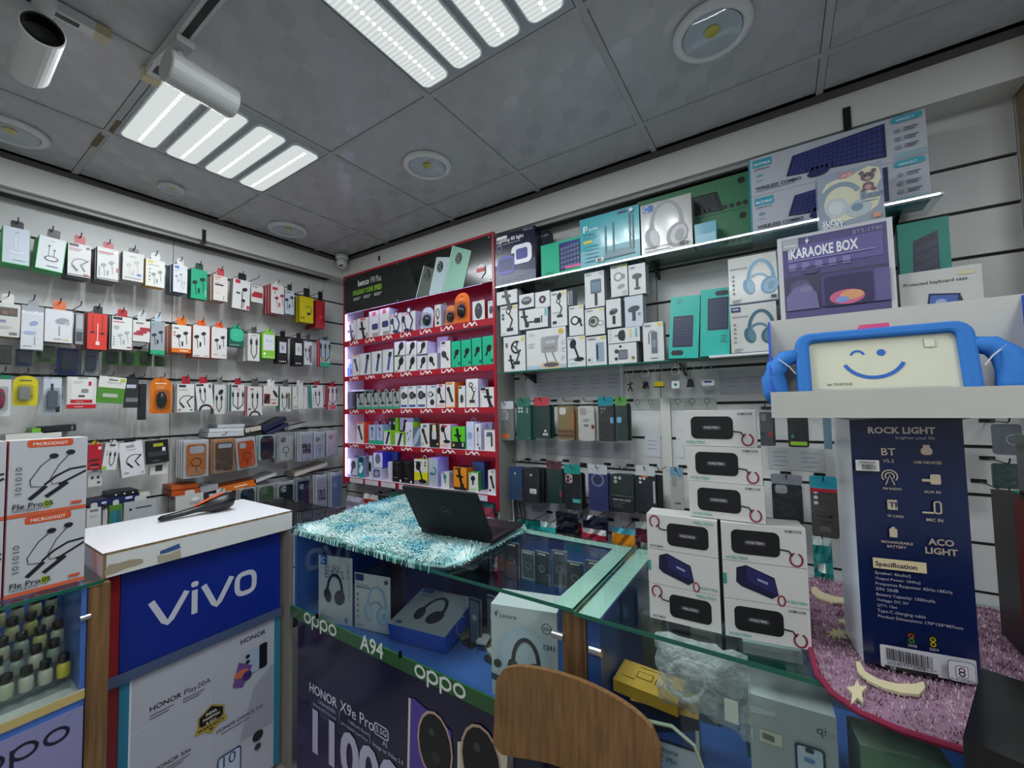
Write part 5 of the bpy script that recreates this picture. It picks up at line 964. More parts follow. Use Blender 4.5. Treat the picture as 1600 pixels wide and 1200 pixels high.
for (x0, x1, yt, yb, art, desc, d) in mids:
    bottom = yb > 560
    B(x0, x1, yt, yb, WH if 'bluish' not in desc else 'c4cdd6', 'a4a9b4', art or tabletstand, 'white '+desc, Y=1.815, d=d*.85, z0=zl if bottom else None, group=GM)
for k in range(3): B(887+k*2.6, 889.4+k*2.6, 455-k*.5, 477, 'c6ccd2', '8f98a2', None, '%s thin white box edge-on beside the gooseneck box' % NUM(k+1), Y=1.83+.012*k, d=.06, group=GM)
B(997, 1001, 534, 566, '3a3c40', '222', None, 'dark narrow box behind the cube adapter box', Y=1.85, d=.05, z0=zl, group=GM)
# ---------------------------------------------------------------- bagged phone cases on hooks
def bagcase(x0, x1, yt, yb, col, desc, Y=1.86, cam='dot', head=None, print_=None, n=2, bag=True, camcol='d8d8d8', wide=.9, roll=0, group='bagged phone cases on the back wall', hz=None, lowhead=.2):
    a, b, z0, z1 = brect(x0, x1, yt, yb, Y); w, h = b-a, z1-z0; xc = (a+b)/2
    o = E('phone_case', (xc, Y, z0), rot=(0, radians(roll), 0)); T(o, desc, 'phone case', group)
    cw, ch = w*wide, h*(1-lowhead)
    c = G().prism(rr(-cw/2, h*.02, cw/2, h*.02+ch, cw*.14, 4), 0, .011, col, 'plastic').build('case_back', o)
    A = Art(cw, ch, lambda x, z, k: (x-cw/2, -.0005-.0002*k, h*.02+z))
    if cam == 'dot':
        for u, v in ((.22, .9), (.42, .9), (.22, .8)): A.e(u, v, .075, camcol)
    elif cam == 'hole': A.q(.12, .74, .52, .95, camcol, .3)
    elif cam == 'tri':
        for u, v in ((.2, .9), (.2, .79), (.2, .68)): A.e(u, v, .085, camcol)
    elif cam == 'ring': A.arc(.5, .82, .3, 0, 360, .06, camcol); A.e(.5, .82, .2, '2a2c3a')
    elif cam == 'logo': A.e(.5, .8, .07, camcol)
    elif cam == 'low':
        for u, v in ((.62, .12), (.8, .12), (.71, .22)): A.e(u, v, .08, camcol)
    elif cam == 'pink': A.q(.08, .72, .5, .96, 'd8a8a0', .3); A.e(.22, .88, .1, '222'); A.e(.22, .78, .1, '222'); A.e(.4, .83, .06, '333')
    if print_: A.run(print_)
    put(A, c)
    if head: G().prism(rr(-w*.46, h*.80, w*.46, h*1.0, .008, 3), -.002, -.0008, head, 'gloss').build('header_card', o)
    if bag:
        q = G(); nx, nz = 4, 6; vs = [((i/nx-.5)*w*1.02, -.004-.003*math.sin(i*2.1+j*1.7+x0)-.002*(i % 2), j/nz*h*1.01) for j in range(nz+1) for i in range(nx+1)]
        q.add(vs, [[j*(nx+1)+i, j*(nx+1)+i+1, (j+1)*(nx+1)+i+1, (j+1)*(nx+1)+i] for j in range(nz) for i in range(nx)], 'fff', 'film'); q.build('plastic_bag', o, smooth=True)
    hk = hook((xc, YW, z1-.016 if hz is None else hz), YW-Y+.02, (0, -1, 0), 'black wire hook carrying the '+' '.join(desc.split()[:8]), 'black wire hooks of the back wall')
    for k in range(1, n):
        c2 = E('phone_case', (xc+.008*k, Y+.03*k, z0-.002*k), rot=(0, radians(roll), 0)); kk = c.copy(); COL.objects.link(kk); kk.parent = c2
        T(c2, '%s case back on the hook of the %s' % (NUM(k+1), ' '.join(desc.split()[:8])), 'phone case', group)
    return o
bc = bagcase
bc(777, 804, 627, 689, '7c7c78', 'grey phone case in white sleeve with an orange strap', head='d6d8dc', print_='e .4 .78 .28 d0d0d0;e .4 .78 .24 9a9a98;arc .45 .45 .3 0 360 .06 6a6a68;e .2 .2 .25 d87028 .1 -20;e .5 .12 .3 d87028 .1 10', cam=None, n=1)
bc(806, 830, 622, 689, '1f5a4a', 'dark green phone case with four white lenses, bagged', head='2a7a60', print_='dots .2 .93 2 .2 0 .08 ddd;dots .2 .83 2 .2 0 .08 ddd;dots .8 .92 3 0 -.06 .05 ddd', cam=None)
bc(834, 860, 621, 686, '1c3830', 'dark green case with lenses at the foot, red header', head='c02838', cam='low')
bc(870, 898, 622, 689, '8d7a54', 'khaki patterned phone case with square camera hole', cam='hole', print_='r .0 .08 1 .3 6a4830;r .0 .18 1 .2 9a7a5a;r .88 .3 .98 .8 d86030', camcol='d8d4c8')
bc(902, 930, 622, 690, 'c9c6bf', 'clear white phone case marked with a small diamond', cam='hole', print_='lines .3 .62 .4 2 555 .05 .015;p9'.replace(';p9', '')+';q .35 .4 .65 .48 888;r .82 .35 .98 .46 7a2020', camcol='a8a49c', head=None)
bc(934, 960, 620, 691, '2b2c2e', 'black phone case under a turquoise header card', head='1f96a0', print_='q .78 .5 .98 .66 6ab0d8;arc .4 .7 .3 0 360 .04 444', cam='dot', camcol='8a8a8c')
bc(961, 981, 620, 690, '34423c', 'narrow grey-green phone case with blue sticker', head='5aa048', print_='q .1 .5 .5 .66 6ab0d8', cam=None)
bc(794, 816, 718, 782, '29486e', 'steel blue phone case hanging first in the lower row', cam='logo', print_='r .82 .2 1 .32 5a2038')
bc(817, 843, 719, 788, '232427', 'black phone case with white price sticker', cam='logo', print_='r .4 .28 .85 .42 e0e0e0;t 12w .5 .31 .1 333', n=3)
bc(854, 879, 720, 788, '10362f', 'very dark green phone case, lower row', cam=None, print_='r .85 .2 1 .38 8a3a48', head='5a2030')
bc(881, 909, 726, 798, '14171c', 'black phone case with pink camera plate and teal header', cam='pink', head='1fa092', print_='r .5 .2 .95 .3 3fb0b0')
bc(918, 951, 726, 800, '33386e', 'indigo phone case with round ring in white sleeve', cam='ring', head='d4d4d6', camcol='8a90b8')
bc(953, 991, 728, 802, '27332c', 'green case in dark pouch lettered SILICON CASE', cam='dot', print_='r 0 0 1 .42 14171c;t SILICON_CASE .08 .3 .0 c8d0cc .01 fit=.8;lines .1 .25 .5 3 667 .05 .015;r 0 .42 1 .44 5a7a4a', camcol='b8c0c0')
bc(993, 1026, 728, 805, '161a26', 'navy black phone case with orange clip and white sleeve', cam='dot', head='d8d8d8', print_='r .3 .92 .6 1.0 e0702a;r .88 .3 .98 .85 c8c8c8')
bc(1027, 1036, 730, 800, '1a1c1e', 'narrow black phone case at the end of the lower row', cam=None, bag=False, n=1)
bc(1047, 1069, 730, 800, 'b9b8b2', 'clear case with two lens rings behind the speaker boxes', cam=None, head='7aa8c0', print_='arc .3 .88 .14 0 360 .04 444;arc .3 .74 .14 0 360 .04 444;t CLEAR .2 .2 .0 333 .02 fit=.6', n=1)
bc(1186, 1208, 632, 698, '4a4c50', 'smoky grey phone case with red tag', cam='hole', print_='r .6 .28 .95 .4 a02030;e .2 .35 .2 2a3050', camcol='7a7c80')
bc(1229, 1265, 640, 700, '16171a', 'black phone case with lime lizard band', cam=None, print_='q .1 .06 .9 .18 9ad028;q .15 .3 .3 .4 2a8a7a', n=1)
bc(1286, 1300, 640, 703, '6a8a98', 'slim stack of pastel phone cases seen edge-on', cam=None, n=1)
bc(1204, 1257, 741, 820, '1c1d1f', 'rugged black phone case with round grip in silver pouch', cam='hole', head='8a8f94', print_='e .5 .35 .32 26272a;arc .5 .35 .22 0 360 .02 3c3d40;r 0 .3 .08 .6 333', camcol='a0a4a8', n=1)
bc(1265, 1312, 744, 842, '4a4740', 'clear case lettered SHUTTER CLEAR under blue and red header', cam='tri', head='18a0b8', print_='r 0 .9 1 1.0 c02038;t SHUTTER .2 .4 .0 1a1a1a .02 fit=.6;t CLEAR .3 .3 .0 1a1a1a .02 fit=.4;q .3 .12 .7 .22 666', camcol='e0e0dc', n=1)
bc(1549, 1600, 652, 712, '5a6066', 'smoky phone case with ring to the far right', cam=None, print_='arc .7 .5 .25 0 360 .04 9ab0b4', n=1)
bc(1549, 1600, 716, 765, '1c3a34', 'bottle green pouch to the far right', cam=None, print_=None, n=1)
# crumpled accessory bags on the lowest hooks
def bagpile(x0, x1, yt, yb, col, c2, desc, Y=1.83, hz=.92):
    a, b, z0, z1 = brect(x0, x1, yt, yb, Y); w, h = b-a, z1-z0; z0 -= .06; h += .06
    rs = random.Random(int(x0)); o = E('accessory_bag', ((a+b)/2, Y, z0)); T(o, desc, 'bag', 'small accessory bags on the lowest hooks')
    q = G(); nx, nz = 5, 5; vs = [((i/nx-.5)*w, -rs.uniform(0, .018), j/nz*h) for j in range(nz+1) for i in range(nx+1)]
    q.add(vs, [[j*(nx+1)+i, j*(nx+1)+i+1, (j+1)*(nx+1)+i+1, (j+1)*(nx+1)+i] for j in range(nz) for i in range(nx)], [(c2 if k//nx >= nz-1 or (k//nx == 1 and k % nx in (1, 2)) else col) for k in range(nx*nz)], 'gloss'); q.build('bag', o)
    G().prism(rr(-w*.4, h*.02, w*.4, h*.7, .01), .002, .02, col, 'plastic').build('contents', o)
    hook(((a+b)/2, YW, z0+h-.01), YW-Y+.01, (0, -1, 0), 'black wire hook of the '+' '.join(desc.split()[:6]), 'black wire hooks of the back wall')
for i, (x0, x1, yt, yb, c1, c2, d) in enumerate(((812, 845, 812, 832, '1a8a80', '0f5a54', 'teal bag'), (846, 869, 815, 836, '2fb4b0', 'c8dcd8', 'turquoise bag with white print'), (880, 910, 814, 838, 'c01a24', '7a1018', 'bright red bag'), (911, 948, 826, 846, 'a02030', 'd8d0d0', 'maroon bag with white mark'), (957, 993, 824, 852, 'd88a1c', '5ab0c0', 'orange bag with blue head'), (995, 1030, 816, 846, '5a2a34', '9aa4a0', 'plum bag'), (870, 905, 800, 816, '14151a', '26282c', 'flat black bag'), (912, 950, 806, 822, '1a1f30', '2a3040', 'dark navy bag'), (1270, 1300, 838, 880, '2a7a78', 'c8d4d0', 'clear bag with teal card'), (1555, 1600, 765, 840, '17191c', '2a8a80', 'black bag with teal rim'))): bagpile(x0, x1, yt, yb, c1, c2, d+' on the lowest back-wall hooks', Y=1.79+.03*(i % 3))
for i, (x0, x1, yt, yb, c1, c2, d) in enumerate(((543, 570, 776, 800, '9a8aa8', 'c8c0d0', 'lilac plastic bag'), (571, 592, 772, 798, 'b83a24', 'd8d0cc', 'orange-red bag'), (590, 612, 776, 800, '8ab8b0', '3a6a60', 'pale teal bag'), (612, 634, 770, 800, '1a4a40', '2a6a58', 'dark green bag'), (727, 742, 772, 806, '3a5a54', 'b8c4c0', 'mixed grey bag'), (745, 772, 782, 812, 'a84a58', '5a9a90', 'pink and teal bag'))): bagpile(x0, x1, yt, yb, c1, c2, d+' hanging below the red unit', Y=1.79+.03*(i % 3))
# papers, post, key rings, wires
def sheet(x0, x1, yt, yb, col, desc, art, Y=1.9975, m='print'):
    a, b, z0, z1 = brect(x0, x1, yt, yb, Y); o = G().box((a, Y, z0), (b, Y+.001, z1), col, m).build('paper_sheet')
    A = Art(b-a, z1-z0, lambda x, z, k: (a+x, Y-.0003-.0001*k, z0+z)); A.run(art); put(A, o); T(o, desc, 'paper', 'paper lists taped to the back wall')
cols5 = ';'.join('lines %.2f .85 .1 4 9a9cb0 .16 .03' % (.14+.18*i) for i in range(5))
sheet(823, 976, 583, 620, 'c8cad2', 'wide printed price list under the lower glass shelf', cols5)
sheet(812, 821, 590, 622, 'd6d6da', 'narrow strip of paper beside the price list', 'lines .2 .7 .6 3 aab .15 .03')
sheet(832, 985, 690, 713, 'b9bac0', 'second printed list between the case rows', cols5)
sheet(1008, 1033, 680, 714, 'd2d2da', 'small handwritten note taped beside the white post', 'lines .15 .75 .6 3 8a8cb0 .18 .03')
sheet(1056, 1068, 642, 715, 'd4d4d4', 'thin paper strip behind the top speaker box', 'lines .2 .6 .6 2 aaa .2 .01')
sheet(1124, 1200, 578, 615, 'b4b6c0', 'glossy plastic covered sheet under the headphone boxes', 'lines .2 .7 .25 3 8a8ca0 .18 .03;lines .6 .7 .25 3 8a8ca0 .18 .03', m='gloss')
sheet(1200, 1290, 700, 735, 'c0c2c4', 'list taped behind the rugged case', 'lines .1 .8 .3 4 9a9ca8 .2 .03;lines .6 .8 .3 4 9a9ca8 .2 .03')
sheet(984, 1120, 622, 640, 'b4b8b4', 'printed strip with a row of key outlines', ';'.join('arc %.2f .7 .03 0 360 .008 777;r %.3f .05 %.3f .55 888' % (.1+.16*i, .097+.16*i, .103+.16*i) for i in range(6)))
a, b = BW(1035, 700, 1.995).x, BW(1050, 700, 1.995).x
T(G().box((a, 1.985, .6), (b, 1.9995, 1.53), 'd4d4cc', 'matte').build('wall_post'), 'white upright strip on the back wall beside the case hooks', 'post')
def kr(px, py, cy, kind, desc):
    p = BW(px, py, 1.90); c = BW(px, cy, 1.90); o = E('key_ring', p); T(o, desc, 'key ring', 'key rings under the lower glass shelf')
    n = 14; r = .017; G().tube([(r*cos(2*pi*i/n), 0, r*sin(2*pi*i/n)) for i in range(n+1)], .0016, 'd0d0d0', 'plastic', 5).build('ring', o)
    h = p.z-c.z; G().tube([(0, 0, -r), (0, 0, -h+.012)], .0012, 'a8a8a8', 'metal', 4).build('chain', o)
    G().tube([(0, 0, r), (0, .0, ZM-.009-p.z)], .0008, 'dddddd', 'plastic', 4).build('thread', o)
    g = G(); f = [(-.014, -.006), (.014, -.006), (.014, .004), (.008, .011), (-.008, .011), (-.014, .004)]
    if kind == 'car': g.prism([(x, z-h) for x, z in f], -.006, .006, 'c0a818', 'gloss'); g.box((-.015, -.006, -h-.010), (.015, .006, -h-.006), '151515', 'plastic')
    elif kind == 'white': g.prism(rr(-.011, -h-.012, .011, -h+.012, .003), -.004, .004, 'e0e4e2', 'gloss'); g.prism(rr(-.004, -h-.004, .004, -h+.004, .002), -.0045, -.004, '2a7a80', 'gloss')
    elif kind == 'black': g.prism([(-.011, -h-.014), (.011, -h-.014), (.006, -h+.012), (-.006, -h+.012)], -.004, .004, '141414', 'gloss')
    elif kind == 'badge': g.prism(rr(-.016, -h-.009, .016, -h+.009, .003), -.003, .003, 'd6d8dc', 'gloss'); g.prism(rr(-.010, -h, .010, -h+.006, .002), -.0034, -.003, '2a4a9a', 'gloss')
    elif kind == 'figure':
        for q in ([(0, .014), (0, 0)], [(-.01, .004), (.01, .008)], [(0, 0), (-.007, -.018)], [(0, 0), (.006, -.018)]): g.tube([(x, 0, z-h) for x, z in q], .002, '4a4640', 'metal', 5)
    elif kind == 'bear': g.lathe([(.001, -.012), (.011, -.008), (.010, 0), (.007, .004), (.009, .009), (.006, .014), (.001, .016)], '151516', 'gloss', 10, (0, 0, -h))
    q_ = g.build('charm', o); q_.scale = (1.5, 1.2, 1.35); q_.location.z = h*.35
kr(984, 583, 603, 'figure', 'key ring with a thin dark figure'); kr(1008, 583, 603, 'bear', 'key ring with a rounded black charm'); kr(1029, 581, 601, 'car', 'key ring with a yellow car charm')
kr(1055, 580, 601, 'white', 'key ring with a white and teal charm'); kr(1078, 577, 598, 'black', 'key ring with a tapered black charm'); kr(1105.5, 577, 598, 'badge', 'key ring with a white badge charm')
a = BW(792, 690, 1.985); b = BW(803, 815, 1.93)
T(G().tube([a, BW(796, 740, 1.97), BW(801, 780, 1.95), b], .004, 'd0cfc8', 'plastic', 6).build('white_cable'), 'thin white cable hanging beside the red unit', 'cable')
for i in range(3): T(G().tube([BW(808+i*5, 760, 1.985), BW(806+i*6, 790, 1.96), BW(812+i*5, 815, 1.95), BW(818+i*2, 825, 1.95)], .0035, ('2a1a1c', '1a1a1c', '3a1a20')[i], 'plastic', 5).build('dark_cable'), '%s dark cable looping below the blue phone case' % ('outermost', 'middle', 'inner')[i], 'cable', 'dark cables')
# ================================================================ counters
def mapX(X, y0, z0): return lambda px, py, w, h: ((LW(px, py, X).y-y0)/w, (LW(px, py, X).z-z0)/h)
def mapY(Y, x0, z0): return lambda px, py, w, h: ((BW(px, py, Y).x-x0)/w, (BW(px, py, Y).z-z0)/h)
def sub(o):
    l = Vector(o.location)
    def f(g, n, smooth=False, kind=None):
        q = g.build(n, o, smooth=smooth); q.location = -l
        if kind: q['kind'] = kind
        return q
    return f
def glass_top(pt, x0, x1, y0, y1, z, edges, t=.010):
    pt(G().box((x0, y0, z-t), (x1, y1, z), 'fff', 'glass'), 'glass_top')
    g = G(); e = .0012
    if 'f' in edges: g.box((x0, y0-e, z-t), (x1, y0-.0001, z), 'fff', 'gedge')
    if 'r' in edges: g.box((x1+.0001, y0, z-t), (x1+e, y1, z), 'fff', 'gedge')
    if 'l' in edges: g.box((x0-e, y0, z-t), (x0-.0001, y1, z), 'fff', 'gedge')
    pt(g, 'green_edge')
def oppo(a, u, v, s, col, t=.2):
    # rounded o p p o, s = letter width in face widths
    k = a.w/a.h
    for i, c in enumerate('oppo'):
        x = u+s*.5+i*s*1.12; a.arc(x, v, s*.42, 0, 360, s*t, col, ry=s*.34, n=20)
        if c == 'p': a.l([(x-s*.42, v+s*.30*k), (x-s*.42, v-s*.72*k)], s*t, col)
# ---- glass counter with the laptop
CX0, CX1, CY0, CY1, ZT = -1.756, -.492, .960, 1.485, 1.0
c3 = T(E('display_counter', ((CX0+CX1)/2, CY0, 0)), 'blue glass display counter under the laptop, dark phone poster below', 'display counter'); pt = sub(c3)
pt(G().box((CX0+.006, .986, 0), (CX1-.004, 1.48, .640), 'fff', 'blue'), 'cabinet_body')
pt(G().box((CX0+.002, .975, .641), (CX1-.002, 1.482, .655), 'fff', 'blue'), 'display_floor')
pt(G().box((CX0+.002, .972, .656), (CX0+.018, 1.482, .988), 'fff', 'blue'), 'end_panel')
pt(G().box((CX0+.019, 1.468, .656), (CX1-.002, 1.482, .988), 'fff', 'blue'), 'back_panel')
pt(G().box((CX0+.02, .963, .690), (CX1-.004, .968, .9885), 'fff', 'glass'), 'front_glass')
pt(G().box((-1.2, 1.25, .842), (CX1-.01, 1.466, .850), 'fff', 'glass'), 'inner_glass_shelf')
glass_top(pt, CX0-.002, CX1+.036, CY0-.004, CY1, ZT, 'frl')
mg = G(); zq = ZT-.0106
mg.box((CX0, CY1-.045, zq-.0006), (CX1+.034, CY1-.001, zq), 'fff', 'mint').box((CX1-.03, CY0, zq-.0006), (CX1+.034, CY1-.0455, zq), 'fff', 'mint')
pt(mg, 'frosted_border')
st = pt(G().box((CX0, .956, .645), (CX1-.01, .962, .690), '2c5e30', 'gloss'), 'brand_strip')
SW, SH = CX1-.01-CX0, .045
A = Art(SW, SH, lambda x, z, k: (CX0+x, .9556-.00012*k, .645+z), 3); m = mapY(.956, CX0, .645)
u0, _ = m(475, 968, SW, SH); u1, _ = m(526, 985, SW, SH); oppo(A, u0, .56, (u1-u0)/4.36, 'dfe8e0', .17)
u0, _ = m(563, 1005, SW, SH); u1, _ = m(599, 1018, SW, SH); A.t('A94', u0, .18, .0, 'dfe8e0', .02, fit=u1-u0)
u0, _ = m(648, 1040, SW, SH); u1, _ = m(728, 1075, SW, SH); oppo(A, u0, .56, (u1-u0)/4.36, 'dfe8e0', .17)
put(A, st)
PZ0 = .02; PH = .615
po = pt(G().box((CX0+.03, .970, PZ0), (CX1-.012, .985, PZ0+PH), '14163c', 'gloss'), 'poster_panel')
PW = CX1-.012-CX0-.03
A = Art(PW, PH, lambda x, z, k: (CX0+.03+x, .9696-.00012*k, PZ0+z), 3); m = mapY(.970, CX0+.03, PZ0); q = lambda px, py: m(px, py, PW, PH)
A.p([(0, 0), (1, 0), (1, .25), (.5, .35), (0, .5)], '221a4c'); A.p([(0, 0), (.5, 0), (.3, .2), (0, .33)], '33245c')
a, b = q(484, 1079), q(582, 1133); A.t('HONOR', a[0], a[1], .0, 'e6e6f0', .012, fit=(b[0]-a[0])*.47); A.t('X9e_Pro', a[0]+(b[0]-a[0])*.52, a[1], .0, 'e6e6f0', -.0, fit=(b[0]-a[0])*.5)
a2, b2 = q(586, 1115), q(606, 1136); A.q(a2[0]-.004, a[1]-.005, b2[0]+.004, a[1]+.062, 'd8d8e8', .3); A.q(a2[0], a[1]+.002, b2[0], a[1]+.055, '14163c', .3); A.t('5.5G', a2[0]+.005, a[1]+.014, .0, 'e6e6f0', .01, fit=b2[0]-a2[0]-.01)
b = q(490, 1095); 
for i, (ln, w_) in enumerate((('Unbreakable', .09), ('11000mAh_Battery', .1), ('AI', .02))): A.t(ln, b[0]+.03+i*.155, b[1]+.01, .0, 'c4c4d8', 0, fit=w_); A.t(('Waterproof_&_Anti-heat', '80W_HONOR_SuperCharge', 'Image_to_Video_2.0')[i], b[0]+i*.15, b[1]-.025, .0, 'c4c4d8', 0, fit=.125)
for i in (1, 2): A.r(b[0]+i*.146-.006, b[1]-.03, b[0]+i*.146-.0045, b[1]+.04, 'b0b0c8')
c = q(489, 1165); A.t('11000', c[0], c[1]-.02, .0, 'c8c4dc', .035, fit=.42)
for P, col, cy in (([(636, 1205), (641, 1090), (647, 1090), (706, 1142), (709, 1230)], '5a44a0', (680, 1165)), ([(715, 1240), (718, 1158), (726, 1155), (800, 1163), (806, 1240)], 'd8cfb4', (752, 1190))):
    PP = [q(*p) for p in P]; PP = [(PP[0][0], .18)]+PP[1:4]+[(PP[4][0], .18)]; A.p(PP, col); A.l([PP[0], PP[1]], .008, 'e8dfd8'); u, v = q(*cy); A.e(u, v, .062, 'c8a890', .085); A.e(u, v, .056, '17171c', .078); A.e(u-.01, v+.06, .01, '444'); A.e(u+.005, v-.05, .014, '33333a')
put(A, po)
for px, py in ((497, 952), (627, 1008)):
    p = BW(px, py, .957); pt(G().lathe([(.001, 0), (.006, 0), (.006, .014), (.004, .018), (.001, .018)], '2a2a2c', 'metal', 10, (p.x, .952, .690)), 'glass_clip')
p = BW(866, 990, .96); pt(G().tube([(p.x-.004, .957, p.z), (p.x+.028, .957, p.z)], .009, 'c8c8c8', 'metal', 12), 'chrome_lock')
# ---- wooden post
T(G().box((-.488, .962, 0), (-.424, 1.05, .988), 'fff', 'oak').build('corner_post'), 'brown wooden post between the two glass counters', 'post')
# ---- glass counter with the speaker boxes
DX0, DX1, DY0, DY1 = -.448, .84, .945, 1.49
c4 = T(E('display_counter', ((DX0+DX1)/2, DY0, 0)), 'glass display counter carrying the speaker boxes', 'display counter'); pt = sub(c4)
pt(G().box((-.42, .975, 0), (DX1-.004, 1.48, .64), 'fff', 'blue'), 'cabinet_body')
pt(G().box((-.42, .962, .641), (DX1-.002, 1.482, .655), 'fff', 'blue'), 'display_floor')
pt(G().box((-.419, .957, .656), (-.385, 1.482, .988), '2a4a80', 'plastic'), 'end_panel')
pt(G().box((-.384, 1.468, .656), (DX1-.002, 1.482, .988), '5a6a80', 'plastic'), 'back_panel')
pt(G().box((-.383, .953, .656), (DX1-.01, .958, .9885), 'fff', 'glass'), 'front_glass')
glass_top(pt, DX0, DX1, DY0, DY1, ZT, 'fl')
pt(G().box((DX0+.004, DY0+.004, zq-.0006), (DX0+.06, DY1-.002, zq), 'fff', 'mint'), 'frosted_border')
p = BW(930, 1015, .955); pt(G().tube([(p.x-.012, .950, p.z), (p.x+.018, .950, p.z)], .0095, 'c8c8c8', 'metal', 12), 'chrome_lock')
# ---- glass counter with the neckband boxes
LX, LY1 = -1.775, .352
c1 = T(E('display_counter', (LX, -.1, 0)), 'glass counter with scent bottles under the neckband boxes', 'display counter'); pt = sub(c1)
pt(G().box((-2.27, -.62, 0), (LX-.012, LY1, .660), 'fff', 'blue'), 'cabinet_body')
pt(G().box((-2.27, -.62, .661), (LX-.006, LY1, .690), 'd6d4cc', 'carton'), 'base_strip')
pt(G().box((-2.27, LY1-.012, .691), (LX-.008, LY1, .988), 'fff', 'blue'), 'end_panel')
pt(G().box((-2.27, -.62, .691), (-2.258, LY1-.013, .988), 'fff', 'blue'), 'back_panel')
pt(G().box((LX-.007, -.62, .692), (LX-.002, LY1-.013, .9885), 'fff', 'glass'), 'front_glass')
g = G().box((-2.27, -.62, ZT-.010), (LX+.006, .386, ZT), 'fff', 'glass'); pt(g, 'glass_top')
pt(G().box((LX+.0062, -.62, ZT-.010), (LX+.0075, .386, ZT), 'fff', 'gedge'), 'green_edge')
gs = pt(G().box((LX-.0055, -.62, .664), (LX-.0035, LY1, .687), 'c8b070', 'gloss'), 'gold_strip')
pp = pt(G().box((LX-.0115, -.62, .03), (LX-.004, LY1-.002, .640), '8f8cb8', 'gloss'), 'poster_panel')
A = Art(.97, .61, lambda x, z, k: (LX-.0038+.00012*k, -.62+x, .03+z), 3)
u, v = (LW(-15, 1185, LX).y+.62)/.97, (LW(60, 1165, LX).z-.03)/.61
u1 = (LW(110, 1145, LX).y+.62)/.97; oppo(A, u1-.24, (LW(90, 1150, LX).z-.03)/.61, .24/4.36, '1c1a34', .15); put(A, pp)
p = LW(138, 963, LX); pt(G().tube([(LX+.002, p.y-.018, p.z), (LX+.002, p.y+.004, p.z)], .0075, 'd0d0d0', 'metal', 12), 'chrome_lock')
T(G().box((LX-.06, .3535, 0), (LX+.001, .402, .986), 'fff', 'oak').build('corner_post'), 'brown wooden post beside the blue brand counter', 'post')
# ---- white topped brand counter
VX, VY0, VY1 = -1.84, .412, .968
c2 = T(E('brand_counter', (VX, (VY0+VY1)/2, 0)), 'narrow counter with chipped white top and blue brand panel', 'counter'); pt = sub(c2)
pt(G().box((-2.24, VY0+.004, 0), (VX-.012, VY1, .992), '6e6a66', 'plastic'), 'cabinet_body')
tp = pt(G().box((-2.25, .388, .993), (-1.80, .984, 1.071), ['e4e4e6', 'dcdcda', 'e8e8ec'], 'carton'), 'white_top')
ed = G(); ed.box((-1.7998, .388, 1.064), (-1.799, .984, 1.0712), 'fff', 'edgewood'); ed.box((-1.7998, .388, .993), (-1.799, .396, 1.064), 'fff', 'edgewood'); ed.box((-2.25, .387, 1.064), (-1.80, .3878, 1.0712), 'fff', 'edgewood'); pt(ed, 'worn_edge')
ch = G()
for P, cl in (([(163, 893), (170, 882), (185, 880), (205, 874), (222, 873), (224, 879), (212, 884), (196, 888), (180, 895), (165, 900)], 'a59a80'), ([(246, 868), (262, 866), (282, 858), (283, 872), (262, 877), (246, 880)], 'b0a890'), ([(250, 861), (268, 854), (280, 849), (282, 856), (262, 863), (250, 866)], '37558c')): 
    pts = [LW(x, y, -1.7995) for x, y in P]; ch.add([(-1.7988+(.0004 if cl[0] == '3' else 0), p.y, p.z) for p in pts], [list(range(len(pts)))], cl, 'matte')
pt(ch, 'bare_patch', kind='stuff')
vp = pt(G().box((VX-.011, VY0+.03, .662), (VX, VY1-.012, .990), ['0a2a9a', '1c3c9c', '1c3c9c'], 'gloss'), 'brand_panel')
vp.data.materials[0]
VW, VH = VY1-.012-VY0-.03, .328
A = Art(VW, VH, lambda x, z, k: (VX+.0004+.00012*k, VY0+.03+x, .662+z), 3); m = mapX(VX, VY0+.03, .662); q = lambda px, py: m(px, py, VW, VH)
A.r(0, 0, 1, 1, '082686'); c = 'c9ccd8'; t = .036
y0 = .33; y1 = .60
def vv(u, w): A.l([(u, y1), (u+w*.36, y0+.03), (u+w*.46, y0), (u+w*.56, y0+.03), (u+w, y1)], t, c)
ux = lambda px, py: q(px, py)[0]
ua, ub, uc, ud, ue, uf = ux(236, 945), ux(292, 932), ux(304, 938), ux(318, 925), ux(362, 910), ux(384, 905)
vv(ua, ub-ua); A.r(uc-.018, y0-.01, uc+.018, y1-.02, c); A.q(uc-.022, y1+.015, uc+.022, y1+.075, c, .4); vv(ud, ue-ud)
def sq(x): return math.copysign(abs(x)**.65, x)
A.l([(uf+.062*sq(cos(2*pi*i/28)), (y0+y1)/2+.118*sq(sin(2*pi*i/28))) for i in range(29)], t, c); put(A, vp)
pt(G().box((VX-.011, VY0, .64), (VX-.001, VY0+.028, .990), ['8e1a24', '8e1a24', '8e1a24'], 'gloss'), 'red_edge')
pt(G().box((VX-.006, VY0-.004, .630), (VX+.012, VY1-.008, .660), '4a5878', 'gloss'), 'metal_profile')
pt(G().box((VX-.011, VY0, .0), (VX-.002, VY0+.03, .628), '7c1220', 'gloss'), 'red_edge')
hp_ = pt(G().box((VX-.011, VY0+.032, .02), (VX-.001, VY1-.012, .628), ['b4b6c2', 'b4b6c2', 'b4b6c2'], 'gloss'), 'poster_panel')
HW2, HH2 = VY1-.012-VY0-.032, .608
A = Art(HW2, HH2, lambda x, z, k: (VX-.0006+.00012*k, VY0+.032+x, .02+z), 3); m = mapX(VX, VY0+.032, .02); q = lambda px, py: m(px, py, HW2, HH2)
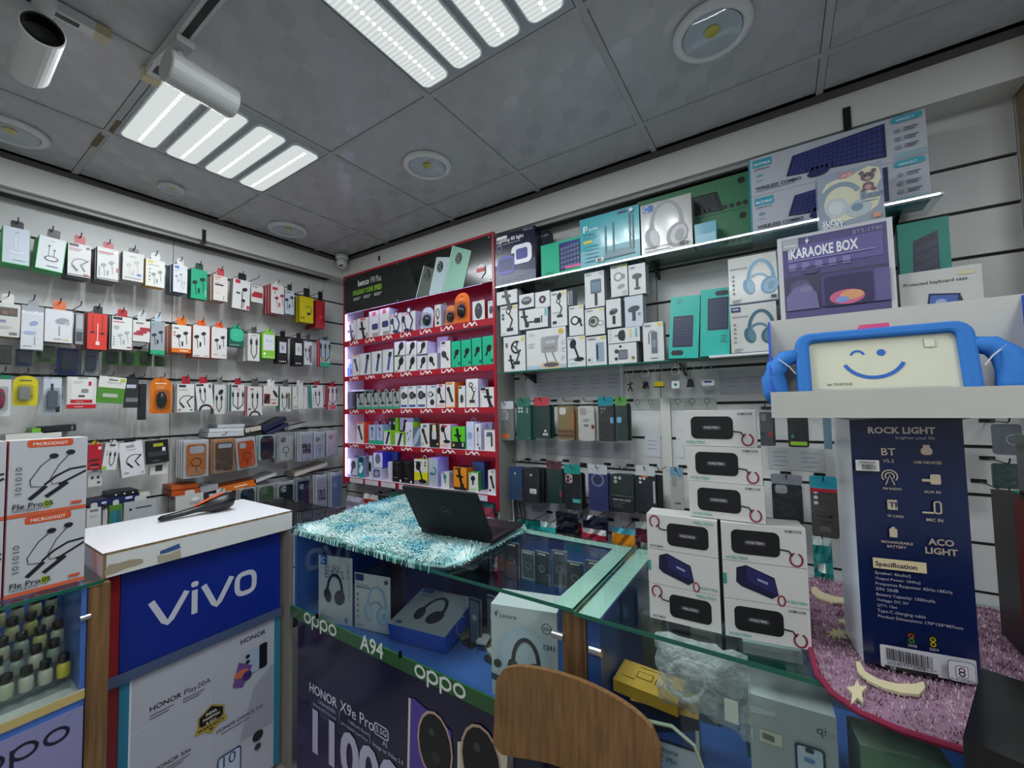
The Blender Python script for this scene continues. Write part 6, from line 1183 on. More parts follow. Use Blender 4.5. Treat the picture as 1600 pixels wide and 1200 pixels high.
A.r(0, 0, .05, 1, '2a7a98'); A.r(.05, 0, .06, 1, 'd8e0ea'); A.r(.955, 0, 1, 1, '2a7a98'); A.r(.06, .70, .95, .704, 'c8cad4'); A.r(.5, .0, .504, .70, 'c8cad4'); A.p([(.7, .3), (.95, .3), (.95, .7), (.8, .6)], '9a9ca6')
a, b = q(234, 1113), q(328, 1076); A.t('HONOR', a[0], a[1], .0, '1a1a22', .015, fit=(b[0]-a[0])*.5); A.t('Play20A', a[0]+(b[0]-a[0])*.55, a[1], .0, '1a1a22', -.005, fit=(b[0]-a[0])*.46); A.lines(a[0], a[1]-.02, .13, 2, '6a6a76', .016, .006); A.lines(a[0]+.18, a[1]-.02, .13, 2, '6a6a76', .016, .006)
a, b = q(338, 1147), q(410, 1112); A.t('HONOR_CHOICE_T10', a[0], a[1], .0, '1a1a22', .006, fit=b[0]-a[0]); A.lines(a[0]+.03, a[1]-.015, .2, 1, '6a6a76', .016, .006)
a, b = q(240, 1207), q(298, 1178); A.t('HONOR_X6e', a[0], a[1], .0, '1a1a22', .006, fit=b[0]-a[0]); A.lines(a[0], a[1]-.015, .2, 2, '6a6a76', .016, .006)
a, b = q(376, 1007), q(415, 993); A.t('HONOR', a[0], a[1], .0, '1a1a22', .01, fit=b[0]-a[0])
u, v = q(330, 1125); A.p([(u-.085, v-.02), (u-.085, v+.05), (u, v+.095), (u+.085, v+.05), (u+.085, v-.02), (u, v-.08)], 'a8903c'); A.p([(u-.075, v-.0), (u-.075, v+.045), (u, v+.085), (u+.075, v+.045), (u+.075, v), (u, v-.06)], '15151a')
for i, tt in enumerate(('INDIA', 'PAKISTAN', '&_GCC')): A.t(tt, u, v+.04-.025*i, .0, 'e8e4d0', .02, fit=(.07, .105, .065)[i], al='c')
A.p([(u-.1, v-.045), (u+.1, v-.045), (u+.1, v-.012), (u-.1, v-.012)], 'b09a40'); A.t('WARRANTY', u, v-.038, .0, '1a1a1c', .03, fit=.17, al='c')
u, v = q(392, 1035); A.q(u-.05, v-.07, u+.06, v+.08, '9fb0c8', .2); A.e(u-.025, v+.05, .016, '222'); A.e(u-.025, v+.015, .016, '222'); A.q(u+.06, v-.07, u+.12, v+.09, '16161a', .2); A.p([(u-.13, v-.1), (u-.06, v-.13), (u+.01, v-.02), (u-.09, v+.04)], '6a4a8a'); A.e(u-.07, v-.04, .05, 'c86a4a', .03); A.e(u-.03, v-.07, .035, '3a2a6a')
u, v = q(358, 1185); A.q(u-.08, v-.2, u+.08, v+.045, '1a2a50', .15); A.q(u-.072, v-.2, u+.072, v+.036, 'b8c4dc', .13); A.t('10', u, v-.03, .08, '3a4a6a', 0, al='c'); A.e(u+.2, v+.03, .04, '26262a'); A.e(u+.2, v-.04, .025, '3a3a3e'); put(A, hp_)
# ---- bare glass ledge behind the white top
lg = T(E('glass_ledge', (-2.1, 1.15, .985)), 'bare glass ledge between the white counter top and the fluffy cloth', 'glass ledge'); pt = sub(lg)
pt(G().box((-2.50, .99, .980), (-1.764, 1.30, .990), 'fff', 'smoke'), 'glass_pane'); pt(G().box((-2.49, 1.0, 0), (-2.45, 1.04, .9795), '3a3c44', 'plastic'), 'leg'); pt(G().box((-2.49, 1.25, 0), (-2.45, 1.29, .9795), '3a3c44', 'plastic'), 'leg'); pt(G().box((-1.81, 1.25, 0), (-1.77, 1.29, .9795), '3a3c44', 'plastic'), 'leg')

T(G().box((-1.87, .9695, 0), (-1.788, .983, .985), '8f8a80', 'matte').build('metal_pillar'), 'worn grey upright between the brand counter and the laptop counter', 'pillar')
# ================================================================ things on the counters
from mathutils import noise
def strands(poly, n, length, cols, zf, wd=.0022, flat=.5, seed=3, ns=6.0):
    rs = random.Random(seed); xs_ = [p[0] for p in poly]; ys_ = [p[1] for p in poly]; g = G(); g.mi('fibre')
    def inside(x, y):
        c = False; j = len(poly)-1
        for i in range(len(poly)):
            (xi, yi), (xj, yj) = poly[i], poly[j]
            if (yi > y) != (yj > y) and x < (xj-xi)*(y-yi)/(yj-yi)+xi: c = not c
            j = i
        return c
    C = [lin(q) for q in cols]; k = 0
    while k < n:
        x, y = rs.uniform(min(xs_), max(xs_)), rs.uniform(min(ys_), max(ys_))
        if not inside(x, y): continue
        k += 1; t = noise.noise((x*ns, y*ns, .3))*.9+.5+rs.uniform(-.22, .22); t = max(0, min(.999, t))*(len(C)-1); i = int(t); f = t-i
        col = tuple(C[i][c]*(1-f)+C[i+1][c]*f for c in range(4)); a = rs.uniform(0, 2*pi) if flat < .3 else noise.noise((x*4, y*4, 5))*5+rs.uniform(-.8, .8)-1.5
        L = length*rs.uniform(.6, 1.15); z = zf(x, y); dx, dy = cos(a)*L*flat, sin(a)*L*flat; px, py = -sin(a)*wd, cos(a)*wd; h = L*(1-flat*.75)
        o = len(g.v); g.v += [(x-px, y-py, z), (x+px, y+py, z), (x+dx*.6+px*.8, y+dy*.6+py*.8, z+h*.8), (x+dx*.6-px*.8, y+dy*.6-py*.8, z+h*.8), (x+dx, y+dy, max(zf(x+dx, y+dy)+.002, z+h*.7))]
        g.f += [[o, o+1, o+2, o+3], [o+3, o+2, o+4]]; g.c += [col, col]; g.m += [0, 0]
    return g
# fluffy cloth
cp = [(-1.735, .965), (-1.3, .962), (-.98, .962), (-.91, .985), (-.885, 1.06), (-.885, 1.25), (-.89, 1.455), (-1.2, 1.50), (-1.5, 1.56), (-1.80, 1.645), (-1.83, 1.60), (-1.78, 1.2)]
cl = T(E('fluffy_cloth', (-1.3, 1.2, ZT)), 'shaggy turquoise and white cloth spread under the laptop', 'cloth'); pt = sub(cl)
pt(G().slab(cp, ZT+.0005, ZT+.006, 'a8d8d4', 'fibre'), 'backing')
pt(strands([(x*.985-.02, y*.985+.018) for x, y in cp], 11000, .038, ['62b2ce', '98d2da', 'bfe4e2', 'd8eeea', 'e4f2ee', 'bce4e2', '88c8d6'], lambda x, y: ZT+.006, .0024, .72, ns=7.0), 'pile', kind='stuff')
fr = G(); rs = random.Random(4)
for i in range(190):
    t = rs.random(); x = -1.74+t*.80; y = .964
    if i > 150: x, y = -.886, rs.uniform(1.0, 1.4)
    dx, dy = (rs.uniform(-.008, .008), -rs.uniform(.004, .010)) if i <= 150 else (rs.uniform(.004, .012), rs.uniform(-.01, .01))
    fr.tube([(x, y, ZT+.006), (x+dx*.6, y+dy, ZT+.006), (x+dx, y+dy*1.3, ZT-.004 if i <= 150 else ZT+.003), (x+dx*1.2, y+dy*1.4, ZT-.012 if i <= 150 else ZT+.002)], .0013, rs.choice(('a4d8d6', 'c8e6e2', '8ccccc')), 'fibre', 3)
pt(fr, 'fringe', kind='stuff')
# laptop
ZL = ZT+.018
lp = T(E('laptop', (-1.042, 1.184, ZL), radians(4.3)), 'dark slim laptop open with its lid back toward the viewer', 'laptop')
G().slab(rr(-.168, .0, .168, .235, .008), 0, .014, '1d1b22', 'plastic').build('base', lp)
kbd = G()
for j in range(6):
    for i in range(14): 
        if j == 0 and 4 <= i <= 8: continue
        x = -.145+i*.0208; y = .125-j*.0178+.0; kbd.box((x, y, .014), (x+.018, y+.0148, .0158), '0f0f13', 'plastic')
kbd.box((-.06, .125, .014), (.04, .1398, .0158), '0f0f13', 'plastic'); q = kbd.build('keys', lp); q['kind'] = 'stuff'
G().slab(rr(-.055, .152, .055, .222, .004), .014, .0143, '26242c', 'gloss').build('touchpad', lp)
ld = G().slab(rr(-.168, 0, .168, .208, .008), -.004, .004, '0b0f11', 'matte').build('lid', lp, (0, .002, .017), rot=(radians(119), 0, 0))
A = Art(.05, .05, lambda x, y, k: (x-.025, .1+y-.0, -.0044-.0001*k) if False else (.025-x, .085+y, .0044+.0001*k)); A.arc(.5, .5, .42, 0, 360, .05, '3a4444'); A.t('DELL', .5, .4, .0, '4a5454', .02, fit=.55, al='c')
for v_ in range(len(A.g.v)): pass
A.g.build('logo', ld)['kind'] = 'stuff'
G().slab(rr(-.160, .012, .160, .200, .003), -.0046, -.004, '16181c', 'gloss').build('screen', ld)
G().tube([(-.12, 0, .014), (.12, 0, .014)], .006, '15151a', 'plastic', 8).build('hinge', lp)
# price scanner on the white top
s0, s1 = TZ(247, 811, 1.085), TZ(352, 792, 1.085); dv = (s1-s0); L = dv.length; az = math.atan2(dv.y, dv.x)
sc = T(E('barcode_scanner', (s0.x, s0.y, 1.0715), az), 'black handheld barcode scanner with orange trigger lying on the white top', 'scanner')
G().loft([((0, 0, .012), (0, .008, 0), (0, 0, .006)), ((.01, 0, .013), (0, .015, 0), (0, 0, .011)), ((L*.3, 0, .018), (0, .016, 0), (0, 0, .012)), ((L*.55, 0, .026), (0, .018, 0), (0, 0, .014)), ((L*.68, 0, .030), (0, .026, 0), (0, 0, .021)), ((L*.80, 0, .034), (0, .040, 0), (0, 0, .033)), ((L*1.0, 0, .040), (0, .043, 0), (0, 0, .037)), ((L*1.10, 0, .044), (0, .038, 0), (0, 0, .032)), ((L*1.12, 0, .044), (0, .028, 0), (0, 0, .022))], '121215', 'plastic', 14).build('body', sc, smooth=True)
G().loft([((L*.5, 0, .038), (0, .008, 0), (0, 0, .003)), ((L*.62, 0, .050), (0, .012, 0), (0, 0, .004)), ((L*.8, 0, .066), (0, .016, 0), (0, 0, .003)), ((L*.96, 0, .076), (0, .012, 0), (0, 0, .002))], 'd85a20', 'plastic', 8).build('orange_inlay', sc, smooth=True)
# neckband boxes
def neckart(a):
    a.r(0, 0, 1, .05, 'd8623c'); a.r(0, 0, .012, 1, '7a2a4a'); a.q(.22, .90, .80, 1.0, 'd8562c', .3); a.t('MICRODIGIT', .29, .925, .0, 'f6ece4', .015, fit=.44); a.neck(.48, .52, .72, '1d2126')
    for i in range(3): a.arc(.13, .63-.13*i, .03, 0, 360, .012, '4a4c50'); a.lines(.09, .575-.13*i, .08, 1, '5a5c60', .03, .012)
    a.t('Fle_Pro', .07, .115, .0, '2a2c30', .015, fit=.36); a.r(.44, .10, .53, .185, '9ab028'); a.t('05', .452, .115, .08, '15180c', .02); a.t('NECKBAND', .07, .075, .0, '3a3c40', .0, fit=.34); a.q(.78, .09, .94, .125, 'd8562c', .5)
for j in range(2):
    for i in range(2):
        y = .272-i*.161
        product('neckband_box', '%s neckband box %s, on the scent counter' % (('lower', 'upper')[j], ('beside the white top', 'cut by the picture edge')[i]), 'box', .158, .2185, .10, 'c6c8cc', 'd8623c', neckart, (-1.822, y, ZT+.0008+j*.2195), pi/2, group='stacked neckband boxes', res=2, top='dcdcd8')
# speaker boxes
def boom(kind, flip):
    def f(a):
        if flip: g0 = a.f; a.f = lambda x, z, k: g0(a.w-x, a.h-z, k)
        if kind == 'b':
            a.q(.3, .16, .88, .8, '131316', .22); a.q(.46, .42, .72, .54, '4a4a50', .5); a.t('WELLTECH', .49, .45, .0, 'c8c8cc', .02, fit=.2); a.arc(.12, .80, .07, -75, 250, .022, '8a2038', .085); a.l([(.16, .72), (.2, .6), (.3, .58)], .02, '1a1416')
            a.t('BOOM30', .05, .06, .0, '3a3c40', .01, fit=.19); a.t('WELLTECH', .68, .87, .0, '3aa088', .02, fit=.27)
        else:
            F = lambda P: [(1-u, 1-v) for u, v in P]
            a.p(F([(.17, .84), (.29, .93), (.62, .68), (.66, .24), (.58, .13), (.22, .36), (.16, .46)]), '15163a'); a.p(F([(.28, .9), (.61, .65), (.65, .25), (.31, .5)]), '24265e'); a.p(F([(.42, .62), (.54, .54), (.54, .48), (.42, .56)]), '9a9cb8')
            a.arc(.31, .88, .04, 0, 360, .018, '8a2038', .065); a.t('WELLTECH', .02, .84, .0, '3aa088', .02, fit=.24); a.q(.955, .34, 1.0, .62, '2a9a88', .1)
    return f
def bm(col, row, x0, y0, x1, y1, z, kind, flip, lb):
    w = math.hypot(x1-x0, y1-y0); product('speaker_box', lb, 'box', w-.002, .0805, .065, 'd2d2ce', 'b8b8b4', boom(kind, flip), ((x0+x1)/2, (y0+y1)/2, z), math.atan2(y1-y0, x1-x0), group='stacked white speaker boxes', res=2)
HB = .0815
for r, (k, fl, nm) in enumerate((('b', 0, 'bottom'), ('n', 1, 'middle'), ('b', 0, 'top'))): bm(0, r, -.281, 1.012, -.127, 1.019, ZT+.0008+HB*r, k, fl, nm+' white speaker box of the narrow stack next to the wooden post')
for r, (k, fl, nm) in enumerate((('b', 1, 'bottom'), ('n', 1, 'middle'), ('b', 1, 'top'))): bm(1, r, -.121, 1.019, .035, 1.046, ZT+.0008+HB*r, k, fl, nm+' white speaker box of the stack beside the purple mat')
zc_ = ZT+.0008+HB*3+.0008
for r, (xa, nm) in enumerate(((-.187, 'lowest'), (-.189, 'second'), (-.196, 'topmost'))): bm(2, r, xa, 1.034+.003*r, xa+.153, 1.038+.003*r, zc_+HB*r, 'b', 1, nm+' upside-down speaker box of the three riding on both stacks')
# purple mat
mp_ = [(.034, 1.46), (.032, 1.2), (.033, 1.02), (.038, .955), (.055, .922), (.09, .902), (.14, .894), (.25, .893), (.5, .90), (.6, .92), (.62, 1.0), (.62, 1.46)]
mz = lambda x, y: ZT+.004-(max(0, .945-y)**1.4)*1.1
mt_ = T(E('star_mat', (.3, 1.2, ZT)), 'purple plush mat with cream moons and stars, burgundy edging', 'mat'); pt = sub(mt_)
def drape(poly, dz, n=26):
    g = G(); 
    return g
bk = G(); ys2 = sorted({.893, .90, .91, .92, .93, .945, 1.0, 1.46})
xl = lambda y: min([p[0]+(q_[0]-p[0])*((y-p[1])/(q_[1]-p[1])) for p, q_ in zip(mp_[:8], mp_[1:9]) if min(p[1], q_[1]) <= y <= max(p[1], q_[1]) and abs(p[1]-q_[1]) > 1e-6] or [.034])
xr_ = lambda y: .62 if y >= 1.0 else .60 if y > .92 else .5
vs = []
for y in ys2: vs += [(xl(y), y, mz(0, y)-.002), (xr_(y), y, mz(0, y)-.002), (xl(y), y, mz(0, y)-.0035), (xr_(y), y, mz(0, y)-.0035)]
fs = []
for i in range(len(ys2)-1): o = i*4; fs += [[o, o+1, o+5, o+4], [o+6, o+7, o+3, o+2], [o, o+4, o+6, o+2], [o+1, o+3, o+7, o+5]]
bk.add(vs, fs, '8a6a7e', 'fibre'); pt(bk, 'backing')
pt(strands([p for p in mp_], 15000, .0075, ['5c3a4c', '8a6276', 'b79aa8', 'd2c0ca', '9a7488', '6c4658'], mz, .0011, .25, 9, 40.0), 'pile', kind='stuff')
eg = [(x, y, mz(x, y)-.001) for x, y in mp_[:9]]; ev = []
for p, q_ in zip(eg, eg[1:]):
    for i in range(4): t = i/4; ev.append(tuple(p[c]*(1-t)+q_[c]*t for c in range(2))+(mz(0, p[1]*(1-t)+q_[1]*t)-.001,))
pt(G().tube(ev, .0058, '7a1638', 'fibre', 8), 'edging')
def onmat(px, py): p = TZ(px, py, ZT+.009); return (p.x, p.y, mz(p.x, p.y)+.0065)
def decal(P, nm):
    b_ = [onmat(*p) for p in P]; n = len(b_); g = G(); g.add(b_+[(x, y, z-.005) for x, y, z in b_], [list(range(n))]+[[i, (i+1) % n, (i+1) % n+n, i+n] for i in range(n)], 'beb492', 'fibre'); pt(g, nm)
decal([(1337, 1035), (1343, 1034), (1352, 1050), (1372, 1062), (1400, 1069), (1425, 1070), (1443, 1066), (1446, 1075), (1436, 1086), (1410, 1084), (1380, 1076), (1355, 1064), (1340, 1050)], 'moon_patch')
decal([(1268, 919), (1274, 917), (1285, 926), (1305, 933), (1328, 936), (1328, 944), (1300, 942), (1278, 934), (1268, 926)], 'moon_patch')
def star(cx, cy, r, n, nm, sy=.8, rot=0): decal([(cx+(r if i % 2 == 0 else r*.45)*cos(pi*i/n+rot), cy+(r if i % 2 == 0 else r*.45)*sy*sin(pi*i/n+rot)) for i in range(2*n)], nm)
star(1339, 1078, 17, 5, 'star_patch', .9, -.3); star(1309, 990, 19, 9, 'star_patch', .5); star(1319, 971, 12, 5, 'star_patch', .5)
# tall navy speaker carton
RB = Vector((.113, 1.030, ZT+.012)); RA = radians(8.8); RW, RH = .162, .458
rk = carton('speaker_carton', RW, RH, .105, '101f4a', 'c4c8d2', '4a3c2c', 'gloss').build('speaker_carton', None, RB+Matrix.Rotation(RA, 3, 'Z') @ Vector((RW/2, 0, 0)), RA)
T(rk, 'tall navy speaker carton with specification list standing on the mat', 'box')
A = Art(RW, RH, res=2); c = 'c8b8a0'
A.t('ROCK_LIGHT', .17, .945, .0, 'd8ccc8', .035, fit=.6); A.t('brighten_your_life', .42, .922, .0, 'b8b0b8', .0, fit=.34)
A.t('BT', .28, .855, .085, c, .01); A.t('V5.3', .29, .825, .04, c); A.q(.63, .86, .73, .89, c, .4); A.r(.65, .885, .71, .9, c); A.t('USB_DEVICES', .56, .825, .0, c, .01, fit=.24)
A.arc(.34, .77, .07, -40, 220, .012, c); A.arc(.34, .77, .04, -40, 220, .012, c); A.l([(.30, .735), (.34, .775), (.38, .735)], .012, c); A.t('FM_RADIO', .27, .715, .0, c, .01, fit=.17)
A.r(.62, .755, .72, .765, c); A.q(.69, .745, .78, .785, c, .2); A.t('AUX_IN', .63, .71, .0, c, .01, fit=.14)
A.q(.30, .635, .39, .675, c, .1); A.t('TF', .315, .645, .06, '101f4a', .03); A.t('TF_CARD', .29, .605, .0, c, .01, fit=.15); A.q(.7, .63, .77, .68, c, .4); A.q(.715, .635, .755, .675, '101f4a', .4); A.r(.6, .63, .7, .637, c); A.t('MIC_IN', .63, .6, .0, c, .01, fit=.14)
A.q(.30, .525, .37, .56, c, .15); A.r(.32, .56, .35, .567, c); A.t('RECHARGEABLE', .22, .50, .0, c, .01, fit=.28); A.t('BATTERY', .27, .483, .0, c, .01, fit=.17); A.t('ACO', .63, .51, .07, 'b0a090', .03); A.t('LIGHT', .60, .475, .07, 'b0a090', .03)
A.r(.13, .395, .60, .437, 'd8c8a0'); A.t('Specification', .15, .405, .0, '16183a', .02, fit=.37)
for i, (tt, f_) in enumerate((('Speaker:_4inchx2', .32), ('Output_Power:_10Wx2', .40), ('Frequence_Response:_45Hz-18KHz', .66), ('S/N:_50dB', .2), ('Battery_Capacity:_1500mAh', .51), ('Voltage:_DC_5V', .28), ('QTY:_1Set', .18), ('Type-C_charging_cable', .42), ('Product_Dimensions:_170*150*407mm', .72))): A.t(tt, .14, .372-.0215*i, .0, 'b4aeb4', .004, fit=f_)
A.r(.02, .79, .24, .835, 'd8d6d0'); A.bar(.08, .797, .12, .02); A.lines(.05, .83, .15, 1, '888', .02, .006)
for u in (.38, .56): A.q(u, .12, u+.07, .165, '14161c', .15); A.arc(u+.035, .15, .02, 0, 360, .01, ('c04a30', 'c8b020')[u > .5]); A.arc(u+.035, .132, .02, 0, 360, .01, ('3a8a40', 'c8b020')[u > .5]); A.t('S808' if u < .5 else 'S809', u, .108, .03, 'b4aeb4')
A.q(.13, .012, .93, .10, 'c9c9d0', .08); A.bar(.18, .045, .38, .045, '22222a', 30); A.t('2024071*200815>', .17, .034, .0, '22222a', .0, fit=.42); A.r(.15, .017, .60, .03, '16161c'); A.t('CE', .2, .019, .03, 'ddd'); A.q(.68, .018, .90, .095, '3a3a44', .15); A.q(.685, .02, .895, .093, 'c9c9d0', .15); A.q(.74, .035, .84, .078, '3a3a44', .2); A.q(.745, .037, .835, .076, 'd6d6dc', .2); A.arc(.79, .063, .022, 0, 360, .012, '6a2038'); A.arc(.79, .05, .022, 0, 360, .012, '26262e'); A.t('R-41297840', .70, .024, .0, '3a3a44', 0, fit=.18)
put(A, rk)
fl_ = G().add([(-RW/2, .0, RH), (RW/2, .0, RH), (RW/2+.004, -.02, RH+.004), (-RW*.2, -.022, RH+.004)], [[0, 1, 2, 3]], '5a4a36', 'carton').build('torn_flap', rk)
# white tray with the tablet case
TX0, TX1, TY0, TY1, TZ0 = -.014, .372, .985, 1.10, ZT+.012+RH+.006
tr = T(E('cardboard_tray', ((TX0+TX1)/2, TY0, TZ0)), 'open white cardboard box with blue sides lying on the navy carton', 'tray'); pt = sub(tr)
t = .004
pt(G().box((TX0, TY0, TZ0), (TX1, TY1, TZ0+t), 'c8c8c2', 'matte'), 'bottom'); pt(G().box((TX0, TY0, TZ0+t), (TX1, TY0+t, TZ0+.052), 'c4c4bc', 'matte'), 'front_wall')
pt(G().box((TX0, TY1-t, TZ0+t), (TX1, TY1, TZ0+.215), 'cac9c0', 'matte'), 'back_wall')
for x in (TX0, TX1-t):
    s = G(); s.add([(x+d, y, z) for d in (0, t) for y, z in ((TY0+t, TZ0+t), (TY1-t, TZ0+t), (TY1-t, TZ0+.213), (TY0+.05, TZ0+.14), (TY0+t, TZ0+.052))], [[0, 1, 2, 3, 4], [9, 8, 7, 6, 5]]+[[i, (i+1) % 5, (i+1) % 5+5, i+5] for i in range(5)], '1f48b0', 'matte'); pt(s, 'side_wall')
TT = T(E('tablet_case', (.163, TY0+.012, TZ0+t+.001), rot=(radians(-13), 0, radians(1))), 'blue foam kids tablet case with curved handles and winking smile', 'tablet case')
hw, hh = .130, .172
o_ = rr(-hw, 0, hw, hh, .026, 6); i_ = rr(-hw+.024, .022, hw-.024, hh-.020, .010, 6); n = len(o_)
g = G(); vs = [(x, 0, z) for x, z in o_]+[(x, -.0, z) for x, z in i_]+[(x, .028, z) for x, z in o_]+[(x, .028, z) for x, z in i_]; fs = []
for i in range(n):
    j = (i+1) % n; fs += [[i, j, n+j, n+i], [2*n+j, 2*n+i, 3*n+i, 3*n+j], [j, i, 2*n+i, 2*n+j], [n+i, n+j, 3*n+j, 3*n+i]]
g.add(vs, fs, '2a74c4', 'matte'); fm = g.build('foam_frame', TT); bv = fm.modifiers.new('b', 'BEVEL'); bv.width = .006; bv.segments = 2; bv.limit_method = 'ANGLE'
ins = G().box((-hw+.023, .010, .021), (hw-.023, .014, hh-.019), 'd4d3bd', 'matte').build('paper_insert', TT)
iw, ih = 2*hw-.046, hh-.040
A = Art(iw, ih, lambda x, z, k: (x-iw/2, .0097-.00015*k, .021+z), 2); c = '1c60b4'
A.arc(.355, .74, .045, 10, 170, .02, c); A.e(.52, .77, .031, c); A.arc(.46, .76, .22, 205, 335, .03, c, n=24); A.e(.26, .575, .0, c); A.t('for_T510/T515', .12, .30, .0, '26282c', .012, fit=.18); A.r(.05, .24, .93, .244, '7aa0b0'); A.q(.8, .8, .87, .93, 'a8a896', .1); A.q(.804, .807, .866, .923, 'd4d3bd', .1); put(A, ins)
for s in (-1, 1):
    G().tube([(s*(hw-.004), .014, .128), (s*(hw+.018), .014, .124), (s*(hw+.034), .014, .106), (s*(hw+.040), .014, .08), (s*(hw+.038), .014, .052), (s*(hw+.032), .014, .034)], [.014, .017, .020, .0225, .023, .021], '2a74c4', 'matte', 12).build('handle', TT, smooth=True)
    G().tube([(s*(hw+.03), -.003, .118), (s*(hw+.012), -.004, .10), (s*(hw+.002), -.002, .085)], .0012, 'd8d8d8', 'plastic', 4).build('cable_tie', TT)
G().prism(rr(-.025, hh-.002, .02, hh+.008, .003), .004, .024, 'd04a80', 'matte').build('pink_tab', TT)
# black carton at the edge of the picture
bx = T(E('black_carton', (.160, .69, 0), radians(-20)), 'tall black carton standing on the floor at the corner of the picture', 'box')
G().box((0, 0, .20), (.34, .20, 1.12), ['121314', '1a1b1c', '0e0f10'], 'gloss').build('carton', bx); G().box((.001, .001, 0), (.339, .199, .199), 'b8b6b0', 'carton').build('white_base', bx)
G().box((-.0003, -.0005, 1.045), (.3405, .2005, 1.05), '3c3c3a', 'gloss').build('tape_seam', bx)
T(carton('red_carton', .028, .30, .10, '4a1814', '1c1210', '2a0a08').build('red_carton', None, (.385, 1.20, ZT+.012)), 'dark red carton showing edge-on beside the navy speaker carton', 'box')
T(carton('black_box', .10, .42, .08, '101214', '0c0d0e', '1c1c1c', 'gloss').build('black_box', None, (.452, 1.19, ZT+.012)), 'tall black box beside the dark red carton', 'box')
# wooden chair in front of the counter
chr_ = T(E('wooden_chair', (-.428, .72, 0)), 'plywood chair with curved back and grey steel frame', 'chair')
nx, nz = 22, 10; g = G(); vs = []; W_, z0, z1 = .2, .662, .860
for side in (0, 1):
    for j in range(nz+1):
        for i in range(nx+1):
            u = i/nx*2-1; v = j/nz; k = (1-abs(u)**7)**.5 if abs(u) < 1 else 0
            zt_ = z0+(z1-z0)*.5; hz = (z1-z0)*.5*(.62+.38*k); z = zt_+(v*2-1)*hz-.02*(u*u)*(v < .5)
            vs.append((u*W_, .185-.05*(u*u)+.02*v-.012*side, z))
m_ = (nx+1)*(nz+1); fs = []
for j in range(nz):
    for i in range(nx): a = j*(nx+1)+i; fs += [[a, a+nx+1, a+nx+2, a+1], [m_+a, m_+a+1, m_+a+nx+2, m_+a+nx+1]]
bd = [i for i in range(nx+1)]+[j*(nx+1)+nx for j in range(1, nz+1)]+[nz*(nx+1)+i for i in range(nx-1, -1, -1)]+[j*(nx+1) for j in range(nz-1, 0, -1)]
fs += [[bd[i], bd[(i+1) % len(bd)], m_+bd[(i+1) % len(bd)], m_+bd[i]] for i in range(len(bd))]
g.add(vs, fs, 'fff', 'chairwood'); g.build('backrest', chr_, smooth=False)
G().slab(rr(-.2, -.22, .2, .16, .05, 6), .44, .455, 'fff', 'chairwood').build('seat', chr_)
for s in (-1, 1):
    G().tube([(s*.17, .17, .72), (s*.175, .165, .60), (s*.175, .15, .43), (s*.185, .17, .012)], .0105, '8a8c90', 'metal', 10).build('leg', chr_, smooth=True)
    G().tube([(s*.175, .15, .43), (s*.175, -.16, .43), (s*.185, -.2, .40), (s*.19, -.22, .012)], .0105, '8a8c90', 'metal', 10).build('leg', chr_, smooth=True)
    for y in (.17, -.22): G().lathe([(.001, 0), (.013, 0), (.013, .02), (.001, .02)], '1a1a1a', 'plastic', 10, (s*(.185 if y > 0 else .19), y, .0)).build('rubber_foot', chr_)
G().tube([(-.175, -.02, .43), (.175, -.02, .43)], .009, '8a8c90', 'metal', 8).build('cross_bar', chr_)
# ================================================================ goods inside the glass counters
ZF = .6555
def inside(x0, y0, x1, y1, h, d, front, side, art, name, label, top=None, m='carton', z=ZF, res=2, sideR=None):
    w = math.hypot(x1-x0, y1-y0); a = math.atan2(y1-y0, x1-x0)
    o = product(name, label, 'box', w, h, d, front, side, art, ((x0+x1)/2, (y0+y1)/2, z), a, 0, m, group=None, top=top, res=res)
    if sideR: A = Art(d, h, lambda x, zz, k: (w/2+.0004+.0002*k, x, zz), res); A.run(sideR); put(A, o)
    return o
def purebass(a):
    a.q(.06, .86, .26, 1.0, '2a5ab0', .05); a.arc(.15, .93, .05, 40, 320, .02, 'e8f0fa'); a.t('PURE', .2, .77, .15, '55585e', -.01); a.t('BASS', .2, .67, .2, '55585e', -.01); a.hp(.48, .5, .52, '1f2226', '2e3136'); a.t('TUNE_710', .86, .9, .06, '6a6c74', 0, rot=-90); a.lines(.9, .6, .03, 8, '999', .03, .02); a.lines(.08, .1, .3, 2, '999', .03, .01); a.q(.8, .04, .88, .12, '4a90c8', .4)
inside(-1.600, .985, -1.440, 1.028, .262, .10, 'c9ccd2', '1f3a80', purebass, 'headphone_box', 'white headphone box with black headphones, first behind the glass', '1d3878', m='gloss')
def hp2(a):
    a.q(.02, .86, .26, .98, '1d2f70', .1); a.t('HEADPHONES', .05, .73, .0, '33363c', .02, fit=.4); a.lines(.05, .8, .35, 1, '888', .03, .012); a.hp(.62, .46, .6, '9cb8cf', 'b8cfe0'); a.arc(.62, .4, .16, 20, 160, .04, '8aa8c4')
    for i in range(5): a.arc(.1, .62-.1*i, .022, 0, 360, .014, '444')
    a.e(.9, .9, .05, '556'); a.lines(.06, .1, .2, 2, '888', .03, .012); a.r(0, 0, 1, .015, '26346a')
inside(-1.428, 1.030, -1.262, 1.065, .212, .10, 'cdd0d4', '2a3450', hp2, 'headphone_box', 'white headphone box with pale blue headphones inside the counter', '26304c', m='gloss')
bl = carton('headphone_box', .247, .062, .22, '1f55c0', '1f4fb4', 'a9adb4', 'gloss').build('headphone_box', None, (-1.118, 1.062, ZF+.004)); bl.rotation_euler = (radians(10), 0, radians(9.2))
T(bl, 'flat blue headphone box lying tilted with silver lid', 'box')
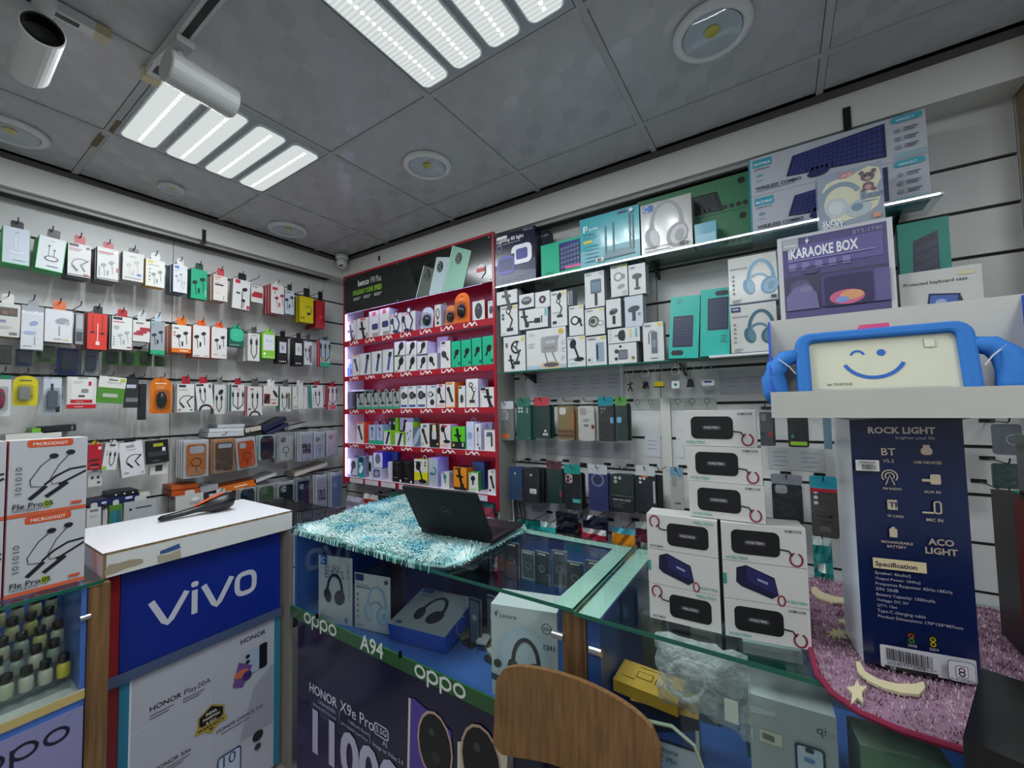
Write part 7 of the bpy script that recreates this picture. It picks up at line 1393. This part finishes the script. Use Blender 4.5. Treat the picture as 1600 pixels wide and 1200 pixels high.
A = Art(.247, .22, lambda x, y, k: (x-.1235, y, .0624+.0002*k), 2); A.hp(.5, .5, .42, '23262c', '32363e'); A.q(.06, .88, .25, .97, '2a5ab8', .2); A.t('WIRELESS_HEADPHONE', .1, .78, .0, '5a5e68', .0, fit=.55); A.q(.1, .06, .2, .11, '2a5ab8', .2); A.t('5.3', .8, .86, .05, '5a5e68'); put(A, bl)
A = Art(.22, .062, lambda x, z, k: (.1239+.0002*k, x, z), 2); A.arc(.47, .5, .14, 30, 330, .012, 'b8ccf0'); put(A, bl)
def levore(a):
    a.e(.5, .5, .40, 'c2d4e2'); a.e(.5, .5, .33, 'cddbe7'); a.p([(.06, .92), (.085, .86), (.115, .94), (.1, .94), (.087, .9), (.078, .93)], '1d5a50'); a.t('Levore', .14, .865, .0, '3a4a52', .0, fit=.26)
    a.hp(.52, .42, .46, '44464c', '585b62'); a.arc(.85, .82, .07, 0, 360, .012, '5a6a72'); a.t('35H', .80, .80, .05, '5a6a72', .01); a.t('1241', .8, .6, .07, '5a6a72', .03); a.e(.1, .36, .06, '3a4038'); a.p([(0, .25), (.28, .2), (.33, .12), (0, .18)], '1d5a6a'); a.t('WIRELESS_HEADPHONE', .06, .03, .0, '7a8a94', 0, fit=.5)
inside(-.752, 1.012, -.556, 1.062, .262, .105, 'd2d7da', 'c4cace', levore, 'headphone_box', 'tall white headphone box with grey headphones beside the wooden post', 'dadedf', m='gloss')
# small upright packs on the inner shelf, and loose ones on the counter floor
GP = 'small packs inside the laptop counter'
rs = random.Random(21)
PK = [('2a3038', 'smoke grey'), ('17233f', 'navy'), ('5c2a3c', 'wine red'), ('8a9098', 'silver'), ('39404a', 'slate'), ('6a7890', 'steel blue'), ('2c4a44', 'dark teal'), ('4a4438', 'olive brown')]
for i in range(8):
    c, nm = PK[i]; x = -1.02+i*.066
    o = product('screen_guard_pack', '%s screen guard pack standing on the inner shelf, %s from the cloth' % (nm, NUM(i+1)), 'pack', .060, .105+.012*(i % 3), .012, c, '888c90', 'q .1 .08 .9 .9 %s rad=.1;arc .5 .5 .2 0 360 .04 9aa0a8;r .2 .92 .8 .97 c8ccd0' % ('50565e' if i % 2 else '3c424a'), (x, 1.335+.012*(i % 2), .8505), radians(rs.uniform(-10, 10)), 0, 'gloss', group=GP)
for i in range(7):
    c, nm = PK[(i*3+1) % 8]; x = -.95+i*.055; y = 1.18+.03*(i % 2)
    o = product('screen_guard_pack', '%s clear pack standing behind the tall headphone box, %s along' % (nm, NUM(i+1)), 'pack', .052, .16+.01*(i % 3), .010, c, '777', 'q .1 .05 .9 .95 5a626c rad=.1;e .5 .6 .2 9aa', (x, y, ZF), radians(rs.uniform(-14, 14)), 0, 'gloss', group=GP)
for i in range(16):
    x = rs.uniform(-1.02, -.80); y = rs.uniform(1.10, 1.42); c, cn = rs.choice((('26282c', 'black'), ('3a3d42', 'charcoal'), ('a8acb0', 'silver'), ('8a8060', 'khaki'), ('5a2430', 'maroon'), ('505a64', 'slate'), ('c4c6c4', 'white')))
    o = G().slab(rr(-.02, -.028, .02, .028, .006), 0, .007+.004*(i % 3), c, 'gloss').build('small_part_pack', None, (x, y, ZF+.0125*(i // 6)), rs.uniform(0, 3)); T(o, 'tiny %s spare part packet in the heap on the blue counter floor' % cn, 'packet', 'heap of spare part packets in the laptop counter')
T(carton('black_carton_box', .16, .17, .10, '1a2c34', '10201c', '12181c', 'gloss').build('black_carton_box', None, (-1.13, 1.34, ZF), radians(-6)), 'dark green and black carton behind the flat blue box', 'box')
T(G().box((-1.22, 1.31, .8505), (-1.06, 1.42, .862), 'b8a8b4', 'gloss').box((-1.215, 1.315, .8622), (-1.09, 1.40, .874), 'c8603c', 'gloss').build('flat_pack'), 'flat pink and orange pack lying on the inner glass shelf', 'pack')
# ---- right-hand counter
def tws(a):
    a.r(0, .82, 1, 1, '1c2030'); a.q(.05, .45, .95, .88, '16203c', .1); a.p([(.2, .5), (.95, .5), (.95, .8)], '2a4a8a'); a.e(.18, .32, .06, '15171c'); a.t('Earphone', .28, .29, .08, '4a4c52'); a.e(.18, .17, .06, '15171c'); a.t('ENC_Mic', .28, .14, .08, '4a4c52')
inside(-.335, 1.012, -.185, 1.030, .135, .085, 'c4c6c8', '8a8c90', tws, 'earphone_carton', 'white carton with dark blue picture under the yellow box', 'b09048')
yb = carton('yellow_box', .155, .030, .085, 'd0a03c', 'c08c2c', 'dcae48').build('yellow_box', None, (-.302, 1.015, ZF+.1365)); yb.rotation_euler = (radians(4), 0, radians(-3)); T(yb, 'flat mustard yellow box with drawn device outlines', 'box')
A = Art(.155, .085, lambda x, y, k: (x-.0775, y, .0304+.0002*k)); 
for u0, v0, u1, v1 in ((.3, .42, .55, .7), (.6, .38, .73, .62), (.77, .4, .83, .54), (.86, .3, .99, .5)): A.q(u0, v0, u1, v1, '3a2c10', .1); A.q(u0+.012, v0+.025, u1-.012, v1-.025, 'dcae48', .1)
A.lines(.3, .88, .5, 1, '5a4418', .05, .02); A.lines(.1, .3, .2, 1, '5a4418', .05, .02); put(A, yb)
def qi(a):
    a.p([(.0, .9), (.35, .9), (.3, .86), (.02, .84)], 'c0c4c8'); a.t('qi', .78, .83, .12, '33363c', .0); a.lines(.87, .85, .12, 1, 'a0a4a8', .03, .012); a.r(.12, .62, .38, .72, 'd8d4c0'); a.bar(.15, .65, .14, .05)
    a.q(.52, .18, .86, .72, '26364c', .15); a.q(.55, .2, .83, .7, 'c4d0de', .13); a.q(.64, .66, .74, .7, '26364c', .4); a.q(.62, .58, .74, .62, '5a8ac0', .4); a.e(.64, .3, .18, '2f78b8', .22); a.e(.66, .3, .1, '2560a0', .16); a.p([(.45, .1), (.6, .05), (.8, .12), (.78, .2), (.5, .22)], '2468ac')
inside(-.082, 1.02, .066, 1.03, .236, .10, 'aab0b4', '8c9296', qi, 'charger_box', 'large pale grey wireless charger box with torn corner', 'b8bec0', m='gloss')
inside(.10, 1.03, .23, 1.05, .20, .08, '7a9a80', '5a7460', 'q .1 .1 .9 .8 8aaa90;lines .3 .3 .4 2 a8c0ac;e .4 .6 .1 a0b8a8', 'power_bank_box', 'pale green boxed accessory beside the grey charger box', '9ab09c')
inside(.25, 1.02, .36, 1.04, .17, .08, '1c3a78', '142a58', 't DOUI .2 .2 .2 a8b4d0 .02;q .1 .5 .9 .95 16243c', 'blue_pack', 'dark blue pack lettered in white at the counter corner', '14284c', m='gloss')
inside(-.10, 1.16, .02, 1.18, .27, .06, '1a7a6c', '0f5a50', 'r 0 .9 1 1 d8e4e0', 'teal_pack', 'teal edged pack standing behind the plastic bag', 'c8dcd8')
for i, (x, y, h, c, nm) in enumerate(((-.33, 1.2, .25, '4a5048', 'grey-green'), (-.27, 1.28, .22, '2c3034', 'charcoal'), (-.20, 1.22, .24, '6a706a', 'sage grey'), (-.15, 1.3, .2, '3a4450', 'slate blue'))): T(carton('pouch', .06, h, .03, c, c, c, 'gloss').build('pouch', None, (x, y, ZF), radians(8*i-10)), nm+' pouch standing deep in the speaker box counter', 'pouch', 'pouches deep in the counter')
# plastic bag with a coiled cable
bgp = T(E('plastic_bag', (-.172, 1.0, ZF+.17)), 'clear crumpled plastic bag holding a coiled white cable', 'bag')
g = G(); nx, nz = 12, 10; rs = random.Random(8); vs = []
for j in range(nz+1):
    for i in range(nx+1):
        u, v = i/nx-.5, j/nz; b_ = (1-(2*u)**4)*(1-(2*v-1)**4)
        vs.append((u*.19+rs.uniform(-.003, .003), -.030*b_+rs.uniform(-.006, .006), v*.155-.04*max(0, u)*(1-v)+rs.uniform(-.003, .003)))
fs = [[j*(nx+1)+i, j*(nx+1)+i+1, (j+1)*(nx+1)+i+1, (j+1)*(nx+1)+i] for j in range(nz) for i in range(nx)]
def milk():
    m = bpy.data.materials.new('milkfilm'); m.use_nodes = True; nt = m.node_tree; L = nt.links.new; p = nt.nodes['Principled BSDF']; out = nt.nodes['Material Output']
    p.inputs['Base Color'].default_value = lin('d4d8da'); p.inputs['Roughness'].default_value = .18; t = N(nt, 'ShaderNodeBsdfTransparent'); mx = N(nt, 'ShaderNodeMixShader')
    tc = N(nt, 'ShaderNodeTexCoord'); nz = N(nt, 'ShaderNodeTexNoise', i_Scale=26.0, i_Detail=4.0); L(tc.outputs['Object'], nz.inputs['Vector']); mr = N(nt, 'ShaderNodeMapRange', i_To_Min=.18, i_To_Max=.85); L(nz.outputs[0], mr.inputs['Value'])
    b = N(nt, 'ShaderNodeBump', i_Strength=.8, i_Distance=.02); L(nz.outputs[0], b.inputs['Height']); L(b.outputs[0], p.inputs['Normal'])
    L(mr.outputs[0], mx.inputs[0]); L(t.outputs[0], mx.inputs[1]); L(p.outputs[0], mx.inputs[2]); L(mx.outputs[0], out.inputs[0]); MATS['milkfilm'] = m
milk()
g.add(vs, fs, 'fff', 'milkfilm'); g.build('film', bgp, smooth=True)
k = G().tube([(-.03+(.040+.006*sin(t*.9))*cos(t*.45), -.004-.003*(t % 5)*.2, .065+(.040+.004*cos(t*1.3))*sin(t*.45)) for t in range(0, 60)], .0035, 'e6e6e2', 'plastic', 6); k.build('coiled_cable', bgp, smooth=True)
G().box((.05, -.036, .03), (.075, -.0352, .075), 'e0ded6', 'carton').build('paper_label', bgp)
G().box((-.04, .002, .07), (.02, .012, .105), 'd0d0cc', 'plastic').build('plug', bgp)
T(G().tube([BW(955, 1118, .985), BW(1010, 1126, .98), BW(1050, 1135, .975), BW(1085, 1165, .975), BW(1098, 1200, .975), BW(1103, 1240, .975)], .004, 'c4ccb4', 'plastic', 6).build('pale_strap'), 'pale green flat strap curving behind the counter glass', 'strap')
# ---- scent bottles on their clear stand
stn = T(E('bottle_stand', (-1.95, .12, .6905)), 'clear stepped stand full of small scent bottles', 'stand')
for k in range(5): G().box((.125-.045*k-.040, -.34, .0), (.125-.045*k, .21, .032+.036*k), 'fff', 'acrylic').build('step', stn)
g = G(); g.lathe([(r_*1.4, z_*1.3) for r_, z_ in ((.001, .033), (.0085, .033), (.009, .034), (.009, .050), (.008, .052), (.001, .052))], '101012', 'gloss', 10); cm1 = g.mesh('cap', True)
LQ = ['b8b89c', 'a8a890', 'c2bc94', '9aa090', 'b4a86c', 'c8b83a', '8a9488', 'bcb8a8']
lm = []
for c in LQ:
    g = G(); g.lathe([(r_*1.35, z_*1.3) for r_, z_ in ((.001, 0), (.0105, 0), (.0115, .002), (.0115, .026), (.009, .031), (.006, .033), (.001, .033))], c, 'gloss', 10); lm.append(g.mesh('bottle', True))
rs = random.Random(2)
for k in range(5):
    for i in range(9):
        if k == 4 and i > 6: continue
        y = .318-i*.0368-(k % 2)*.014; x = -1.95+.105-.045*k; z = .6905+.0325+.036*k
        b_ = bpy.data.objects.new('scent_bottle', lm[5] if (k == 0 and i == 0) else rs.choice(lm[:5]+lm[6:])); COL.objects.link(b_); b_.location = (x, y, z)
        c_ = bpy.data.objects.new('cap', cm1); COL.objects.link(c_); c_.parent = b_
        T(b_, 'small scent bottle with black cap, %s step up, %s from the wooden post' % (NUM(k+1), NUM(i+1)), 'bottle', 'small scent bottles on the clear stand')
for i, (y, c, nm) in enumerate(((.02, '8aa83a', 'olive green'), (.07, '4a4c50', 'dark grey'), (.115, '1fa078', 'emerald'), (.155, '9ab040', 'yellow green'), (.21, '6a9cb8', 'sky blue'))):
    T(carton('slim_carton', .035, .27, .03, c, c, c).build('slim_carton', None, (-2.20, y, .6905), pi/2), '%s slim carton standing behind the scent bottles' % nm, 'box', 'slim cartons behind the scent bottles')
